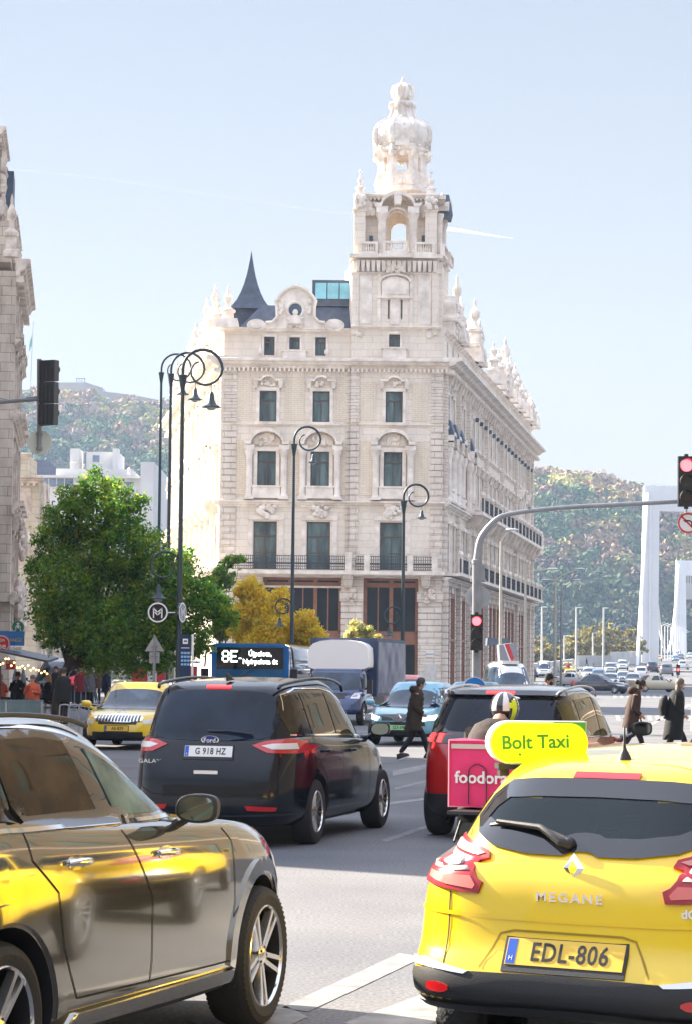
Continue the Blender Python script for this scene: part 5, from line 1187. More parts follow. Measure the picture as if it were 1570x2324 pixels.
# ---------------------------------------------------------------- grey estate SUV in the left foreground
GREY = paint('warm_grey_metallic', (.33, .315, .275), .9, .09)
TEAL = mat('teal_glass', (.13, .21, .20), .03, var=.92, vscale=2.6, spec=.25, stain=(.01,.03,.03)); BRG = mat('brown_dark_glass', (.05, .035, .02), .03, var=.9, vscale=3.5, spec=.2, stain=(.005,.006,.006))
def mirx(L): return [(a, b) for a, b in L]
sp = dict(zb=.24, w=.93, xr=-2.3, xf=2.35, nr=5, nf=3.4, nur=4, nuf=3., rw=.365, ra=.415, axles=(-1.43, 1.43), tw=.245, paint=GREY, black_below=.36,
 H=[(-2.4,1.12),(-1.6,1.22),(-.7,1.17),(.5,1.12),(1.0,1.10),(1.5,1.04),(2.0,.95),(2.35,.82)], R=[(-2.2,1.50),(-1.6,1.60),(-.9,1.645),(-.2,1.62),(.3,1.52),(.8,1.32),(1.2,1.15)],
 low=[(0,.84,-2.05,2.1),(.06,.895,-2.2,2.25),(.14,.920,-2.28,2.33),(.3,.926,-2.3,2.36),(.5,.930,-2.3,2.36),(.72,.932,-2.28,2.33),(.86,.922,-2.24,2.27),(.95,.90,-2.2,2.2),(1,.87,-2.17,2.12)],
 up=[(0,.84,-2.16,1.25),(.1,.83,-2.14,1.17),(.5,.76,-2.0,.72),(.85,.68,-1.88,.28),(.96,.62,-1.82,.1),(1,.57,-1.75,0)])
c = Car('estate_car', 'grey metallic estate car in the left foreground, seen from its right side', sp, ((-.375, 12.88), (1.43, -.93)), 20.6)
top = [(-2.0,1.42),(-1.6,1.545),(-1.1,1.598),(-.6,1.575),(-.2,1.485),(.2,1.335),(.52,1.175)]
tp = cr([(a, b, 0) for a, b in top], 5); 
def band(x0, x1, zs=lambda x: 1.17+.03*(-x)*.6):
    up_ = [(p.x, p.y-.03) for p in tp if x0 <= p.x <= x1]
    up_ = [(x0, lerp1(top, x0)-.03)]+up_+[(x1, lerp1(top, x1)-.03)]; return up_+[(x1, zs(x1)+.02), (x0, zs(x0)+.02)]
sill = lambda x: 1.165-.02*x
for sd in ('R', 'L'):
    tr_ = c.patch('window_trim', sd, [(p.x, p.y) for p in tp]+[(.56, sill(.56)-.02), (-1.9, sill(-1.9)-.02)], GBLK, .006, .07)
    for nm, poly in (('front_door_window', [(-.36, 1.5), (-.2, 1.455), (.15, 1.33), (.42, 1.2), (.44, sill(.44)+.02), (-.24, sill(-.2)+.02)]), ('rear_window', [(-1.22, sill(-1.2)+.02), (-.42, sill(-.4)+.02), (-.56, 1.535), (-.8, 1.56), (-1.25, 1.555)]), ('quarter_window', [(-1.3, 1.55), (-1.27, sill(-1.2)+.02), (-1.7, sill(-1.7)+.05), (-1.85, 1.42), (-1.6, 1.5)])):
        c.patch(nm, sd, poly, TEAL if nm == 'front_door_window' else BRG, .011, .06, parent=tr_)
    c.strip('chrome_trim', sd, [(-1.9, sill(-1.9)-.01), (.55, sill(.55)-.01)], .018, CHR, .012); c.strip('roof_trim', sd, [(p.x, p.y+.012) for p in tp], .014, CHR, .008)
    c.strip('door_seam', sd, [(-.33, 1.16), (-.24, 1.05), (-.04, .8), (-.03, .5), (-.05, .40)], .008, SEAM); c.strip('door_seam', sd, [(.95, .40), (.98, .7), (.95, 1.0), (.86, 1.07)], .008, SEAM)
    c.strip('door_seam', sd, [(-1.26, 1.18), (-1.22, 1.05), (-1.0, .9), (-.93, .65), (-.8, .42)], .008, SEAM); c.strip('door_seam', sd, [(-.8, .42), (.95, .395)], .008, SEAM)
    pass
    for ax in (-1.43, 1.43):
        arc = [(ax+.435*cos(t), .375+.435*sin(t)) for t in [(-.05+k*(pi+.1)/20) for k in range(21)]]; arc2 = [(ax+.52*cos(t), .375+.51*sin(t)) for t in [(-.0+k*(pi)/20) for k in range(21)]]
        c.patch('wheel_arch_lip', sd, arc+arc2[::-1], GREY, .016, .05, skirt=.03)
    c.patch('side_skirt', sd, [(-.85, .36), (.95, .36), (.98, .30), (-.9, .30)], GREY, .03, .06, skirt=.05)
    handle(c, sd, -0.82, 1.02, CHR); handle(c, sd, 0.12, 1.0, CHR)
    rl = MB(); sy = -1 if sd == 'R' else 1; pts_ = [(-1.75, sy*.60, 1.60), (-1.6, sy*.61, 1.625), (-1., sy*.62, 1.665), (-.4, sy*.62, 1.64), (-.15, sy*.62, 1.60)]; rl.tube(cr(pts_, 5), .012, 8); rl.build('roof_rail', BLK, c.root, smooth=True)
c.patch('fuel_flap', 'R', chaikin([(-1.62,.92),(-1.42,.92),(-1.42,1.08),(-1.62,1.08)], 2), GREY, .006, .05, skirt=.004)
mirror(c, .33, -1.0, 1.20, -1, GREY, BLK, .86); mirror(c, .60, 1.04, 1.20, 1, GREY, GBLK, 1.1)
for ax, st in ((-1.43, 0), (1.43, .06)):
    for sd in (-1, 1): c.wheel(ax, sd, 'double', .27, RIM, st if sd < 0 else st)
c.patch('headlamp', 'R', [(1.85,.78),(2.2,.74),(2.2,.86),(1.9,.92)], CLR, .008); c.patch('headlamp', 'L', [(1.85,.78),(2.2,.74),(2.2,.86),(1.9,.92)], CLR, .008)
c.patch('windscreen', 'top', [(.95,-.62),(.35,-.58),(.35,.58),(.95,.62)], CGL, .006, .08); c.patch('tail_window', 'rear', [(-.58,1.24),(.58,1.24),(.5,1.5),(-.5,1.5)], CGL, .006, .08)
c.patch('tail_lamp', 'rear', [(-.85,.95),(-.6,.95),(-.6,1.4),(-.7,1.4)], RED, .01); c.patch('tail_lamp', 'rear', [(.85,.95),(.6,.95),(.6,1.4),(.7,1.4)], RED, .01)
# ---------------------------------------------------------------- black people carrier
BKP = mat('black_blue_paint', (.006, .008, .014), .1, spec=.42, coat=.15)
sp = dict(zb=.22, w=.945, xr=-2.42, xf=2.4, nr=6, nf=3.2, nur=5.5, nuf=3.2, rw=.345, ra=.39, axles=(-1.42, 1.42), paint=BKP, black_below=.0,
 H=[(-2.5,1.12),(-1.6,1.14),(-.4,1.10),(.8,1.05),(1.3,1.0),(1.8,.92),(2.4,.76)], R=[(-2.4,1.60),(-2.1,1.66),(-1.2,1.72),(-.2,1.72),(.4,1.64),(.9,1.45),(1.5,1.15)],
 low=[(0,.82,-2.25,2.2),(.06,.89,-2.36,2.32),(.18,.93,-2.42,2.4),(.4,.945,-2.43,2.42),(.65,.945,-2.39,2.4),(.85,.93,-2.34,2.3),(.95,.91,-2.31,2.22),(1,.88,-2.28,2.15)],
 up=[(0,.87,-2.28,1.6),(.1,.86,-2.27,1.52),(.5,.80,-2.2,1.05),(.82,.735,-2.12,.65),(.94,.68,-2.06,.5),(1,.62,-1.98,.4)])
c = Car('people_carrier', 'black people carrier ahead of the grey estate, rear end towards the camera', sp, ((at(725,1905,25.9).x, 25.9), (-1.42, -.945)), 15)
FORDG = mat('dark_tailgate_glass', (.010, .02, .04), .04, var=.8, vscale=1.8, spec=.35)
c.patch('rear_window', 'rear', chaikin([(-.70,1.14),(-.66,1.585),(-.3,1.625),(.3,1.625),(.66,1.585),(.70,1.14),(.3,1.10),(-.3,1.10)], 2), FORDG, .006, .06)
c.patch('high_brake_light', 'rear', [(-.13,1.645),(.13,1.645),(.13,1.662),(-.13,1.662)], REDL, .02, skirt=.03)
for sg in (-1, 1):
    pl = [(sg*a, b) for a, b in ((.46,1.06),(.58,1.10),(.80,1.125),(.93,1.08),(.94,1.01),(.86,.975),(.62,.985))]
    l = c.patch('tail_lamp', 'rear', pl if sg > 0 else pl[::-1], RED, .012, .04, skirt=.02); pl = [(sg*a, b) for a, b in ((.56,1.055),(.66,1.075),(.84,1.08),(.86,1.02),(.66,1.02))]; c.patch('reversing_lens', 'rear', pl if sg > 0 else pl[::-1], CLR, .018, .04, parent=l)
    pl = [(sg*a, b) for a, b in ((.42,.445),(.74,.43),(.72,.39),(.45,.395))]; c.patch('reflector', 'rear', pl if sg > 0 else pl[::-1], RED, .008, .05)
    sd = 'R' if sg < 0 else 'L'
    c.patch('tail_lamp_wrap', sd, chaikin([(-2.22,1.10),(-2.05,1.07),(-1.98,1.02),(-2.1,.985),(-2.22,.98)], 1), RED, .01, .04)
    for nm, poly in (('quarter_window', [(-2.0,1.19),(-1.5,1.175),(-1.62,1.59),(-1.98,1.56),(-2.08,1.4)]), ('rear_window_side', [(-1.42,1.17),(-.52,1.15),(-.72,1.60),(-1.54,1.60)]), ('front_window', [(-.44,1.15),(.45,1.12),(.38,1.22),(.0,1.45),(-.3,1.56),(-.62,1.595)]), ('corner_window', [(.55,1.12),(1.0,1.10),(.78,1.22),(.5,1.34)])):
        c.patch(nm, sd, poly, BRG, .006, .06)
    c.strip('chrome_trim', sd, [(-2.0,1.165),(-1.4,1.155),(0,1.125),(1.1,1.08)], .016, CHR, .01); c.strip('window_trim', sd, [(-2.0,1.42),(-1.95,1.58),(-1.6,1.645),(-.7,1.64),(-.3,1.6),(.3,1.42),(.9,1.16)], .012, CHR, .01)
    c.strip('door_seam', sd, [(-.48,1.13),(-.42,.8),(-.45,.36)], .008, SEAM); c.strip('door_seam', sd, [(-1.48,1.14),(-1.4,.9),(-1.1,.7),(-1.0,.38)], .008, SEAM); c.strip('door_seam', sd, [(.65,1.08),(.72,.7),(.68,.36)], .008, SEAM)
    handle(c, sd, -1.15, .98, BKP); handle(c, sd, -0.1, .96, BKP)
    rl = MB(); rl.tube(cr([(-2.05,sg*.66,1.65),(-1.9,sg*.675,1.695),(-1.,sg*.69,1.745),(-.2,sg*.69,1.74),(.3,sg*.68,1.68),(.45,sg*.67,1.61)], 5), .018, 8); rl.build('roof_rail', BKP, c.root, smooth=True)
    for ax in (-1.42, 1.42): c.wheel(ax, sg, 'multi', .225, RIM)
pl = c.plate('rear', 0, .99, 'G 918 HZ', PLW, band='A', size=.095, wide=.78)
b = MB(); b.lathe([(0,-.002),(.1,-.002),(.1,.004),(0,.004)], (0,0,0), 24, ax='x', sx=1); h, n = c.hit('rear', 0, 1.105); T_ = Matrix.Translation(h+n*.01) @ Matrix.Diagonal((1, 1, .45, 1)); b2_ = MB(T_); b2_.lathe([(0,-.004),(.098,-.004),(.098,.004),(0,.004)], (0,0,0), 24, ax='x'); o = b2_.build('badge', CHR, c.root)
b2_ = MB(Matrix.Translation(n*.006) @ T_); b2_.lathe([(0,-.004),(.085,-.004),(.085,.004),(0,.004)], (0,0,0), 24, ax='x'); o2 = b2_.build('badge_field', mat('badge_blue', (.01,.03,.2), .2), o)
REARM = lambda y, z, off=.02: Matrix(((0,0,-1,c.hit('rear', y, z)[0].x-off),(-1,0,0,y),(0,1,0,z),(0,0,0,1)))
b = MB(); text_mb(b, 'Ford', REARM(0,1.105,.026), .07, .002, bold=.001); b.build('badge_script', CHR, o)
b = MB(); text_mb(b, 'GALAXY', REARM(.62,.88,.014), .06, .004, wide=1.3); b.build('model_lettering', CHR, c.root)
b = MB(); b.M = REARM(0,.78,.03); b.box(-.13, .13, -.018, .018, -.02, .012); b.build('tailgate_handle', CHR, c.root)
c.strip('tailgate_seam', 'rear', [(-.78,1.6),(-.80,1.1),(-.76,.98),(-.74,.62),(-.6,.55),(.6,.55),(.74,.62),(.76,.98),(.80,1.1),(.78,1.6)], .009, SEAM); c.strip('tailgate_crease', 'rear', [(-.72,.70),(0,.715),(.72,.70)], .02, BKP, .012)
c.strip('bumper_edge', 'rear', [(-.85,.36),(0,.33),(.85,.36)], .02, BLK, .012)
b = MB(); h, n = c.hit('rear', 0, 1.2); b.tube([h+n*.02+Vector((0,.03,.0)), h+n*.05+Vector((.0,-.2,-.005)), h+n*.04+Vector((0.0,-.46,-.03))], .012, 6); b.build('rear_wiper', BLK, c.root)
b = MB(); b.add([(-1.75,-.012,1.72),(-1.55,-.03,1.735),(-1.55,.03,1.735),(-1.75,.012,1.72),(-1.78,0,1.815),(-1.70,0,1.80),(-1.6,-.025,1.74),(-1.6,.025,1.74)], [(0,1,6,5,4),(3,4,5,7,2),(1,2,7,6),(6,7,5),(0,4,3)]); b.build('roof_antenna', BLK, c.root)
mirror(c, .86, -1.02, 1.17, -1, BKP, BKP, .95); mirror(c, .98, 1.07, 1.17, 1, BKP, BKP, 1.15)
# ---------------------------------------------------------------- yellow taxi, right foreground
YP = paint('taxi_yellow', (.88, .60, .008), 0, .25)
sp = dict(zb=.455, w=.92, xr=-2.28, xf=2.28, nr=5.2, nf=3.2, nur=4.2, nuf=3.2, rw=.32, ra=.365, axles=(-1.30, 1.40), paint=YP, black_below=.0,
 H=[(-2.4,1.10),(-1.5,1.03),(-.4,.98),(.8,.97),(1.4,.93),(1.9,.82),(2.3,.68)], R=[(-2.2,1.45),(-1.7,1.49),(-.9,1.525),(-.1,1.51),(.5,1.42),(1.,1.25),(1.3,1.05)],
 low=[(0,.82,-2.14,2.05),(.06,.89,-2.235,2.2),(.18,.92,-2.28,2.28),(.33,.92,-2.255,2.28),(.45,.918,-2.215,2.26),(.78,.905,-2.185,2.2),(.92,.885,-2.16,2.12),(1,.855,-2.13,2.05)],
 up=[(0,.845,-2.14,1.4),(.08,.825,-2.12,1.3),(.5,.74,-1.97,.9),(.82,.64,-1.83,.55),(.94,.585,-1.75,.42),(1,.52,-1.66,.3)])
bp_ = at(1276, 2170, 9.92)
c = Car('taxi', 'yellow taxi in the right foreground with an illuminated sign on its roof', sp, ((bp_.x, bp_.y), (-2.25, 0)), 28.8, N=160)
TG = mat('taxi_rear_glass', (.02, .032, .042), .02, spec=.9, alpha=.42)
win = [(.0,1.160),(.05,1.155),(.09,1.138),(.25,1.140),(.42,1.165),(.525,1.215),(.56,1.25),(.52,1.33),(.45,1.392),(.3,1.405),(0,1.41)]
win = win+[(-a, b) for a, b in win[1:-1][::-1]]
def inset(P, d):
    cx_ = sum(p[0] for p in P)/len(P); cy_ = sum(p[1] for p in P)/len(P); return [(cx_+(p[0]-cx_)*(1-d/.5), cy_+(p[1]-cy_)*(1-d/.13)) for p in P]
wi_ = inset(win, .03); hollow(c, [lambda q: q.x < -1.5 and inpoly((q.y, q.z), wi_), lambda q: q.x > .35 and q.z > 1.08 and abs(q.y) < .56+.1*(q.x-.4)])
rw_ = c.patch('rear_window', 'rear', win, TG, .006, .035, skirt=.0)
wl_ = inset(win, .018); c.strip('window_frit', 'rear', wl_, .075, GBLK, .010, closed=True, parent=rw_)
SEAT = mat('seat_fabric', (.035,.04,.045), .9); inn = MB(); inn.prism([(-1.98,-.36),(-1.98,.36),(-1.6,.60),(.9,.66),(.9,-.66),(-1.6,-.60)], 1.0, 1.135, plane='xy'); inn.build('parcel_shelf', BLK, c.root)
for sx_, sy_, z0_ in ((-1.25,.42,1.12),(-1.25,-.42,1.12),(-.1,.38,1.12),(-.1,-.38,1.12)):
    inn = MB(); pl_ = chaikin([(sy_-.14,z0_+.0),(sy_+.14,z0_+.0),(sy_+.13,z0_+.19),(sy_-.13,z0_+.19)], 3); inn.prism([tuple(p) for p in pl_], sx_-.05, sx_+.05, plane='yz'); inn.box(sx_-.06, sx_+.08, sy_-.24, sy_+.24, 1.0, 1.17); inn.build('headrest', SEAT, c.root, smooth=True)
inn = MB(); inn.box(.42,.46,-.11,.11,1.30,1.36); inn.build('inner_mirror', BLK, c.root); inn = MB(); inn.lathe([(0,-.05),(.085,-.04),(.10,.03),(.07,.11),(0,.13)], (-.05,.38,1.30), 12); inn.build('driver_head_shape', SEAT, c.root) if 0 else None
c.strip('window_seal', 'rear', win, .012, GBLK, .008, closed=True, parent=rw_)
c.patch('high_brake_light', 'rear', [(-.15,1.424),(.15,1.424),(.15,1.448),(-.15,1.448)], RED, .012, .03, skirt=.02)
for sg in (-1, 1):
    f = lambda L: [(sg*a, b) for a, b in L] if sg > 0 else [(sg*a, b) for a, b in L][::-1]
    l = c.patch('tail_lamp', 'rear', f([(.80,1.10),(.72,1.165),(.62,1.172),(.52,1.145),(.42,1.118),(.41,1.09),(.455,1.078),(.452,1.045),(.43,1.015),(.40,1.0),(.415,.955),(.48,.955),(.60,.965),(.74,.98),(.80,1.01)]), mat('dark_red_lens', (.34, .02, .03), .2), .014, .03, skirt=.03)
    c.patch('lens_upper', 'rear', f([(.70,1.14),(.63,1.155),(.52,1.13),(.435,1.106),(.47,1.095),(.55,1.105),(.68,1.12)]), mat('pink_lens', (.62,.26,.24), .3), .019, .03, parent=l)
    c.patch('lens_clear', 'rear', f([(.69,1.115),(.56,1.095),(.48,1.085),(.475,1.04),(.55,1.035),(.68,1.04),(.71,1.06)]), mat('grey_clear_lens', (.42,.36,.33), .3), .019, .03, parent=l)
    c.patch('lens_lamp', 'rear', f(chaikin([(.63,1.095),(.52,1.08),(.52,1.05),(.63,1.055)], 2)), mat('lamp_reflector', (.5,.48,.46), .3), .023, .02, parent=l)
    c.patch('lens_lower', 'rear', f([(.70,1.025),(.60,1.018),(.46,1.02),(.43,.985),(.44,.97),(.58,.98),(.70,1.0)]), mat('bright_red_lens', (.70,.16,.13), .25), .019, .03, parent=l)
    c.strip('tailgate_seam', 'rear', [(sg*.585,1.17),(sg*.60,1.2)], .007, SEAM, .004); c.strip('tailgate_seam', 'rear', [(sg*.56,.955),(sg*.555,.85),(sg*.555,.66)], .008, SEAM, .003)
    c.patch('reflector', 'rear', f(chaikin([(.63,.55),(.63,.585),(.55,.59),(.50,.57),(.54,.545)], 1)), RED, .012, .03)
    c.patch('bumper_glint_patch', 'rear', f([(.78,.665),(.66,.675),(.42,.64),(.44,.628),(.66,.64),(.79,.635)]), mat('glint_silver', (.7,.7,.7), .25, metal=.7), .012, .03)  # silver patch stands in for the highlight along the bumper
    sd = 'R' if sg < 0 else 'L'
    for nm, poly in (('quarter_window', [(-1.75,1.16),(-1.25,1.10),(-1.28,1.33),(-1.6,1.34)]), ('rear_door_window', [(-1.18,1.09),(-.35,1.05),(-.42,1.37),(-1.2,1.37)]), ('front_window', [(-.25,1.05),(.85,1.02),(.5,1.25),(.1,1.36),(-.32,1.38)])): c.patch(nm, sd, poly, CGL, .006, .06)
    c.strip('door_seam', sd, [(-.3,1.03),(-.28,.6),(-.3,.46)], .008, SEAM); c.strip('door_seam', sd, [(-1.2,1.05),(-1.15,.8),(-.92,.66),(-.88,.46)], .008, SEAM); c.strip('door_seam', sd, [(.8,1.),(.85,.6),(.8,.46)], .008, SEAM)
    handle(c, sd, -0.95, .93, YP); handle(c, sd, -0.05, .92, YP)
    for ax in (-1.30, 1.40): c.wheel(ax, sg, 'multi', .21, RIM)
    mirror(c, .85, sg*1.02, 1.06, sg, YP, YP, 1.)
blk = [(-.88,.465),(-.88,.60),(-.70,.632),(-.45,.640),(0,.648),(.45,.640),(.70,.632),(.88,.60),(.88,.465)]
bm_ = c.patch('lower_bumper', 'rear', blk, BLK, .008, .05, skirt=.01)
for sg in (-1, 1): c.patch('lower_bumper_side', 'R' if sg < 0 else 'L', [(-2.2,.475),(-1.75,.475),(-1.72,.52),(-2.2,.6)] , BLK, .006, .05)
c.strip('bumper_step', 'rear', [(-.7,.50),(0,.51),(.7,.50)], .025, BLK, .02)
c.strip('bumper_crease', 'rear', [(-.80,.875),(-.4,.865),(0,.862),(.4,.865),(.80,.875)], .016, YP, .006)
c.strip('plate_recess_edge', 'rear', [(.375,.66),(.33,.74),(.30,.80),(.24,.815),(-.24,.815),(-.30,.80),(-.33,.74),(-.375,.66)], .009, mat('dark_yellow_gap', (.35,.22,.004), .5), .003)
pl = c.plate('rear', 0, .728, 'EDL-806', PLY, size=.112, wide=.80, band='H')
h, n = c.hit('rear', 0, 1.075)
b = MB(REARM(0,1.078,.012)); 
def diamond(mb, s, d=.012):
    o_ = [(0,s),(s*.76,0),(0,-s),(-s*.76,0)]; i_ = [(0,s*.55),(s*.33,0),(0,-s*.55),(-s*.33,0)]
    for k in range(4):
        a, b_, c_, e = o_[k], o_[(k+1)%4], i_[(k+1)%4], i_[k]; mb.add([(*a,0),(*b_,0),(*c_,d),(*e,d),(*e,0),(*c_,0)], [(0,1,2,3),(3,2,5,4)])
diamond(b, .062); b.build('badge', CHR, c.root, fix=False)
b = MB(REARM(0,.957,.008)); text_mb(b, 'MEGANE', Matrix.Identity(4), .052, .006, wide=1.25, bold=.001, space=1.25); b.build('model_lettering', CHR, c.root)
b = MB(REARM(-.52,.918,.008)); text_mb(b, 'dCi', Matrix.Identity(4), .05, .006, wide=1.1, bold=.001); b.build('trim_lettering', WTX, c.root)
b = MB(); pv = c.hit('rear', .06, 1.172)[0]; q1 = c.hit('rear', .2, 1.205); q2 = c.hit('rear', .42, 1.225)
b.tube([pv+Vector((-.03,0,0)), pv+Vector((-.045,.03,.005)), q1[0]+q1[1]*.04, q2[0]+q2[1]*.03], [.022,.02,.014,.01], 8); b.tube([c.hit('rear', .08, 1.19)[0]+Vector((-.02,0,0)), q1[0]+q1[1]*.015+Vector((0,0,.01)), q2[0]+q2[1]*.012, c.hit('rear', .47, 1.225)[0]+Vector((-.012,0,0))], .009, 6); b.sphere(pv+Vector((-.025,0,0)), (.03,.03,.026), 12, 8)
b.build('rear_wiper', BLK, c.root, smooth=True)
b = MB(); zt_ = c.hit('top', -1.55, .02)[0].z; b.lathe([(.032,-.004),(.028,.012),(.012,.04),(.006,.06),(.004,.14),(0,.145)], (-1.55,.02,zt_), 12); b.build('roof_antenna', BLK, c.root, smooth=True)
c.strip('roof_seam', 'top', [(-1.72,-.5),(-1.66,-.25),(-1.645,0),(-1.66,.25),(-1.72,.5)], .006, mat('dark_yellow_gap', (.35,.22,.004)), .002)
c.patch('windscreen', 'top', [(1.28,-.66),(.36,-.58),(.34,0),(.36,.58),(1.28,.66)], mat('windscreen_clear', (.05,.07,.08), .02, spec=.6, alpha=.25), .006, .08, skirt=.0)
TAXI = c
und = MB(); und.box(-.9, 1.0, -.70, .70, .24, .43); und.box(-1.6,-.9,-.45,.45,.30,.44); und.build('underbody', BLK, c.root)
t2 = copy_tree(c.root); t2.location = (4.25, 16.45, 0); t2['label'] = 'second yellow taxi just beyond the right edge, mirrored in the grey car doors'
# roof sign
SGY = mat('sign_yellow', (.80, .95, .0), .3, emit=.22); SGG = mat('sign_green', (.10, .38, .03), .35)
sg_root = empty('taxi_roof_sign', (0,0,0), 0, 'yellow lozenge roof sign reading Bolt Taxi standing on the nearest taxi', 'sign')
pc = at(1216, 1686, 10.85); sg_root.location = pc; sg_root.rotation_euler = (0, 0, R(5))
hw, hh = .205, .088
b = MB(FACE_CAM); loz = [(-hw+hh+hh*cos(t), hh*sin(t)) for t in [pi/2+pi*k/12 for k in range(13)]]+[(hw+.01-hh*.7+hh*.9*cos(t), hh*sin(t)) for t in [-pi/2+pi*k/12 for k in range(13)]]
body_ = [(-hw+hh+(hh+.008)*cos(t), (hh+.008)*sin(t)) for t in [pi/2+pi*k/12 for k in range(13)]]+[(hw+.012, -hh-.008), (hw+.022, hh+.008)]
b.prism(body_, -.13, 0, plane='xy'); o = b.build('sign_box', [mat('sign_white', (.72,.76,.68), .35)], sg_root)
b = MB(FACE_CAM); b.prism([(.08, hh+.004), (hw+.018, hh+.004), (hw+.010, -hh-.004), (.08, -hh-.004)], 0, .003, plane='xy'); b.build('sign_corner', SGG, sg_root)
b = MB(FACE_CAM); b.prism(loz, 0, .006, plane='xy'); f_ = b.build('sign_face', SGY, sg_root)
b = MB(FACE_CAM); text_mb(b, 'Bolt Taxi', Matrix.Translation((-.005, .002, .007)) @ Matrix.Rotation(R(2), 4, 'Z'), .085, .002, bold=.0018, wide=.98); b.lathe([(0,0),(.006,0),(.006,.002),(0,.002)], (-.075,-.052,.006), 10); b.build('sign_text', SGG, f_)
b = MB(); b.box(-.17, .17, .0, .12, -hh-.03, -hh-.006); b.box(-.16, -.12, .02, .10, -hh-.06, -hh-.03); b.box(.12, .16, .02, .10, -hh-.06, -hh-.03); b.build('magnet_foot', BLK, sg_root)
# ---------------------------------------------------------------- red SUV with black roof
RP = paint('deep_red_paint', (.42, .012, .012), 0, .15)
sp = dict(zb=.24, w=.92, xr=-2.25, xf=2.3, nr=5.5, nf=3.2, nur=5, nuf=3.2, rw=.355, ra=.40, axles=(-1.42, 1.42), paint=RP, roofpaint=GBLK, black_below=.5,
 H=[(-2.4,1.16),(-1.6,1.15),(-.4,1.11),(.8,1.07),(1.3,1.03),(1.8,.96),(2.3,.82)], R=[(-2.2,1.58),(-1.9,1.62),(-1.,1.665),(-.2,1.66),(.4,1.58),(.9,1.4),(1.3,1.18)],
 low=[(0,.82,-2.05,2.1),(.06,.88,-2.15,2.2),(.2,.91,-2.24,2.28),(.45,.92,-2.25,2.3),(.7,.92,-2.22,2.28),(.88,.905,-2.17,2.2),(1,.87,-2.12,2.1)],
 up=[(0,.85,-2.13,1.45),(.1,.84,-2.11,1.38),(.5,.79,-1.99,.95),(.82,.73,-1.86,.58),(.94,.68,-1.78,.44),(1,.62,-1.70,.34)])
c = Car('red_suv', 'dark red SUV with a black roof in front of the nearest taxi', sp, ((at(998,1888,27.6).x, 27.6), (-1.42, .79)), 17)
RPG = mat('dark_tailgate_glass_blue', (.008, .014, .03), .03, var=.6, vscale=1.5, spec=.35)
c.patch('rear_window', 'rear', chaikin([(-.72,1.20),(-.70,1.52),(-.3,1.545),(.3,1.545),(.70,1.52),(.72,1.20),(0,1.17)], 1), RPG, .006, .06)
c.patch('spoiler', 'rear', [(-.68,1.555),(.68,1.555),(.66,1.60),(-.66,1.60)], GBLK, .05, .05, skirt=.06); c.patch('high_brake_light', 'rear', [(-.16,1.565),(.16,1.565),(.16,1.588),(-.16,1.588)], REDL, .056, .04, skirt=.03)
c.patch('lamp_band', 'rear', [(-.88,1.05),(.88,1.05),(.9,1.17),(-.9,1.17)], GBLK, .008, .05)
for sg in (-1, 1):
    f = lambda L: [(sg*a, b) for a, b in L] if sg > 0 else [(sg*a, b) for a, b in L][::-1]
    for k in range(3): c.patch('tail_lamp_claw', 'rear', f([(.84-k*.12,1.06),(.90-k*.12,1.06),(.87-k*.12,1.155),(.81-k*.12,1.155)]), REDL, .016, .03)
    sd = 'R' if sg < 0 else 'L'
    c.patch('window_trim', sd, [(-1.98,1.14),(-2.0,1.3),(-1.88,1.5),(-1.6,1.575),(-.9,1.61),(-.3,1.60),(.2,1.52),(.6,1.36),(.95,1.12)], GBLK, .004, .07)
    for nm, poly in (('quarter_window', [(-1.85,1.18),(-1.4,1.165),(-1.48,1.53),(-1.8,1.48)]), ('rear_door_window', [(-1.32,1.165),(-.42,1.145),(-.55,1.565),(-1.4,1.54)]), ('front_window', [(-.33,1.14),(.62,1.12),(.5,1.3),(.1,1.5),(-.45,1.565)])): c.patch(nm, sd, poly, mat('side_glass_gold', (.03,.028,.015), .03, var=.9, vscale=4, spec=.4, stain=(.16,.12,.03)) if sg < 0 else CGL, .009, .06)
    c.strip('chrome_trim', sd, [(-1.95,1.14),(.9,1.09)], .014, CHR, .01); c.strip('door_seam', sd, [(-.38,1.1),(-.36,.7),(-.38,.4)], .008, SEAM); c.strip('door_seam', sd, [(.62,1.08),(.66,.7),(.62,.4)], .008, SEAM)
    rl = MB(); rl.tube(cr([(-1.85,sg*.63,1.59),(-1.7,sg*.65,1.635),(-.9,sg*.67,1.685),(-.2,sg*.67,1.675),(.2,sg*.66,1.62),(.3,sg*.65,1.57)], 5), .014, 8); rl.build('roof_rail', CHR, c.root, smooth=True)
    for ax in (-1.42, 1.42): c.wheel(ax, sg, 'multi', .235, RIM)
mirror(c, 1.10, -1.06, 1.17, -1, GBLK, GBLK, 1.05); mirror(c, 1.02, 1.06, 1.17, 1, GBLK, GBLK, 1.2)
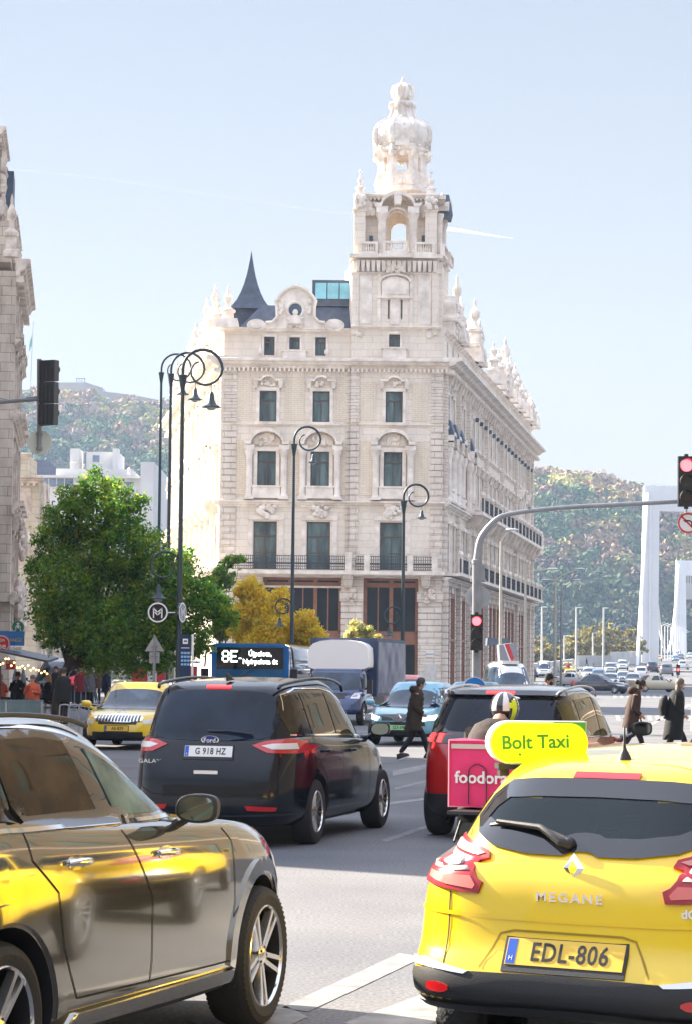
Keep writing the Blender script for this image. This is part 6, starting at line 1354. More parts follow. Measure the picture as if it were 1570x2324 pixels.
# ---------------------------------------------------------------- mid-distance vehicles
def generic(kind, P_, N=64, glass=None, arches=True, hl=None, name='car', label='', group=None, anchor=None, yaw=0):
    g = glass or CGB
    if kind == 'hatch': L2, w_, ht, bl = 2.0, .88, 1.50, .95
    elif kind == 'sedan': L2, w_, ht, bl = 2.3, .90, 1.45, .92
    elif kind == 'suv': L2, w_, ht, bl = 2.2, .92, 1.66, 1.08
    else: L2, w_, ht, bl = 2.6, .96, 2.05, 1.15
    ax = L2*.62; ra = .31 if kind in ('hatch', 'sedan') else .35; xr = -L2; gr = -L2+(.75 if kind == 'sedan' else .12)
    fr = {'hatch': 1.15, 'sedan': 1.15, 'suv': 1.15, 'van': 2.0}[kind]; ft = {'hatch': .2, 'sedan': .05, 'suv': .2, 'van': 1.1}[kind]; rt = -L2+{'hatch': .55, 'sedan': 1.45, 'suv': .45, 'van': .2}[kind]
    sp = dict(zb=.2, w=w_, xr=xr, xf=L2, nr=4.5, nf=3.6, nur=4.5, nuf=3.4, rw=ra, ra=ra+.045, axles=(-ax, ax), paint=P_, black_below=.3, tw=.2,
      H=[(-L2,bl),(-.5,bl),(.6,bl-.03),(1.1,bl-.06),(L2*.8,bl-.15),(L2,bl-.3)], R=[(-L2,ht-.12),(-L2*.6,ht-.02),(-.4,ht),(.2,ht-.03),(fr*.7,ht-.3),(fr,bl)],
      low=[(0,w_-.12,xr+.2,L2-.2),(.08,w_-.04,xr+.06,L2-.06),(.3,w_,xr,L2),(.6,w_,xr,L2-.01),(.85,w_-.02,xr+.04,L2-.06),(1,w_-.07,xr+.1,L2-.16)],
      up=[(0,w_-.07,gr,fr+.1),(.1,w_-.085,gr+.02,fr),(.5,w_-.16,(gr+rt)/2,(fr+ft)/2+.05),(.85,w_-.23,rt-.03,ft+.1),(1,w_-.32,rt+.1,ft-.05)])
    c = Car(name, label, sp, anchor, yaw, group, N=N, arches=arches)
    zt = ht-.1; ws = [(fr-.02,-w_+.2),(ft+.16,-w_+.3),(ft+.14,0),(ft+.16,w_-.3),(fr-.02,w_-.2),(fr+.06,0)]
    c.patch('windscreen', 'top', ws, g, .006, .12); zr = bl+.05
    c.patch('rear_window', 'rear' if kind != 'sedan' else 'rear', [(-w_+.22,zr),(w_-.22,zr),(w_-.32,zt-.03),(-w_+.32,zt-.03)], g, .006, .12)
    for sg in (-1, 1):
        sd = 'R' if sg < 0 else 'L'
        c.patch('side_window', sd, [(rt-.02+(.0 if kind=='sedan' else .05),zr),(-.12,zr),(-.18,zt-.02),(rt+.25,zt-.04)], g, .006, .12); c.patch('side_window', sd, [(-.05,zr),(fr-.22,zr-.02),(ft+.18,zt-.06),(-.12,zt-.02)], g, .006, .12)
        f = lambda L: [(sg*a, b) for a, b in L] if sg > 0 else [(sg*a, b) for a, b in L][::-1]
        c.patch('headlamp', 'front', f([(w_-.32,bl-.36),(w_-.10,bl-.33),(w_-.08,bl-.22),(w_-.38,bl-.28)]), hl or CLR, .012, .06)
        c.patch('tail_lamp', 'rear', f([(w_-.30,bl-.25),(w_-.08,bl-.27),(w_-.08,bl-.02),(w_-.26,bl-.04)]), RED, .012, .06)
        for a in (-ax, ax): c.wheel(a, sg, 'cover', ra*.66, RIM, simple=True)
        mirror(c, fr-.35, sg*(w_+.12), bl+.06, sg, P_, P_, .95)
    c.patch('grille', 'front', [(-.42,bl-.36),(.42,bl-.36),(.46,bl-.24),(-.46,bl-.24)], BLK, .01, .1); c.patch('bumper_intake', 'front', [(-w_+.3,.25),(w_-.3,.25),(w_-.35,.40),(-w_+.35,.40)], BLK, .01, .1)
    return c
def near(px, py, Y): p = at(px, py, Y); return (p.x, p.y)
# yellow taxi on the left, nose towards the camera
p = near(266, 1640, 53)
c = generic('sedan', YP, 96, CGB, name='taxi', label='yellow taxi on the left facing the camera, behind the black people carrier', anchor=(p, (2.25, 0)), yaw=187)
c.patch('chrome_grille', 'front', chaikin([(-.50,.60),(.50,.60),(.56,.73),(.2,.76),(0,.79),(-.2,.76),(-.56,.73)], 1), CHR, .018, .06, skirt=.03)
for k in range(14): x = -.46+k*.0708; c.patch('grille_slat', 'front', [(x-.022,.615),(x+.022,.615),(x+.022,.735),(x-.022,.735)], GBLK, .024, .06, skirt=.004)
c.patch('bonnet_shut', 'front', [(-.1,.80),(.1,.80),(.06,.845),(-.06,.845)], CHR, .012, .05); c.plate('front', 0, .47, 'AE-829', PLY, size=.10, wide=.8)
m = MB(); zt = c.hit('top', -.2, .0)[0].z
for sg in (-1, 1): m.tube([(-1.2,sg*.55,zt-.06),(-1.1,sg*.56,zt+.02),(0,sg*.57,zt+.035),(.3,sg*.56,zt-.03)], .015, 6)
m.build('roof_rail', CHR, c.root)
# turquoise electric hatchback, lamps lit
TQ = paint('turquoise_paint', (.16, .42, .58), .1, .22)
p = near(903, 1640, 58); c = generic('hatch', TQ, 96, CGB, hl=LEDW, name='electric_hatchback', label='turquoise hatchback with lit headlamps behind the walking pedestrian', anchor=(p, (1.95, .0)), yaw=195)
c.patch('nose_band', 'front', chaikin([(-.62,.70),(-.2,.66),(-.1,.56),(.1,.56),(.2,.66),(.62,.70),(.62,.73),(.16,.73),(0,.76),(-.16,.73),(-.62,.73)], 1), GBLK, .014, .05)
FRM = lambda c_, y, z, off=.02: Matrix(((0,0,1,c_.hit('front', y, z)[0].x+off),(1,0,0,y),(0,1,0,z),(0,0,0,1)))
b = MB(FRM(c, 0, .66, .02)); diamond(b, .095, .015); b.build('badge', CHR, c.root, fix=False); c.plate('front', 0, .43, 'SZX-698', PLG, size=.10, wide=.74)
c.patch('lower_grille', 'front', [(-.62,.47),(.62,.47),(.6,.56),(-.6,.56)], GBLK, .012, .08)
# dark blue car behind the pedestrian
DB = paint('dark_petrol_paint', (.02, .10, .17), .3, .2)
p = near(1035, 1630, 68); generic('sedan', DB, 64, CGB, hl=LEDW, name='saloon_car', label='dark petrol blue saloon between the turquoise car and the round blue sign', anchor=(p, (2.2, .0)), yaw=195)
RS = paint('faded_red_paint', (.55, .09, .08), 0, .3); p = near(925, 1560, 105); generic('hatch', RS, 40, CGB, arches=False, name='hatchback', label='red hatchback roof showing between the truck and the stone corner', anchor=(p, (0, 0)), yaw=165)
WHP = paint('white_car_paint', (.75, .75, .74), 0, .25); p = near(1150, 1560, 100); c = generic('van', WHP, 40, CGB, arches=False, name='white_van', label='white van roof above the red SUV, beside the traffic signal pole', anchor=(p, (0, 0)), yaw=175)
m = MB(); m.box(-.3, .9, -.35, .35, 2.02, 2.16); m.box(-1.6, -.6, -.5, .5, 2.03, 2.12); m.build('roof_hatch', WHP, c.root)
# ---------------------------------------------------------------- truck
tb_ = paint('navy_cab_paint', (.02, .05, .16), 0, .25); TAR = mat('navy_tarpaulin', (.035, .06, .13), .55, var=.35, vscale=2, bump=.5, bscale=3); TARS = mat('grey_curtain_side', (.30, .31, .36), .6, var=.5, vscale=1.4, stain=(.09,.11,.2), bump=.8, bscale=4); WSP = mat('white_deflector', (.92, .91, .90), .35)
Yt = 78.; pl = at(766, 1560, Yt); tr = empty('delivery_truck', (pl.x, pl.y, 0), R(-90+12), 'blue box truck with a white wind deflector above its cab', 'truck')
def tz(py, px=770): return at(px, py, Yt).z
hwT = 1.02; zt = tz(1447)
m = MB(); m.box(-7.2, -1.1, -1.1, 1.08, .9, zt); o = m.build('cargo_box', TAR, tr); m = MB()
for k in range(40): x = -7.1+k*.148; m.box(x, x+.10, 1.085, 1.12, 1.0, zt-.12)
m.build('curtain_side', TARS, o)
m = MB(); m.prism(chaikin([(-.95,tz(1522)),(.95,tz(1522)),(.98,tz(1500)),(.92,tz(1452)),(-.92,tz(1452)),(-.98,tz(1500))], 2), -1.1, -.0, plane='yz'); 
m.M = None; m.build('wind_deflector', WSP, tr, smooth=True, angle=40)
sp = dict(zb=.35, w=hwT-.02, xr=-1.3, xf=1.4, nr=8, nf=4, nur=8, nuf=4.5, rw=.36, ra=.42, axles=(.65,), paint=tb_, H=[(-1.3,1.1),(0,1.1),(.5,1.05),(1.1,.92),(1.4,.8)], R=[(-1.3,1.76),(0,1.78),(.3,1.7),(.6,1.5),(.9,1.1)],
  low=[(0,.88,-1.2,1.25),(.1,.97,-1.3,1.38),(.5,1.0,-1.3,1.4),(.9,.99,-1.3,1.3),(1,.95,-1.3,1.2)], up=[(0,.96,-1.3,.75),(.5,.90,-1.3,.5),(.9,.84,-1.28,.22),(1,.78,-1.2,.1)])
c = Car('cab_tmp', None, sp, N=72); cab_ = c.root
c.patch('windscreen', 'front', [(-.80,1.13),(.80,1.13),(.74,1.66),(-.74,1.66)], CGB, .01, .1); 
for sg in (-1, 1):
    c.patch('side_window', 'R' if sg < 0 else 'L', [(-.75,1.16),(.42,1.14),(.2,1.62),(-.7,1.62)], CGL, .01, .1); c.patch('headlamp', 'front', [(sg*.62,.85),(sg*.88,.85),(sg*.88,1.05),(sg*.66,1.02)][::sg], CLR, .01, .08)
    mm = MB(); mm.box(.42, .56, sg*1.12-.09, sg*1.12+.09, 1.0, 1.45); mm.tube([(.4,sg*.95,1.15),(.5,sg*1.1,1.2)], .03); mm.build('door_mirror', BLK, cab_); c.wheel(.65, sg, 'cover', .2, RIM, simple=True)
c.patch('grille', 'front', [(-.5,.85),(.5,.85),(.5,1.02),(-.5,1.02)], BLK, .01, .1)
for ch in list(cab_.children): ch.parent = tr; ch.location.x += .05
bpy.data.objects.remove(cab_)
m = MB(); [m.lathe([(.36,-.12),(.36,.12)], (-5.4, s_*.88, .36), 20, ax='y') for s_ in (-1, 1)]; m.build('rear_wheels', TYRE, tr); m = MB(); m.box(-7, -.5, -.4, .4, .5, .9); m.build('chassis', BLK, tr)
tr.rotation_euler = (0, 0, R(-90-10))
# ---------------------------------------------------------------- bus
BB = paint('bus_blue', (.01, .16, .48), 0, .2); Yb = 86.; pl = at(568, 1530, Yb); bus = empty('city_bus', (pl.x, pl.y, 0), R(-90-4), 'blue city bus facing the camera with a lit 8E destination board', 'bus')
bz = lambda py, px=568: at(px, py, Yb).z
hb = 1.38; zt = bz(1457)
m = MB(); out = chaikin([(-hb,.35),(hb,.35),(hb,zt-.05),(-hb,zt-.05)], 2, .06); m.prism([tuple(q) for q in out], -11, 0, plane='yz'); m.build('body', BB, bus, smooth=True, angle=40)
m = MB(); out = chaikin([(-hb+.16,1.0),(hb-.16,1.0),(hb-.14,zt-.12),(-hb+.14,zt-.12)], 2, .08); m.prism([tuple(q) for q in out], .0, .02, plane='yz'); ws = m.build('windscreen', mat('bus_windscreen', (.015, .16, .34), .06, var=.3, vscale=.8, spec=.6), bus)
m = MB(); m.box(.02, .035, -hb+.2, hb-.2, zt-.95, zt-.2); d_ = m.build('destination_box', GBLK, ws)
LED = mat('destination_led', (.85, .95, .9), .4, emit=1.3); MF = Matrix(((0,0,1,.04),(1,0,0,0),(0,1,0,0),(0,0,0,1)))
# dot matrix text as small square pixels
FONT = {'8':'01110 10001 10001 01110 10001 10001 01110','E':'11111 10000 10000 11110 10000 10000 11111'}
m = MB(MF)
def dots(mb, ch, x0, y0, s):
    for r_, row in enumerate(FONT[ch].split()):
        for c_, v in enumerate(row):
            if v == '1': mb.box(x0+c_*s, x0+c_*s+s*.96, y0-r_*s*1.15, y0-r_*s*1.15+s*1.1, 0, .01)
dots(m, '8', -1.0, zt-.36, .052); dots(m, 'E', -.70, zt-.36, .052)
text_mb(m, 'Újpalota,', Matrix.Translation((.36, zt-.42, 0)), .25, .01, bold=.004, wide=.92); text_mb(m, 'Nyírpalota út', Matrix.Translation((.36, zt-.70, 0)), .25, .01, bold=.004, wide=.92); m.box(-.40, -.30, zt-.60, zt-.57, 0, .01); m.build('destination_text', LED, d_)
for sg in (-1, 1):
    m = MB(); m.tube(cr([(.0,sg*(hb-.12),zt-.1),(.3,sg*(hb+.12),zt-.25),(.3,sg*(hb+.2),zt-.9)], 5), .035, 6); m.box(.2, .36, sg*(hb+.2)-.13, sg*(hb+.2)+.13, zt-1.75, zt-.95); m.build('mirror_arm', BLK, bus)
    m = MB(); [m.lathe([(.48,-.14),(.48,.14)], (x, sg*(hb-.16), .48), 20, ax='y') for x in (-2.6, -8.6)]; m.build('wheels', TYRE, bus)
m = MB(); m.tube([(.03,-.9,1.15),(.05,-.2,1.5),(.05,.3,1.9)], .02); m.tube([(.03,.9,1.15),(.05,.2,1.3),(.05,-.5,1.5)], .02); m.build('wipers', BLK, bus)
m = MB(); m.box(-10.5, -.6, -hb-.01, hb+.01, 1.15, zt-.6); m.build('side_glazing', CGL, bus)
# ---------------------------------------------------------------- far traffic
PT = {k: paint('far_'+k, v, .2, .25) for k, v in dict(white=(.78,.78,.76), silver=(.45,.48,.50), blue=(.14,.24,.36), dark=(.03,.035,.05), gold=(.55,.47,.33), grey=(.18,.19,.20)).items()}; PT['yellow'] = YP
protoc = {}
def far(px, py, kind, col, yaw, label):
    g = gpt(px, py); k = (kind, col)
    if k not in protoc:
        c_ = generic(kind, PT[col], 36, CGB, arches=False, name={'hatch': 'hatchback', 'sedan': 'saloon_car', 'suv': 'suv', 'van': 'van'}[kind], label=label, group='cars queueing on the bridge approach'); protoc[k] = c_.root; r_ = c_.root
    else: r_ = copy_tree(protoc[k])
    r_.location = g; r_.rotation_euler = (0, 0, R(90-yaw)); r_['label'] = label; return r_
q = lambda x, y: (1197+.3062*x, 1035+.3062*y)
for x, y, kind, col, yaw, lab in (
 (315,1672,'sedan','yellow',185,'yellow taxi at the head of the far queue, between the poles'), (293,1600,'sedan','yellow',186,'second yellow taxi directly behind the leading one by the grey pole'),
 (450,1655,'hatch','white',186,'white hatchback leading the lane right of the yellow taxis'), (520,1672,'sedan','blue',187,'pale blue saloon half hidden left of the large white saloon'),
 (612,1716,'sedan','white',187,'large white saloon at the front of the far queue facing us'), (610,1618,'suv','silver',186,'silver SUV behind the large white saloon in the far queue'),
 (700,1588,'suv','white',187,'white car furthest back in the middle lane before the bridge ramp'), (706,1690,'sedan','silver',187,'silver blue saloon right of the large white saloon'),
 (780,1712,'sedan','white',188,'white saloon just left of the beige saloon turning'), (842,1652,'hatch','white',10,'white hatchback driving away towards the bridge'),
 (922,1606,'suv','dark',9,'black SUV driving away, left one of two dark cars'), (1027,1630,'suv','grey',9,'dark grey SUV driving away, right one of two dark cars'),
 (450,1560,'suv','silver',184,'silver off-road car by the riverside wall beside slim pole'), (515,1556,'suv','blue',184,'blue car parked right beside the silver off-road car by the wall'),
 (965,1520,'sedan','yellow',190,'yellow taxi coming down at the foot of the near bridge tower'), (1095,1524,'sedan','blue',189,'blue saloon coming off the bridge below the white van'),
 (1150,1582,'hatch','white',12,'white hatchback heading for the bridge at the right edge'), (1112,1486,'van','white',189,'white van coming off the bridge, nearer one of two'),
 (1165,1450,'van','white',189,'white van coming off the bridge, farther one of two'), (1200,1502,'suv','white',189,'white SUV on the ramp at the right frame edge'),
 (1132,1508,'sedan','dark',189,'black saloon tucked beside the nearer white van'), (120,1640,'van','white',186,'white van beyond the capped man on the left of the poles'),
 (1180,1440,'sedan','silver',189,'silver car far up on the bridge deck')):
    far(*q(x, y), kind, col, yaw, lab)
r_ = far(*q(955,1750), 'sedan', 'gold', 72, 'beige saloon turning across the junction, seen from its side'); r_ = far(*q(540,1760), 'sedan', 'dark', 118, 'black saloon turning across the junction behind the red SUV')
far(*q(345,1712), 'sedan', 'white', 110, 'white saloon roof just above the red SUV')
# ================================================================ street furniture
LPM = mat('lamp_green_black', (.035, .055, .065), .45, metal=.3); GALV = mat('galvanised_steel', (.30, .31, .33), .5, metal=.35, var=.2, vscale=3); LGREY = mat('light_grey_pole', (.62, .62, .60), .5); OCH = mat('weathered_pole', (.48, .44, .36), .6, var=.2, vscale=2)
LGL = mat('lamp_globe', (.5, .55, .52), .15); SBK = mat('sign_back', (.42, .43, .45), .5, metal=.2, var=.12, vscale=3); SWH = mat('sign_white', (.72,.76,.68)); SRED = mat('sign_red', (.62, .03, .03), .4); SBL = mat('sign_blue', (.01, .20, .58), .4); SIGW = mat('sign_face_white', (.8, .8, .8), .4)
def gbase(px, Y, py=1510): p = at(px, py, Y); return Vector((p.x, Y, G(Y)))
def scroll_path(cx, cz, r, sg, k=26):
    out = []
    for i in range(k+1):
        th = pi-(pi+pi*1.35)*i/k; rho = r if th > 0 else r*(1-.58*(-th)/(pi*1.35)); out.append((cx+sg*rho*cos(th), 0, cz+rho*sin(th)))
    return out
def lantern(mb, x, z, s, mi=0):
    mb.tube([(x,0,z+.32*s), (x,0,z)], .018*s, 5); mb.lathe([(0,.02*s),(.05*s,0),(.10*s,-.1*s),(.12*s,-.3*s),(.2*s,-.48*s),(.36*s,-.56*s),(.36*s,-.6*s),(.2*s,-.6*s)], (x,0,z), 16, mi)
def swan_lamp(label, px, Y, pytop, rpx, ls, low=None, group='swan neck lamp posts'):
    b = gbase(px, Y); t = at(px, pytop, Y); r = rpx/F*Y; z1 = t.z-r; root = empty('lamp_post', b, 0, label, 'lamp post', group)
    m = MB(); m.lathe([(.17,0),(.17,.9),(.12,1.05),(.095,1.3),(.075,z1*.6),(.06,z1-.6)], (0,0,-b.z*0), 12); m.lathe([(.06,z1-.75),(.13,z1-.3),(.15,z1-.2),(.06,z1-.18)], (0,0,0), 12)
    m.tube([(0,0,z1-.3)]+scroll_path(r, z1, r, 1), [.05]*14+[.04]*8+[.03]*6, 8); m.build('pole', LPM, root, smooth=True)
    th = -1.0; rho = r*(1-.58*1.0/(pi*1.35)); lx, lz = r+rho*cos(th), z1+rho*sin(th)-.32*ls
    m = MB(); lantern(m, lx, lz, ls); o = m.build('lantern', LPM, root, smooth=True); m = MB(); m.sphere((lx, 0, lz-.58*ls), (.2*ls, .2*ls, .13*ls), 12, 8); m.build('globe', LGL, o, smooth=True)
    if low:
        pyl, rp, ls2 = low; r2 = rp/F*Y; z2 = at(px, pyl, Y).z; m = MB(); m.tube(scroll_path(-r2, z2, r2, -1), .035, 7); m.build('side_arm', LPM, root, smooth=True); rho = r2*(1-.58/(pi*1.35)); lx, lz = -r2-rho*cos(-1)*1, z2+rho*sin(-1)-.32*ls2
        m = MB(); lantern(m, lx, lz, ls2); o = m.build('lantern', LPM, root, smooth=True); m = MB(); m.sphere((lx, 0, lz-.58*ls2), (.2*ls2, .2*ls2, .13*ls2), 10, 6); m.build('globe', LGL, o, smooth=True)
    return root
swan_lamp('tallest nearest swan neck lamp post, carrying the round metro signs', 406, 78, 793, 45, .85, (1285, 33, .8))
swan_lamp('swan neck lamp post between the two others of the left trio', 379, 100, 800, 38, .85)
swan_lamp('thin swan neck lamp post farthest left in the trio', 357, 124, 803, 34, .85)
swan_lamp('swan neck lamp post with a side lantern in front of the left palace windows', 662, 108, 968, 30, .66, (1378, 19, .6))
swan_lamp('swan neck lamp post with a side lantern in front of the right palace windows', 912, 104, 1099, 28, .6, (1399, 21, .6))
# metro signs
def disc(mb, c, r, y0, y1, n=32, mi=0): mb.lathe([(0,y0),(r,y0),(r,y1),(0,y1)], c, n, mi, ax='y')
def metro(px, py, Y, rot, label):
    p = at(px, py, Y); root = empty('metro_sign', p, rot, label, 'sign'); r = 22.5/F*Y
    m = MB(); disc(m, (0,0,0), r, -.03, .03); m.build('disc', GBLK, root); m = MB()
    n = 40; vs = []; [vs.extend([(r*1.01*cos(2*pi*k/n), -.036, r*1.01*sin(2*pi*k/n)), (r*.86*cos(2*pi*k/n), -.036, r*.86*sin(2*pi*k/n))]) for k in range(n)]; m.add(vs, [(2*k, 2*k+1, (2*k+3)%(2*n), (2*k+2)%(2*n)) for k in range(n)]); m.build('ring', SIGW, root, fix=False)
    m = MB(); s = r/1.0
    for dz, w_ in ((.0, .07), (-.26, .07)):
        pts = [(-.42,-.5),(-.42,.42),(0,.0),(.42,.42),(.42,-.5)] if dz == 0 else [(-.22,-.5),(-.22,-.02+.0),(0,-.25),(.22,-.02),(.22,-.5)]
        pts = pts if dz == 0 else [(-.25,.0),(0,-.27),(.25,.0)]
        for a, b in zip(pts, pts[1:]):
            d = Vector((b[0]-a[0], b[1]-a[1])).normalized()*.06; q = Vector((-d.y, d.x)); m.add([((a[0]-d.x+q.x*e)*s, -.038, (a[1]-d.y+q.y*e)*s) for e in (1,-1)]+[((b[0]+d.x+q.x*e)*s, -.038, (b[1]+d.y+q.y*e)*s) for e in (-1,1)], [(0,1,2,3)])
    m.build('letter', SIGW, root, fix=False); m = MB(); 
    if rot == 0: m.tube([(r,0,0),(r+.24,0.02,0)], .02, 6)
    else: m.tube([(0,0,0),(0.1,.1,0)], .02, 6)
    m.build('bracket', SIGW, root); return root
metro(359, 1390, 77.5, 0, 'round black and white metro M sign facing us, left of the tall lamp post'); metro(413, 1390, 77.6, R(72), 'metro M sign turned almost edge on, right of the tall lamp post')
# bus stop panel, back of warning sign
p = gbase(421, 70); r_ = empty('bus_stop_panel', p, 0, 'dark blue bus stop panel with a white post below the metro signs', 'bus stop'); z0, z1 = at(421,1530,70).z, at(421,1441,70).z; NAVY = mat('navy_panel', (.012, .03, .09), .35)
m = MB(); m.box(-.16, .16, -.04, .04, z0-.5, z1); m.build('panel', NAVY, r_); m = MB(); m.box(.18, .24, -.03, .03, 0, z1+.02); m.build('post', SIGW, r_)
m = MB(); m.box(-.075, .075, -.046, -.041, z1-.26, z1-.11); m.build('bus_icon_field', SIGW, r_); m = MB(); m.box(-.045, .045, -.05, -.047, z1-.20, z1-.16); m.build('bus_icon', INK, r_)
m = MB(); 
for k in range(4): [m.box(x, x+.07, -.046, -.041, z1-.55-.11*k, z1-.49-.11*k) for x in (-.12, -.03, .06)]
m.build('route_numbers', mat('pale_blue_lettering', (.25, .5, .8), .5), r_); m = MB(); m.box(-.12, .12, -.046, -.041, z1-.385, z1-.365); m.build('stop_name', SIGW, r_)
p = gbase(351, 62); r_ = empty('give_way_sign_back', p, 0, 'grey back of a triangular sign on a pole left of the bus stop panel', 'sign'); zt = at(351,1441,62).z; m = MB()
m.prism([(-.25,zt-.42),(.25,zt-.42),(0,zt)], -.01, .01); m.box(-.13,.13,-.01,.01,zt-.72,zt-.44); m.build('plate', SBK, r_); m = MB(); m.tube([(0,-.04,-.1),(0,-.04,zt-.05)], .035, 8); [m.box(-.08,.08,-.07,-.01,zz_-.02,zz_+.02) for zz_ in (zt-.3,zt-.55)]; m.build('pole', GALV, r_)
# mast with signals
def signal_head(par, x, y, z, h, w, lit=0, front=-1, depth=.22):
    """z = top of the head; front towards -y"""
    m = MB(); m.box(x-w/2, x+w/2, y-depth/2, y+depth/2, z-h, z); m.box(x-.06, x+.06, y-.06, y+.06, z, z+.07); m.box(x-.06, x+.06, y-.06, y+.06, z-h-.07, z-h)
    o = m.build('signal_head', GBLK if 0 else mat('signal_black', (.02,.022,.024), .45), par)
    for k in range(3):
        c = z-h*(.185+.315*k); r = min(w*.36, h*.135); m = MB(); disc(m, (x, y-depth/2-.012, c), r, -.012, .012, 24); m.build('signal_lamp', (mat('red_signal_lit', (1,.05,.06), .3, emit=2.2) if k == lit else mat('unlit_lens', (.03,.03,.03), .15, coat=.5)), o)
        m = MB(); n = 16; vs = []
        for i in range(n+1):
            t = -.35+(pi+.7)*i/n; e = .24*r/.1*(.35+.65*max(0, sin(t))); e = min(e, .26)
            vs += [(x+r*1.1*cos(t), y-depth/2, c+r*1.1*sin(t)), (x+r*1.1*cos(t), y-depth/2-e, c+r*1.1*sin(t)), (x+r*1.18*cos(t), y-depth/2-e, c+r*1.18*sin(t)), (x+r*1.18*cos(t), y-depth/2, c+r*1.18*sin(t))]
        m.add(vs, [(4*i+a, 4*i+(a+1)%4, 4*i+4+(a+1)%4, 4*i+4+a) for i in range(n) for a in range(4)]); m.build('visor', BLK, o)
    return o
Ym = 73.; b = gbase(1080, Ym); ms = empty('signal_mast', b, 0, 'grey mast with a long curved arm and red signals in front of the palace', 'traffic light')
lc = lambda px, py, dy=0: Vector((at(px, py, Ym+dy).x-b.x, dy, at(px, py, Ym+dy).z-b.z))
m = MB(); m.tube([(0,0,-.1), lc(1081,1277)], .14, 14); m.lathe([(.16,0),(.16,.12),(.12,.14)], tuple(lc(1081,1280)), 14); m.tube(cr([lc(1081,1277),lc(1088,1229),lc(1103,1202),lc(1127,1178),lc(1151,1168),lc(1199,1160),lc(1294,1151),lc(1410,1145),lc(1556,1137)], 5), [.125-.055*min(1, k/22) for k in range(41)], 12)
m.tube([lc(1556,1030), lc(1556,1215)], .03, 8); m.tube([lc(1199,1160), lc(1199,1150)], .05, 6); m.build('mast', GALV, ms, smooth=True, angle=50)
q_ = lc(1080, 1395, -.3); signal_head(ms, q_.x, q_.y, q_.z, 1.07, .36); q_ = lc(1556, 1036, -.25); signal_head(ms, q_.x, q_.y, q_.z, 1.52, .50)
m = MB(); q_ = lc(1084, 1301, .2); m.box(q_.x-.2, q_.x+.2, .16, .19, q_.z-.27, q_.z+.27); [m.box(q_.x+sx_*.2-.03, q_.x+sx_*.2+.03, .1, .2, q_.z+zz_*.22-.05, q_.z+zz_*.22+.05) for sx_ in (-1,1) for zz_ in (-1,1)]; m.build('sign_back', SBK, ms)
m = MB(); q_ = lc(1083, 1355, .2); disc(m, (q_.x, .18, q_.z), .37, -.012, .012); m.build('round_sign_back', SBK, ms)
# no left turn sign
p = at(1560, 1187, Ym-.1); r_ = empty('no_turn_sign', p, 0, 'round no left turn sign hanging under the overhead red signal', 'sign'); m = MB(); disc(m, (0,0,0), .31, -.01, .02); m.build('disc', SIGW, r_)
def ring(mb, ro, ri, y, n=40, T=None): vs = []; [vs.extend([(ro*cos(2*pi*k/n), y, ro*sin(2*pi*k/n)), (ri*cos(2*pi*k/n), y, ri*sin(2*pi*k/n))]) for k in range(n)]; mb.add(vs, [(2*k, 2*k+1, (2*k+3)%(2*n), (2*k+2)%(2*n)) for k in range(n)], 0, T)
m = MB(); ring(m, .312, .255, -.014); d = Vector((.2,-.2)); m.add([(-.20,-.016,.16),(-.16,-.016,.20),(.20,-.016,-.16),(.16,-.016,-.20)], [(0,1,2,3)]); m.build('red_ring', SRED, r_, fix=False)
m = MB(); m.add([(-.15,-.013,.07),(-.06,-.013,.13),(-.06,-.013,.01)], [(0,1,2)]); m.tube([(-.08,-.013,.07),(.04,-.013,.07),(.10,-.013,.04),(.12,-.013,-.03),(.12,-.013,-.12)], .022, 5); m.build('arrow', INK, r_, fix=False)
# blue keep right sign
p = gbase(1076, 62); zc = at(1076, 1563, 62).z; r_ = empty('keep_right_sign', p, 0, 'round blue sign with a white diagonal arrow beside the red SUV roof', 'sign'); m = MB(); disc(m, (0,0,zc), .30, -.01, .015, 36); m.build('disc', SBL, r_); m = MB(); ring(m, .302, .285, -.013, T=Matrix.Translation((0,0,zc)))
A_ = Matrix.Translation((0,0,zc)) @ Matrix.Rotation(R(45), 4, 'Y'); m.add([(-.16,-.014,-.028),(.07,-.014,-.028),(.07,-.014,-.085),(.19,-.014,0),(.07,-.014,.085),(.07,-.014,.028),(-.16,-.014,.028)], [(0,1,2,3,4,5,6)], 0, A_); m.build('arrow', SIGW, r_, fix=False); m = MB(); m.tube([(0,.04,-.1),(0,.04,zc+.1)], .03, 8); m.build('pole', GALV, r_)
# street light poles on the right
def pole(label, px, Y, pytop, arms, rad, m_, pyb=None, heads=True):
    b = gbase(px, Y); zt = at(px, pytop, Y).z-b.z; r_ = empty('street_light', b, 0, label, 'street light', 'street lights along the boulevard'); m = MB(); m.tube([(0,0,-.2),(0,0,zt)], [rad, rad*.7], 8)
    for (ax_, ay_) in arms: e = Vector((at(ax_, ay_, Y).x-b.x, 0, at(ax_, ay_, Y).z-b.z)); m.tube(cr([(0,0,zt-.05),(e.x*.35,0,zt+(e.z-zt)*.5),tuple(e)], 4), rad*.45, 6)
    m.build('pole', m_, r_, smooth=True)
    for (ax_, ay_) in arms: e = Vector((at(ax_, ay_, Y).x-b.x, 0, at(ax_, ay_, Y).z-b.z)); s = 1 if e.x > 0 else -1; h = MB(); h.sphere((e.x, 0, e.z), (.42, .16, .09), 10, 6); h.build('lamp_head', LGREY, r_, smooth=True)
    return r_
pole('ochre street light post rising in front of the long palace wing', 1134, 150, 1228, [(1161,1202)], .11, OCH); pole('street light post at the far corner of the palace, arm pointing right', 1190, 175, 1300, [(1253,1291)], .11, OCH)
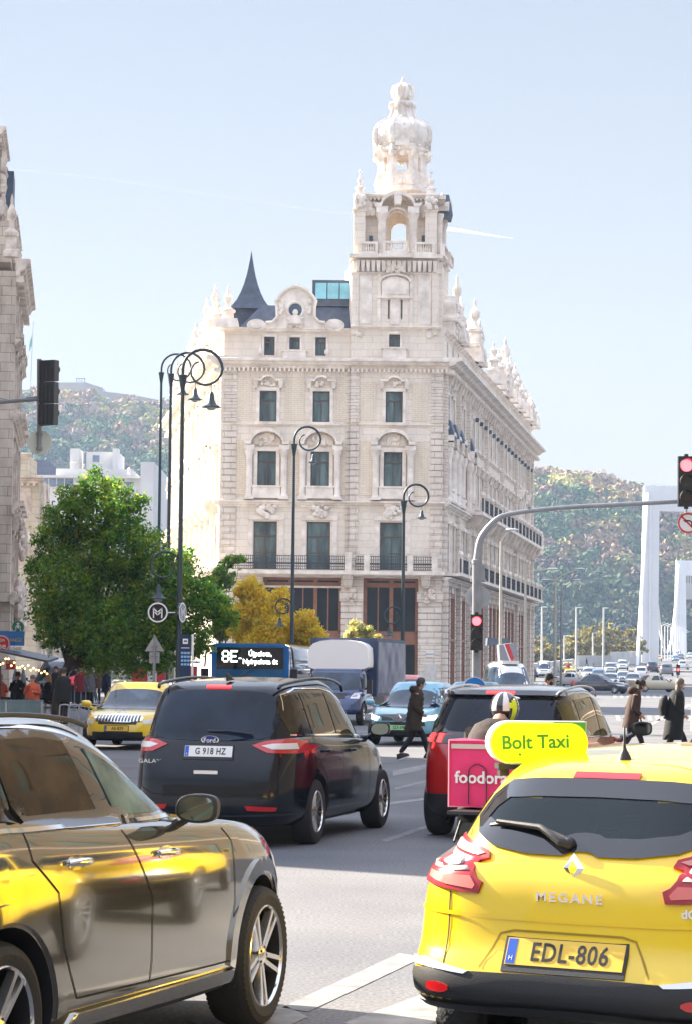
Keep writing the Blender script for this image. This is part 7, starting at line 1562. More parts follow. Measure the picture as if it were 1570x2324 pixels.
pole('tall ochre street light with a long rising arm, right of the palace', 1258, 200, 1316, [(1316,1291),(1238,1316)], .13, OCH); pole('slim grey street light close behind the tall ochre one', 1272, 222, 1321, [(1308,1316)], .11, GALV)
for px, Y, yt, lab in ((1228,345,1377,'short white street light nearest the palace'), (1306,360,1378,'short white street light in the middle of the three'), (1368,372,1379,'short white street light nearest the bridge tower'), (1279,420,1442,'smallest grey street light, low between the taller ones'), (1344,440,1436,'thin far lamp post before the olive trees')): pole(lab, px, Y, yt, [(px+7, yt+1)], .17, LGREY)
# hanging cube banner and shop awning by the ochre pole
p = at(1152, 1484, 149); r_ = empty('hanging_banner', p, R(20), 'grey banner with a red and white diagonal stripe hanging by the ochre post', 'banner'); BG = mat('grey_banner', (.28,.28,.30), .7); m = MB(); m.prism([(-.62,.55),(.35,.68),(.68,.1),(.05,-.72),(-.55,-.45)], 0, .35); m.build('cloth', BG, r_); m = MB(); m.prism([(-.25,.60),(.02,.63),(.40,-.25),(.22,-.48)], -.012, -.002); m.build('red_stripe', SRED, r_); m = MB(); m.prism([(-.33,.59),(-.26,.60),(.21,-.49),(.14,-.58)], -.012, -.002); m.build('white_stripe', SIGW, r_)
p = at(1126, 1456, 152); r_ = empty('shop_awning', p, 0, 'flat slate blue awning projecting left of the hanging banner', 'awning'); m = MB(); m.prism([(-.65,-.25),(.62,-.2),(.7,.2),(-.6,.22)], -.6, 1.4); m.build('canopy', SLATE2, r_)
# signal seen from behind at the left edge
Yl = 56.; p = at(90, 905, Yl); r_ = empty('overhead_signal', p, 0, 'dark traffic signal seen from behind on an arm from the left edge', 'traffic light'); L_ = lambda px, py: Vector((at(px,py,Yl).x-p.x, 0, at(px,py,Yl).z-p.z))
m = MB(); m.tube([L_(-160,925), L_(95,905)], .05, 8); m.tube([L_(90,815), L_(90,1022)], .055, 8); [m.lathe([(.075,-.03),(.075,.03)], tuple(L_(90,yy)), 10) for yy in (985,1018,905)]; m.tube(cr([L_(-20,900), L_(30,908), L_(60,903), L_(85,900)], 4), .012, 4); m.build('arm', GALV, r_)
m = MB(); a_, b_ = L_(97,818), L_(131,967); SGB = mat('signal_back_grey', (.06,.065,.07), .5)
m.M = Matrix.Rotation(R(-25), 4, 'Z')
for k in range(3): z0_ = b_.z+(a_.z-b_.z)*k/3; m.box(.06, .46, -.1, .1, z0_+.015, z0_+(a_.z-b_.z)/3-.015); [m.box(.06+j*.1, .09+j*.1, -.125, -.1, z0_+.02, z0_+(a_.z-b_.z)/3-.02) for j in range(4)]
m.box(.0, .07, -.03, .1, b_.z, a_.z); m.build('signal_head', SGB, r_)
m = MB(); 
for k in range(3): c_ = b_.z+(a_.z-b_.z)*(k+.62)/3; m.M = Matrix.Rotation(R(-25), 4, 'Z') @ Matrix.Translation((.26, .1, c_)); m.lathe([(.10,0),(.10,.22),(.085,.22),(.085,0)], (0,0,0), 14, ax='y')
m.M = None; m.build('visor', BLK, r_); m = MB(); q_ = L_(90,1004); disc(m, (q_.x, .08, q_.z), .285, -.012, .012); m.build('round_sign_back', SWH, r_)
# small far signs
for px, py, Y, col, lab in ((1498,1540,240,SBL,'small blue round sign by the far turning cars'), (1538,1549,230,SRED,'small red ringed round sign beside the grey haired walker')):
    b = gbase(px, Y); zc = at(px, py, Y).z-b.z; r_ = empty('round_sign', b, 0, lab, 'sign'); m = MB(); disc(m, (0,0,zc), .32, -.01, .02, 20); m.build('disc', col, r_); m = MB(); disc(m, (0,0,zc), .2, -.014, -.011, 20) if col is SRED else m.box(-.05,.05,-.014,-.011,zc-.2,zc+.2); m.build('symbol', SIGW, r_); m = MB(); m.tube([(0,.04,-.1),(0,.04,zc)], .04, 6); m.build('pole', GALV, r_)
b = gbase(1537, 235); r_ = empty('low_signal', b, 0, 'small far traffic signal showing red near the right edge', 'traffic light'); zc = at(1537,1520,235).z-b.z; m = MB(); m.tube([(0,0,0),(0,0,zc+.3)], .06, 6); m.build('pole', GALV, r_); signal_head(r_, 0, -.15, zc+.5, 1.0, .34, lit=1)
# pub terrace at the left edge
Yp = 84.; lx = lambda px, py=1500: at(px, py, Yp)
r_ = empty('cafe_awning', lx(0,1480), 0, 'dark sloping cafe awning with a string of warm bulbs at the left edge', 'awning'); o_ = r_.location
m = MB(); a_, b_ = lx(-60,1466)-o_, lx(118,1504)-o_; m.add([(a_.x,-1.2,a_.z),(b_.x,-1.2,b_.z),(b_.x,-1.2,b_.z+.07),(a_.x,-1.2,a_.z+.07),(a_.x,2,a_.z+.12),(b_.x,2,b_.z+.12),(b_.x,2,b_.z+.19),(a_.x,2,a_.z+.19)], [(0,1,2,3),(3,2,6,7),(0,4,5,1),(1,5,6,2),(4,7,6,5),(0,3,7,4)]); m.tube([(a_.x,-1.,a_.z),(a_.x,-1,-3.2)], .05); m.tube([lx(9,1500)-o_+Vector((0,-1,0)), lx(9,1600)-o_+Vector((0,-1,0))], .06); m.build('canopy', mat('dark_canopy', (.05,.06,.09), .5), r_)
WARM = mat('warm_bulb', (1,.55,.18), .3, emit=1.6); m = MB(); rb = random.Random(2)
for k in range(30): t = k/29; e = a_.lerp(b_, t); m.sphere((e.x, -1.25+rb.uniform(-.1,.1), e.z-.12-rb.uniform(0,.22)-.1*sin(t*18)**2), .035, 6, 4)
m.build('bulb_string', WARM, r_)
def flat_sign(name, label, px, py, w, h, col, txt=None, tcol=SIGW, tsize=.2, Y=Yp, roundr=0, wide=1.):
    p = at(px, py, Y); q = empty(name, p, 0, label, 'sign'); m = MB()
    if roundr: disc(m, (0,0,0), roundr, -.03, .05, 32)
    else: m.box(-w/2, w/2, -.03, .05, -h/2, h/2)
    m.build('board', col, q)
    if txt:
        for (s_, dx, dz, ts) in txt: m = MB(); text_mb(m, s_, Matrix.Translation((dx, -.036, dz)) @ FACE_CAM, ts, .004, wide=wide, bold=.002); m.build('lettering', tcol, q)
    return q
flat_sign('exchange_sign', 'blue signboard with gold letters at the left edge', 22, 1449, 1.05, .50, SBL, [('EXCHANGE', .0, -.06, .17)], mat('gold_lettering', (.6,.45,.15), .4), Y=84.5, wide=1.0)
q = flat_sign('pizza_sign', 'round red sign with white script at the left edge', 4, 1461, 0, 0, SRED, [('PIZZA', -.04, .12, .12), ('me', -.02, -.08, .30)], Y=83.8, roundr=.30); m = MB(); ring(m, .285, .26, -.034); m.build('white_ring', SIGW, q, fix=False)
q = flat_sign('round_coffee_sign', 'round green coffee sign above the blue signboard', 42, 1423, 0, 0, mat('coffee_green', (.01,.19,.09), .4), Y=84.6, roundr=.21); m = MB()
for sg in (-1, 1): m.tube(cr([(sg*.03,-.036,.06),(sg*.08,-.036,.0),(sg*.07,-.036,-.09),(sg*.12,-.036,-.15)], 4), .014, 5)
star = [((.075 if k%2 == 0 else .03)*sin(2*pi*k/10), (.075 if k%2 == 0 else .03)*cos(2*pi*k/10)+.11) for k in range(10)]; m.prism(star, -.04, -.034); m.sphere((0,-.034,.0), (.045,.01,.055), 10, 6); m.build('emblem', SIGW, q)
flat_sign('atm_sign', 'small red ATM sign under the cafe awning', 25, 1509, .32, .32, SRED, [('ATM', 0, .08, .13)], Y=84.2); flat_sign('small_price_sign', 'small white sign below the blue signboard', 40, 1472, .3, .14, SIGW, Y=84.4)
r_ = empty('red_parasol', gbase(171, 96), 0, 'open red parasol beyond the crowd under the tree', 'parasol'); zt = at(171,1536,96).z; m = MB(); m.lathe([(.02,zt+.05),(.3,zt-.05),(.75,zt-.25),(.76,zt-.32),(.7,zt-.27),(.02,zt-.02)], (0,0,0), 8); m.build('canopy', mat('red_canvas', (.75,.03,.04), .7), r_); m = MB(); m.tube([(0,0,0),(0,0,zt)], .025); m.build('pole', GALV, r_)
for px, lab in ((36,'folded grey parasol left of the capped man'), (54,'folded grey parasol right of the capped man')): r_ = empty('folded_parasol', gbase(px, 88), 0, lab, 'parasol'); zt = at(px,1515,88).z; m = MB(); m.lathe([(.14,zt-1.4),(.16,zt-.9),(.09,zt-.3),(.02,zt)], (0,0,0), 8); m.build('canopy', mat('grey_canvas', (.22,.23,.26), .8, var=.3, vscale=6), r_); m = MB(); m.tube([(0,0,0),(0,0,zt+.05)], .03); m.build('pole', GALV, r_)
r_ = empty('terrace_barrier', gbase(40, 72), 0, 'blue grey terrace barrier panel in front of the seated people', 'barrier'); z0 = at(40,1592,72).z; m = MB(); m.box(-1.4, .76, -.03, .03, .1, z0); m.box(-1.45, .8, -.05, .05, z0, z0+.05); m.build('panel', mat('barrier_blue', (.10,.17,.20), .5, var=.3, vscale=3), r_); m = MB(); [m.box(x-.03, x+.03, -.06, .06, 0, z0) for x in (-1.4,-.3,.76)]; m.build('post', GALV, r_)
for k in range(4):
    r_ = empty('bicycle_stand', gbase(149+k*22, 66+k*.2), 0, ('leftmost','second','third','rightmost')[k]+' steel bicycle hoop left of the yellow taxi', 'bicycle stand', 'row of steel bicycle hoops'); z0 = at(150,1600,66).z; m = MB(); m.tube(cr([(-.13,0,0),(-.13,0,z0-.1),(-.08,0,z0),(.08,0,z0),(.13,0,z0-.1),(.13,0,0)], 4), .022, 6); m.build('hoop', GALV, r_)
p = near(100, 1560, 100); generic('van', PT['dark'], 40, CGL, arches=False, name='parked_van', label='dark parked van behind the seated people at the left', anchor=(p, (2.4, 0)), yaw=192)
r_ = empty('red_kiosk', gbase(345, 92), 0, 'red and white kiosk panels under the tree behind the triangular sign', 'kiosk'); z0 = at(345,1505,92).z; m = MB(); m.box(-.75, -.15, 0, .6, .2, z0); m.box(.2, .5, 0, .6, .2, z0); m.box(1.3,1.7,0,.6,.2,z0-.1); m.build('red_panel', mat('kiosk_red', (.6,.06,.05), .5), r_); m = MB(); m.box(-.15, .2, .02, .6, .2, z0); m.box(-.85, 1.8, -.05, .7, z0, z0+.1); m.build('frame', SIGW, r_)
# ================================================================ people
SKIN = mat('skin', (.52, .30, .21), .55, var=.1, vscale=8); SHOE = mat('black_shoe', (.015,.015,.016), .5); SOLE = mat('white_sole', (.75,.75,.75), .5)
def cloth(name, col, rough=.85, bump=.5): return mat(name, col, rough, var=.35, vscale=5, bump=bump, bscale=14)
def skinmesh(name, nodes, edges, mat_, parent, sub=1, root=0):
    me = bpy.data.meshes.new(name); me.from_pydata([n[0] for n in nodes], edges, []); o = bpy.data.objects.new(name, me); COL.objects.link(o)
    md = o.modifiers.new('s', 'SKIN'); md.use_smooth_shade = True; sv = me.skin_vertices[0].data
    for i, n in enumerate(nodes): r = n[1]; sv[i].radius = r if isinstance(r, tuple) else (r, r); sv[i].use_root = i == root
    m2 = o.modifiers.new('u', 'SUBSURF'); m2.levels = sub; m2.render_levels = sub; bpy.context.view_layer.update()
    m3 = bpy.data.meshes.new_from_object(o.evaluated_get(bpy.context.evaluated_depsgraph_get())); o.modifiers.clear(); o.data = m3; m3.materials.clear(); m3.materials.append(mat_); m3.polygons.foreach_set('use_smooth', [True]*len(m3.polygons)); o.parent = parent; return o
def rings(mb, rs, n=18, mi=0, cap=True):
    """rs: (centre, rx, ry) elliptical sections"""
    vs = []; fs = []
    for c, a, b in rs: vs += [(c[0]+a*cos(2*pi*k/n), c[1]+b*sin(2*pi*k/n), c[2]) for k in range(n)]
    for i in range(len(rs)-1):
        for k in range(n): fs.append((i*n+k, i*n+(k+1)%n, (i+1)*n+(k+1)%n, (i+1)*n+k))
    if cap: fs += [tuple(range(n))[::-1], tuple(range((len(rs)-1)*n, len(rs)*n))]
    mb.add(vs, fs, mi)
POSES = {
 'walk': dict(hip=.90, kL=(.10,-.20,.50), aL=(.10,-.30,.11), kR=(-.10,.06,.49), aR=(-.10,.30,.12), eL=(.22,.10,1.12), hL=(.14,-.10,.98), eR=(-.22,.02,1.12), hR=(-.16,-.16,.98)),
 'stand': dict(hip=.90, kL=(.10,-.02,.49), aL=(.11,0,.09), kR=(-.10,-.02,.49), aR=(-.11,.02,.09), eL=(.25,.03,1.13), hL=(.22,-.08,.90), eR=(-.25,.03,1.13), hR=(-.22,-.08,.90)),
 'sit': dict(hip=.50, kL=(.12,-.42,.52), aL=(.12,-.46,.09), kR=(-.12,-.42,.52), aR=(-.12,-.44,.09), eL=(.25,-.05,.75), hL=(.12,-.32,.80), eR=(-.25,-.05,.75), hR=(-.05,-.26,1.02)),
 'ride': dict(hip=.88, kL=(.22,-.38,.72), aL=(.24,-.30,.35), kR=(-.22,-.38,.72), aR=(-.24,-.30,.35), eL=(.30,-.25,1.08), hL=(.28,-.50,1.05), eR=(-.30,-.25,1.08), hR=(-.28,-.50,1.05))}
def person(label, loc, face, pose='stand', scale=1., coat=None, trou=None, hair=None, hairlen=0, coatlen=.82, hood=False, extras=None, fingers=False, bulk=1., nod=0., lean=0., group=None, puffy=False, hat=None, beard=False):
    """faces local -y; face = world angle of the facing direction, 0 = towards the camera"""
    P_ = POSES[pose]; root = empty('person', loc, face, label, 'person', group); root.scale = (scale,)*3; h = P_['hip']; V = Vector
    dz = h-.90; sh = 1.42+dz; ly = -lean; T3 = lambda x, y, z: (x, y+ly*(z-h)/.5, z)
    hc = V(T3(0, -.02-nod*.08, 1.60+dz-nod*.02)); nodes = [((0,0,h), (.13,.10)), (T3(0,.01,h+.25), (.12,.095)), (T3(0,.01,sh-.08), (.15,.10)), (T3(0,0,sh+.04), (.055,.055)), (tuple(hc+V((0,.01,-.04))), (.065,.075)), (tuple(hc+V((0,0,.05))), (.072,.088)), (tuple(hc+V((0,.005,.115))), (.045,.055))]
    E = [(0,1),(1,2),(2,3),(3,4),(4,5),(5,6)]
    def add(p, r, par): nodes.append((tuple(p), r)); E.append((par, len(nodes)-1)); return len(nodes)-1
    for s in (-1, 1):
        k, a, e, hd = (P_['kL'], P_['aL'], P_['eL'], P_['hL']) if s > 0 else (P_['kR'], P_['aR'], P_['eR'], P_['hR'])
        i = add((s*.09, 0, h-.06), .085, 0); i = add(k, .055, i); i = add(a, .038, i); i = add((a[0], a[1]-.14, a[2]-.05), .03, i)
        i = add(T3(s*.17, .0, sh-.03), .05, 2); i = add(T3(e[0], e[1], e[2]), .038, i); hw_ = V(T3(*hd)); i = add(hw_, .024, i); d = (hw_-V(T3(*e))).normalized(); i = add(hw_+d*.07, (.034,.016), i)
        if fingers:
            sd_ = d.cross(V((s,0,0))); sd_ = sd_.normalized() if sd_.length > .1 else V((0,1,0)); dn = V((-s,0,0))
            for f_, (o_, L_) in enumerate(((-.024,.060),(-.008,.070),(.008,.066),(.023,.052))): j = add(hw_+d*.09+sd_*o_, .0085, i); j = add(hw_+d*(.09+L_*.5)+sd_*o_*1.05+dn*.006, .008, j); add(hw_+d*(.09+L_*.85)+sd_*o_+dn*.025, .007, j)
            j = add(hw_+d*.04-sd_*.035, .010, i); add(hw_+d*.085-sd_*.05+dn*.012, .008, j)
    body = skinmesh('body', nodes, E, SKIN, root, 1)
    m = MB(); f0 = hc+V((0,-.082,.02)); m.add([tuple(f0+V((0,-.032,-.03))), tuple(f0+V((-.016,.01,-.038))), tuple(f0+V((.016,.01,-.038))), tuple(f0+V((0,.0,.03)))], [(0,1,3),(0,3,2),(0,2,1),(1,2,3)])
    for s in (-1, 1): m.sphere(tuple(hc+V((s*.074,.01,.0))), (.012,.025,.034), 8, 6)
    m.build('nose_and_ears', SKIN, root, smooth=True); m = MB()
    for s in (-1, 1): m.sphere(tuple(hc+V((s*.03,-.083,.035))), (.013,.008,.008), 8, 5)
    m.box(hc.x-.022, hc.x+.022, hc.y-.088, hc.y-.07, hc.z-.055, hc.z-.048); m.build('eyes_and_mouth', mat('dark_features', (.06,.025,.02), .5), root)
    if hair:
        m = MB(); n = 16; R_ = []
        for i, (z_, a, b, oy) in enumerate(((-.03-hairlen*.28, .075 if not hairlen else .10, .05 if not hairlen else .06, .055), (-.0, .086, .075, .03), (.05, .093, .095, .018), (.10, .086, .092, .008), (.145, .055, .06, .01), (.16, .01, .012, .01))): R_.append((tuple(hc+V((0, oy, z_))), a, b))
        rings(m, R_, n); 
        if hairlen >= .2: m.sphere(tuple(hc+V((0,.06,-.12))), (.11,.06,.16+hairlen*.1), 12, 8)
        if hairlen == .1: m.sphere(tuple(hc+V((0,.10,.10))), (.055,.055,.055), 10, 8)
        m.build('hair', hair, root, smooth=True, angle=70)
    if hat: m = MB(); rings(m, [(tuple(hc+V((0,.0,.06))), .096, .108), (tuple(hc+V((0,.0,.12))), .09, .10), (tuple(hc+V((0,.0,.17))), .05, .06)], 16); m.box(hc.x-.06, hc.x+.06, hc.y-.19, hc.y-.08, hc.z+.065, hc.z+.08); m.build('cap', hat, root, smooth=True, angle=50)
    if beard: m = MB(); m.sphere(tuple(hc+V((0,-.055,-.06))), (.058,.045,.05), 10, 8); m.build('beard', hair, root, smooth=True)
    # trousers and shoes
    tn = [((0,0,h+.02), (.155*bulk**.5,.115))]; te = []
    for s in (-1, 1):
        k, a = (P_['kL'], P_['aL']) if s > 0 else (P_['kR'], P_['aR']); j = len(tn); tn += [((s*.09,0,h-.07), .10), (k, .068), (tuple(V(a)+V((0,0,.03))), .052)]; te += [(0, j), (j, j+1), (j+1, j+2)]
    skinmesh('trousers', tn, te, trou or cloth('black_trousers', (.015,.015,.018)), root, 1)
    for s in (-1, 1):
        a = V(P_['aL'] if s > 0 else P_['aR']); tl = R(-20) if (pose == 'walk' and s < 0) else (R(12) if pose == 'walk' else 0); T_ = Matrix.Translation(a) @ Matrix.Rotation(tl, 4, 'X'); m = MB(T_); 
        rings(m, [((0,-.05,-.085),.048,.135), ((0,-.05,-.045),.05,.14), ((0,-.03,-.01),.045,.105), ((0,.01,.03),.04,.055)], 14); o = m.build('shoe', SHOE, root, smooth=True, angle=60); m = MB(T_); rings(m, [((0,-.05,-.10),.05,.14), ((0,-.05,-.08),.05,.142)], 14); m.build('sole', SOLE, o)
    # coat: torso, collar and sleeves
    ct = coat or cloth('dark_coat', (.03,.028,.025)); m = MB(); z1 = sh+.02; z0 = coatlen+dz if pose != 'sit' else h-.05; hs_ = []
    N_ = 9 if not puffy else 17
    for i in range(N_):
        t = i/(N_-1); z = z0+(z1-z0)*t; wv = .195+.03*(1-t)-.045*max(0,(t-.82)/.18)+(.012*sin(i*pi) if not puffy else (.014 if i%2 else -.004)); dv = .135+.035*(1-t)-.03*max(0,(t-.85)/.15)+(.0 if not puffy else (.014 if i%2 else -.004)); hs_.append((T3(0,.0,z), wv*bulk, dv*bulk))
    hs_.append((T3(0,.0,z1+.05), .085, .08)); rings(m, hs_, 20)
    for s in (-1, 1):
        e, hd = (P_['eL'], P_['hL']) if s > 0 else (P_['eR'], P_['hR']); A_, B_, C_ = V(T3(s*.165*bulk,.0,sh-.04)), V(T3(*e)), V(T3(*hd)); pts_ = [A_]+[A_.lerp(B_, t) for t in (.2,.4,.6,.8)]+[B_]+[B_.lerp(C_, t) for t in (.25,.5,.75,.95)]; m.tube(pts_, [(.075 if puffy else .066)*(1-.25*i/9)*(1+(.12 if (puffy and i%2) else 0)) for i in range(10)], 12)
    m.build('coat', ct, root, smooth=True, angle=75)
    if hood: m = MB(); rings(m, [(T3(0,.05,sh+.0),.12,.10),(T3(0,.07,sh+.06),.135,.12),(T3(0,.08,sh+.12),.12,.10),(T3(0,.09,sh+.15),.07,.06)], 14); m.build('hood', ct, root, smooth=True, angle=70)
    if extras: extras(root, hc, P_, h)
    return root
HB = mat('dark_brown_hair', (.03,.018,.012), .6, bump=.6, bscale=60); HG = mat('grey_brown_hair', (.16,.12,.10), .6, bump=.6, bscale=60); HBL = mat('blonde_hair', (.45,.28,.12), .6, bump=.6, bscale=60)
def gpos(px, Y, dz=0): p = at(px, 1510, Y); return (p.x, Y, G(Y)+dz)
RIGHT = R(90)   # facing image right
person('man in a hooded dark brown puffer coat walking right across the road', gpos(940, 49), RIGHT, 'walk', .96, cloth('brown_puffer', (.045,.032,.022)), None, mat('grey_black_hair', (.045,.045,.05), .6), 0, .62, True, None, True, 1.05, .5, .06, puffy=True)
def strap(root, hc, P_, h):
    m = MB(); m.tube([(-.2,.0,h-.1),(-.12,-.16,h+.3),(.06,-.02,h+.55)], .014, 5); m.tube([(.15,-.2,.95),(.2,-.28,.6)], .02, 5); m.build('bag_strap', BLK, root)
person('woman with dark hair in a bun and brown coat walking right behind the red SUV', gpos(1432, 50), RIGHT, 'walk', .97, cloth('chestnut_coat', (.06,.03,.022)), None, HB, .1, .70, True, strap, True, 1.02, 1.2, .08)
def bagback(root, hc, P_, h):
    m = MB(); rings(m, [((0,.22,.95),.13,.09),((0,.24,1.1),.16,.11),((0,.23,1.28),.14,.09),((0,.2,1.38),.06,.04)], 14); m.build('rucksack', cloth('black_bag', (.012,.012,.013)), root, smooth=True)
person('grey haired woman in a long black coat walking right at the edge', gpos(1530, 50), RIGHT, 'walk', .98, cloth('black_wool_coat', (.008,.009,.010)), None, HG, .2, .45, False, bagback, True, 1.25, .4, .05)
person('person in a pale pink coat half cut by the right edge', gpos(1583, 51.5), RIGHT, 'walk', .95, cloth('pale_pink_coat', (.5,.36,.38)), None, HG, .2, .62, False, None, True)
person('bearded man in black with a dark cap behind the red SUV roof', gpos(1243, 55), R(60), 'stand', 1.0, cloth('black_jacket', (.008,.009,.011)), None, HB, 0, .85, False, None, False, 1.1, 0, 0, hat=cloth('black_cap', (.01,.012,.02)), beard=True)
# terrace guests on stools
def seated(label, px, Y, face, coat, hair, hl=0, hat=None, sc_=1., extras=None):
    l = gpos(px, Y, .13); p = person(label, l, face, 'sit', sc_, coat, None, hair, hl, .8, False, extras, False, 1.1, hat=hat, group='people on the cafe terrace'); s = empty('stool', (l[0], l[1], .13), 0, 'wooden stool under '+('the '+label.split(' sitting')[0])[:60], 'stool'); m = MB(); m.lathe([(.17,.40),(.18,.42),(.17,.44)], (0,0,0), 14); m.build('seat', WOOD, s)
    for a in range(4): m = MB(); m.tube([(.12*cos(a*pi/2+.7),.12*sin(a*pi/2+.7),.41),(.17*cos(a*pi/2+.7),.17*sin(a*pi/2+.7),0)], .014, 5); m.build('leg', WOOD, s)
    return p
def phone(root, hc, P_, h): m = MB(); m.box(-.09,-.02,-.34,-.32,1.0,1.13); m.build('white_cup', SIGW, root)
def shirt(root, hc, P_, h): m = MB(); rings(m, [((0,-.10,.55),.06,.06),((0,-.10,.95),.05,.05)], 10); m.build('blue_shirt', cloth('bright_blue_shirt', (.02,.10,.45)), root)
BJ = cloth('black_jacket', (.008,.009,.011)); seated('person in an orange jacket sitting cut off by the left edge', 2, 84, R(40), cloth('orange_jacket', (.65,.12,.04)), HBL, .2)
seated('man with cap and dark jacket over a blue shirt sitting with hand raised', 42, 85, R(5), BJ, HB, 0, cloth('brown_cap', (.10,.05,.04)), 1.05, shirt)
seated('person in orange top and pale checked shirt sitting right of the capped man', 76, 80, R(-10), cloth('orange_top', (.6,.11,.05)), HG, 0); seated('woman with long fair hair sitting in dark clothes facing the crowd', 112, 84, R(-60), BJ, HBL, .3)
cr_l = ('broad dark back of a standing man left of the bicycle hoops', 'person in dark red standing beyond the hoops', 'person in black standing below the red parasol', 'person in grey coat standing under the tree', 'person in navy standing nearest the yellow taxi', 'person in brown at the back of the crowd', 'short person in black at the tree trunk', 'person in dark green behind the hoops')
cc = [(.008,.009,.011), (.22,.02,.03), (.012,.012,.014), (.12,.12,.13), (.015,.02,.05), (.09,.05,.03), (.01,.01,.01), (.02,.05,.03)]
for k, (px, Y, f, s) in enumerate(((145,74,R(150),1.0),(186,92,R(20),.95),(172,99,R(-30),.98),(205,90,R(60),.97),(243,88,R(100),1.0),(222,104,R(10),.95),(128,96,R(0),.93),(196,110,R(-90),1.))):
    person(cr_l[k], (gpos(px, Y)[0], Y, .13 if k else .0), f, 'stand', s, cloth('crowd_coat_%d' % k, cc[k]), None, (HB, HG, HBL)[k%3], .2 if k%2 else 0, .7, False, None, False, 1.35 if k == 0 else 1.1, group='people standing under the tree')
for k, (px, Y) in enumerate(((1196,262),(1203,268),(1212,275),(1330,430),(1375,440),(1288,330))):
    person(('person in white','person in pink','person in blue','person in dark clothes','person in grey','person in red')[k]+(' walking by the far corner of the palace' if k < 3 else ' small against the far riverside wall'), gpos(px, Y), R(30*k), 'walk' if k%2 else 'stand', 1., cloth('far_coat_%d' % k, ((.6,.6,.62),(.6,.2,.3),(.05,.1,.3),(.03,.03,.03),(.3,.3,.3),(.5,.05,.05))[k]), None, HB, 0, .8, group='tiny far pedestrians')
# ---------------------------------------------------------------- delivery rider, bag and scooter
Yr = 19.7; pb = at(1084, 1755, Yr); YA = R(20)
HELM = mat('helmet_white', (.7,.7,.72), .12, coat=1); NEON = mat('neon_yellow', (.65,.80,.03), .35)
def helm(root, hc, P_, h):
    c0 = hc+Vector((0,.01,.02)); m = MB(); m.sphere(tuple(c0), (.124,.148,.136), 28, 18); o = m.build('helmet', HELM, root, smooth=True)
    me = o.data; me.materials.append(GBLK); me.materials.append(NEON)
    for p in me.polygons:
        q = p.center-c0; a = math.atan2(q.x, q.y); z = q.z/.136
        # black lower shell and side panels, neon flash down one side
        p.material_index = 1
        if (.18 < abs(a) < .62 and z > -.1) or (1.5 < abs(a) < 2.1 and z > .1): p.material_index = 0
        if (-1.3 < a < -.8 and z < .45) or (-.8 <= a < -.5 and -.05 < z < .3): p.material_index = 2
    m = MB(); m.sphere(tuple(hc+Vector((0,-.13,.10))), (.10,.07,.02), 12, 6); m.build('helmet_peak', HELM, o, smooth=True)
h_ = Vector((sin(YA), cos(YA), 0)); rp = Vector((pb.x, Yr, 0))+h_*.50+Vector((-.02,0,0))
rider = person('delivery rider in brown jacket and black, white and neon helmet, seen from behind', (rp.x, rp.y, 0), pi-YA, 'ride', 1.0, cloth('taupe_jacket', (.035,.023,.02)), None, None, 0, .74, False, helm, True, 1.3, 2.2, .10)
bag = empty('delivery_bag', (pb.x, Yr, 0), -YA, 'pink cube delivery bag behind the rider', 'bag'); PK = mat('pink_nylon', (.78,.03,.16), .5, var=.18, vscale=4, bump=.8, bscale=7); zt, zb_ = 1.30, .765; hw = .245
m = MB(); bm_ = bmesh.new(); bmesh.ops.create_cube(bm_, size=1); bmesh.ops.scale(bm_, vec=(hw*2, .46, zt-zb_), verts=bm_.verts); bmesh.ops.translate(bm_, vec=(0,.23,(zt+zb_)/2), verts=bm_.verts); bmesh.ops.subdivide_edges(bm_, edges=bm_.edges, cuts=6, use_grid_fill=True)
for v in bm_.verts:
    n_ = mn.noise(v.co*5); v.co.x += n_*.012; v.co.y += mn.noise(v.co*4+Vector((3,3,3)))*.016; v.co.z += mn.noise(v.co*5+Vector((7,0,0)))*.008
me = bpy.data.meshes.new('shell'); bm_.to_mesh(me); bm_.free(); me.materials.append(PK); me.polygons.foreach_set('use_smooth', [True]*len(me.polygons)); me.set_sharp_from_angle(angle=R(50)); o = bpy.data.objects.new('shell', me); COL.objects.link(o); o.parent = bag
PIP = mat('pink_piping', (.80,.25,.36), .5); REF = mat('reflective_tape', (.62,.52,.47), .4)
m = MB(); m.tube([(-hw,-.012,zb_),(-hw,-.012,zt),(hw,-.012,zt),(hw,-.012,zb_)], .009, 6, closed=True); [m.tube([(sx_*hw,-.01,zt),(sx_*hw,.46,zt)], .009, 6) for sx_ in (-1,1)]; m.build('piping', PIP, bag, smooth=True)
m = MB(); m.box(-hw+.02, hw-.02, -.018, -.010, zt-.065, zt-.028); m.build('reflective_strip', REF, bag)
m = MB(); m.tube(cr([(-.075,-.02,zb_+.02),(-.075,-.02,zb_+.24),(-.065,-.022,zb_+.31),(0,-.024,zb_+.345),(.065,-.022,zb_+.31),(.075,-.02,zb_+.24),(.075,-.02,zb_+.02)], 4), .005, 5); m.build('strap_loop', BLK, bag)
m = MB(); text_mb(m, 'foodora', Matrix.Translation((.03,-.019,zb_+.235)) @ FACE_CAM, .135, .004, bold=.003, wide=1.02); m.build('lettering', SIGW, bag)
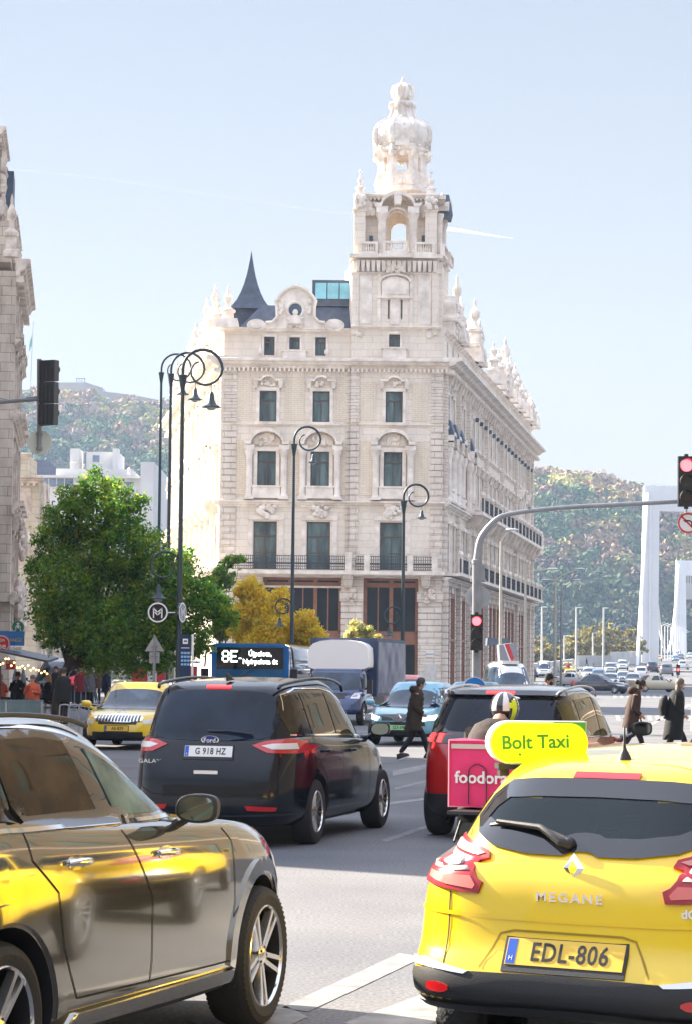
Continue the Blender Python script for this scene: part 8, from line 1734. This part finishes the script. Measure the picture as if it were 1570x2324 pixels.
sct = empty('scooter', (rp.x, rp.y, 0), pi-YA, 'dark delivery scooter under the rider, mostly hidden by the nearest taxi', 'scooter'); m = MB()
m.prism(chaikin([(.55,.55),(.62,.70),(.1,.80),(-.25,.74),(-.3,.35),(-.15,.28),(.3,.3)], 2), -.13, .13, plane='yz'); m.prism(chaikin([(-.55,.25),(-.42,.25),(-.50,.98),(-.62,.98)], 2), -.17, .17, plane='yz'); m.box(-.14,.14,-.5,-.2,.24,.30); m.build('body', mat('scooter_dark', (.02,.022,.025), .3, coat=.5), sct, smooth=True, angle=40)
for y_, nm in ((.55,'rear_wheel'), (-.68,'front_wheel')):
    m = MB(); m.tube([(0, y_+.21*cos(t), .27+.21*sin(t)) for t in [2*pi*k/24 for k in range(24)]], .055, 8, closed=True); o = m.build(nm, TYRE, sct, smooth=True); m = MB(); m.lathe([(0,-.03),(.15,-.03),(.15,.03),(0,.03)], (0, y_, .27), 16, ax='x'); m.build('rim', GALV, o)
m = MB(); m.tube([(-.34,-.48,1.06),(0,-.56,1.04),(.34,-.48,1.06)], .016, 6); m.tube([(0,-.56,1.04),(0,-.66,.3)], .025, 6); m.build('handlebar', BLK, sct); m = MB(); m.box(-.15,.15,.3,.8,.72,.745); m.tube([(.1,.5,.72),(.1,.75,.5)], .012); m.build('luggage_rack', BLK, sct)
m = MB(); m.tube(cr([(-.1,.62,.78),(-.13,.64,.6),(-.11,.66,.42),(-.14,.64,.25)], 4), .008, 5); m.build('loose_strap', mat('pale_green_strap', (.25,.45,.36), .6), sct)
# ================================================================ air between here and the hill
m = MB(); m.box(-1500, 1500, -80, 1240, -1.5, 175); hz = m.build('haze', mat('haze_air', (1,1,1)), fix=True); n = hz.data.materials[0].node_tree; n.nodes.remove(n.nodes['Principled BSDF'])
pv = n.nodes.new('ShaderNodeVolumePrincipled'); pv.inputs['Density'].default_value = .00018; pv.inputs['Color'].default_value = (.5, .70, 1, 1); pv.inputs['Anisotropy'].default_value = .2
n.links.new(pv.outputs[0], n.nodes['Material Output'].inputs['Volume']); tag(hz, kind='stuff')
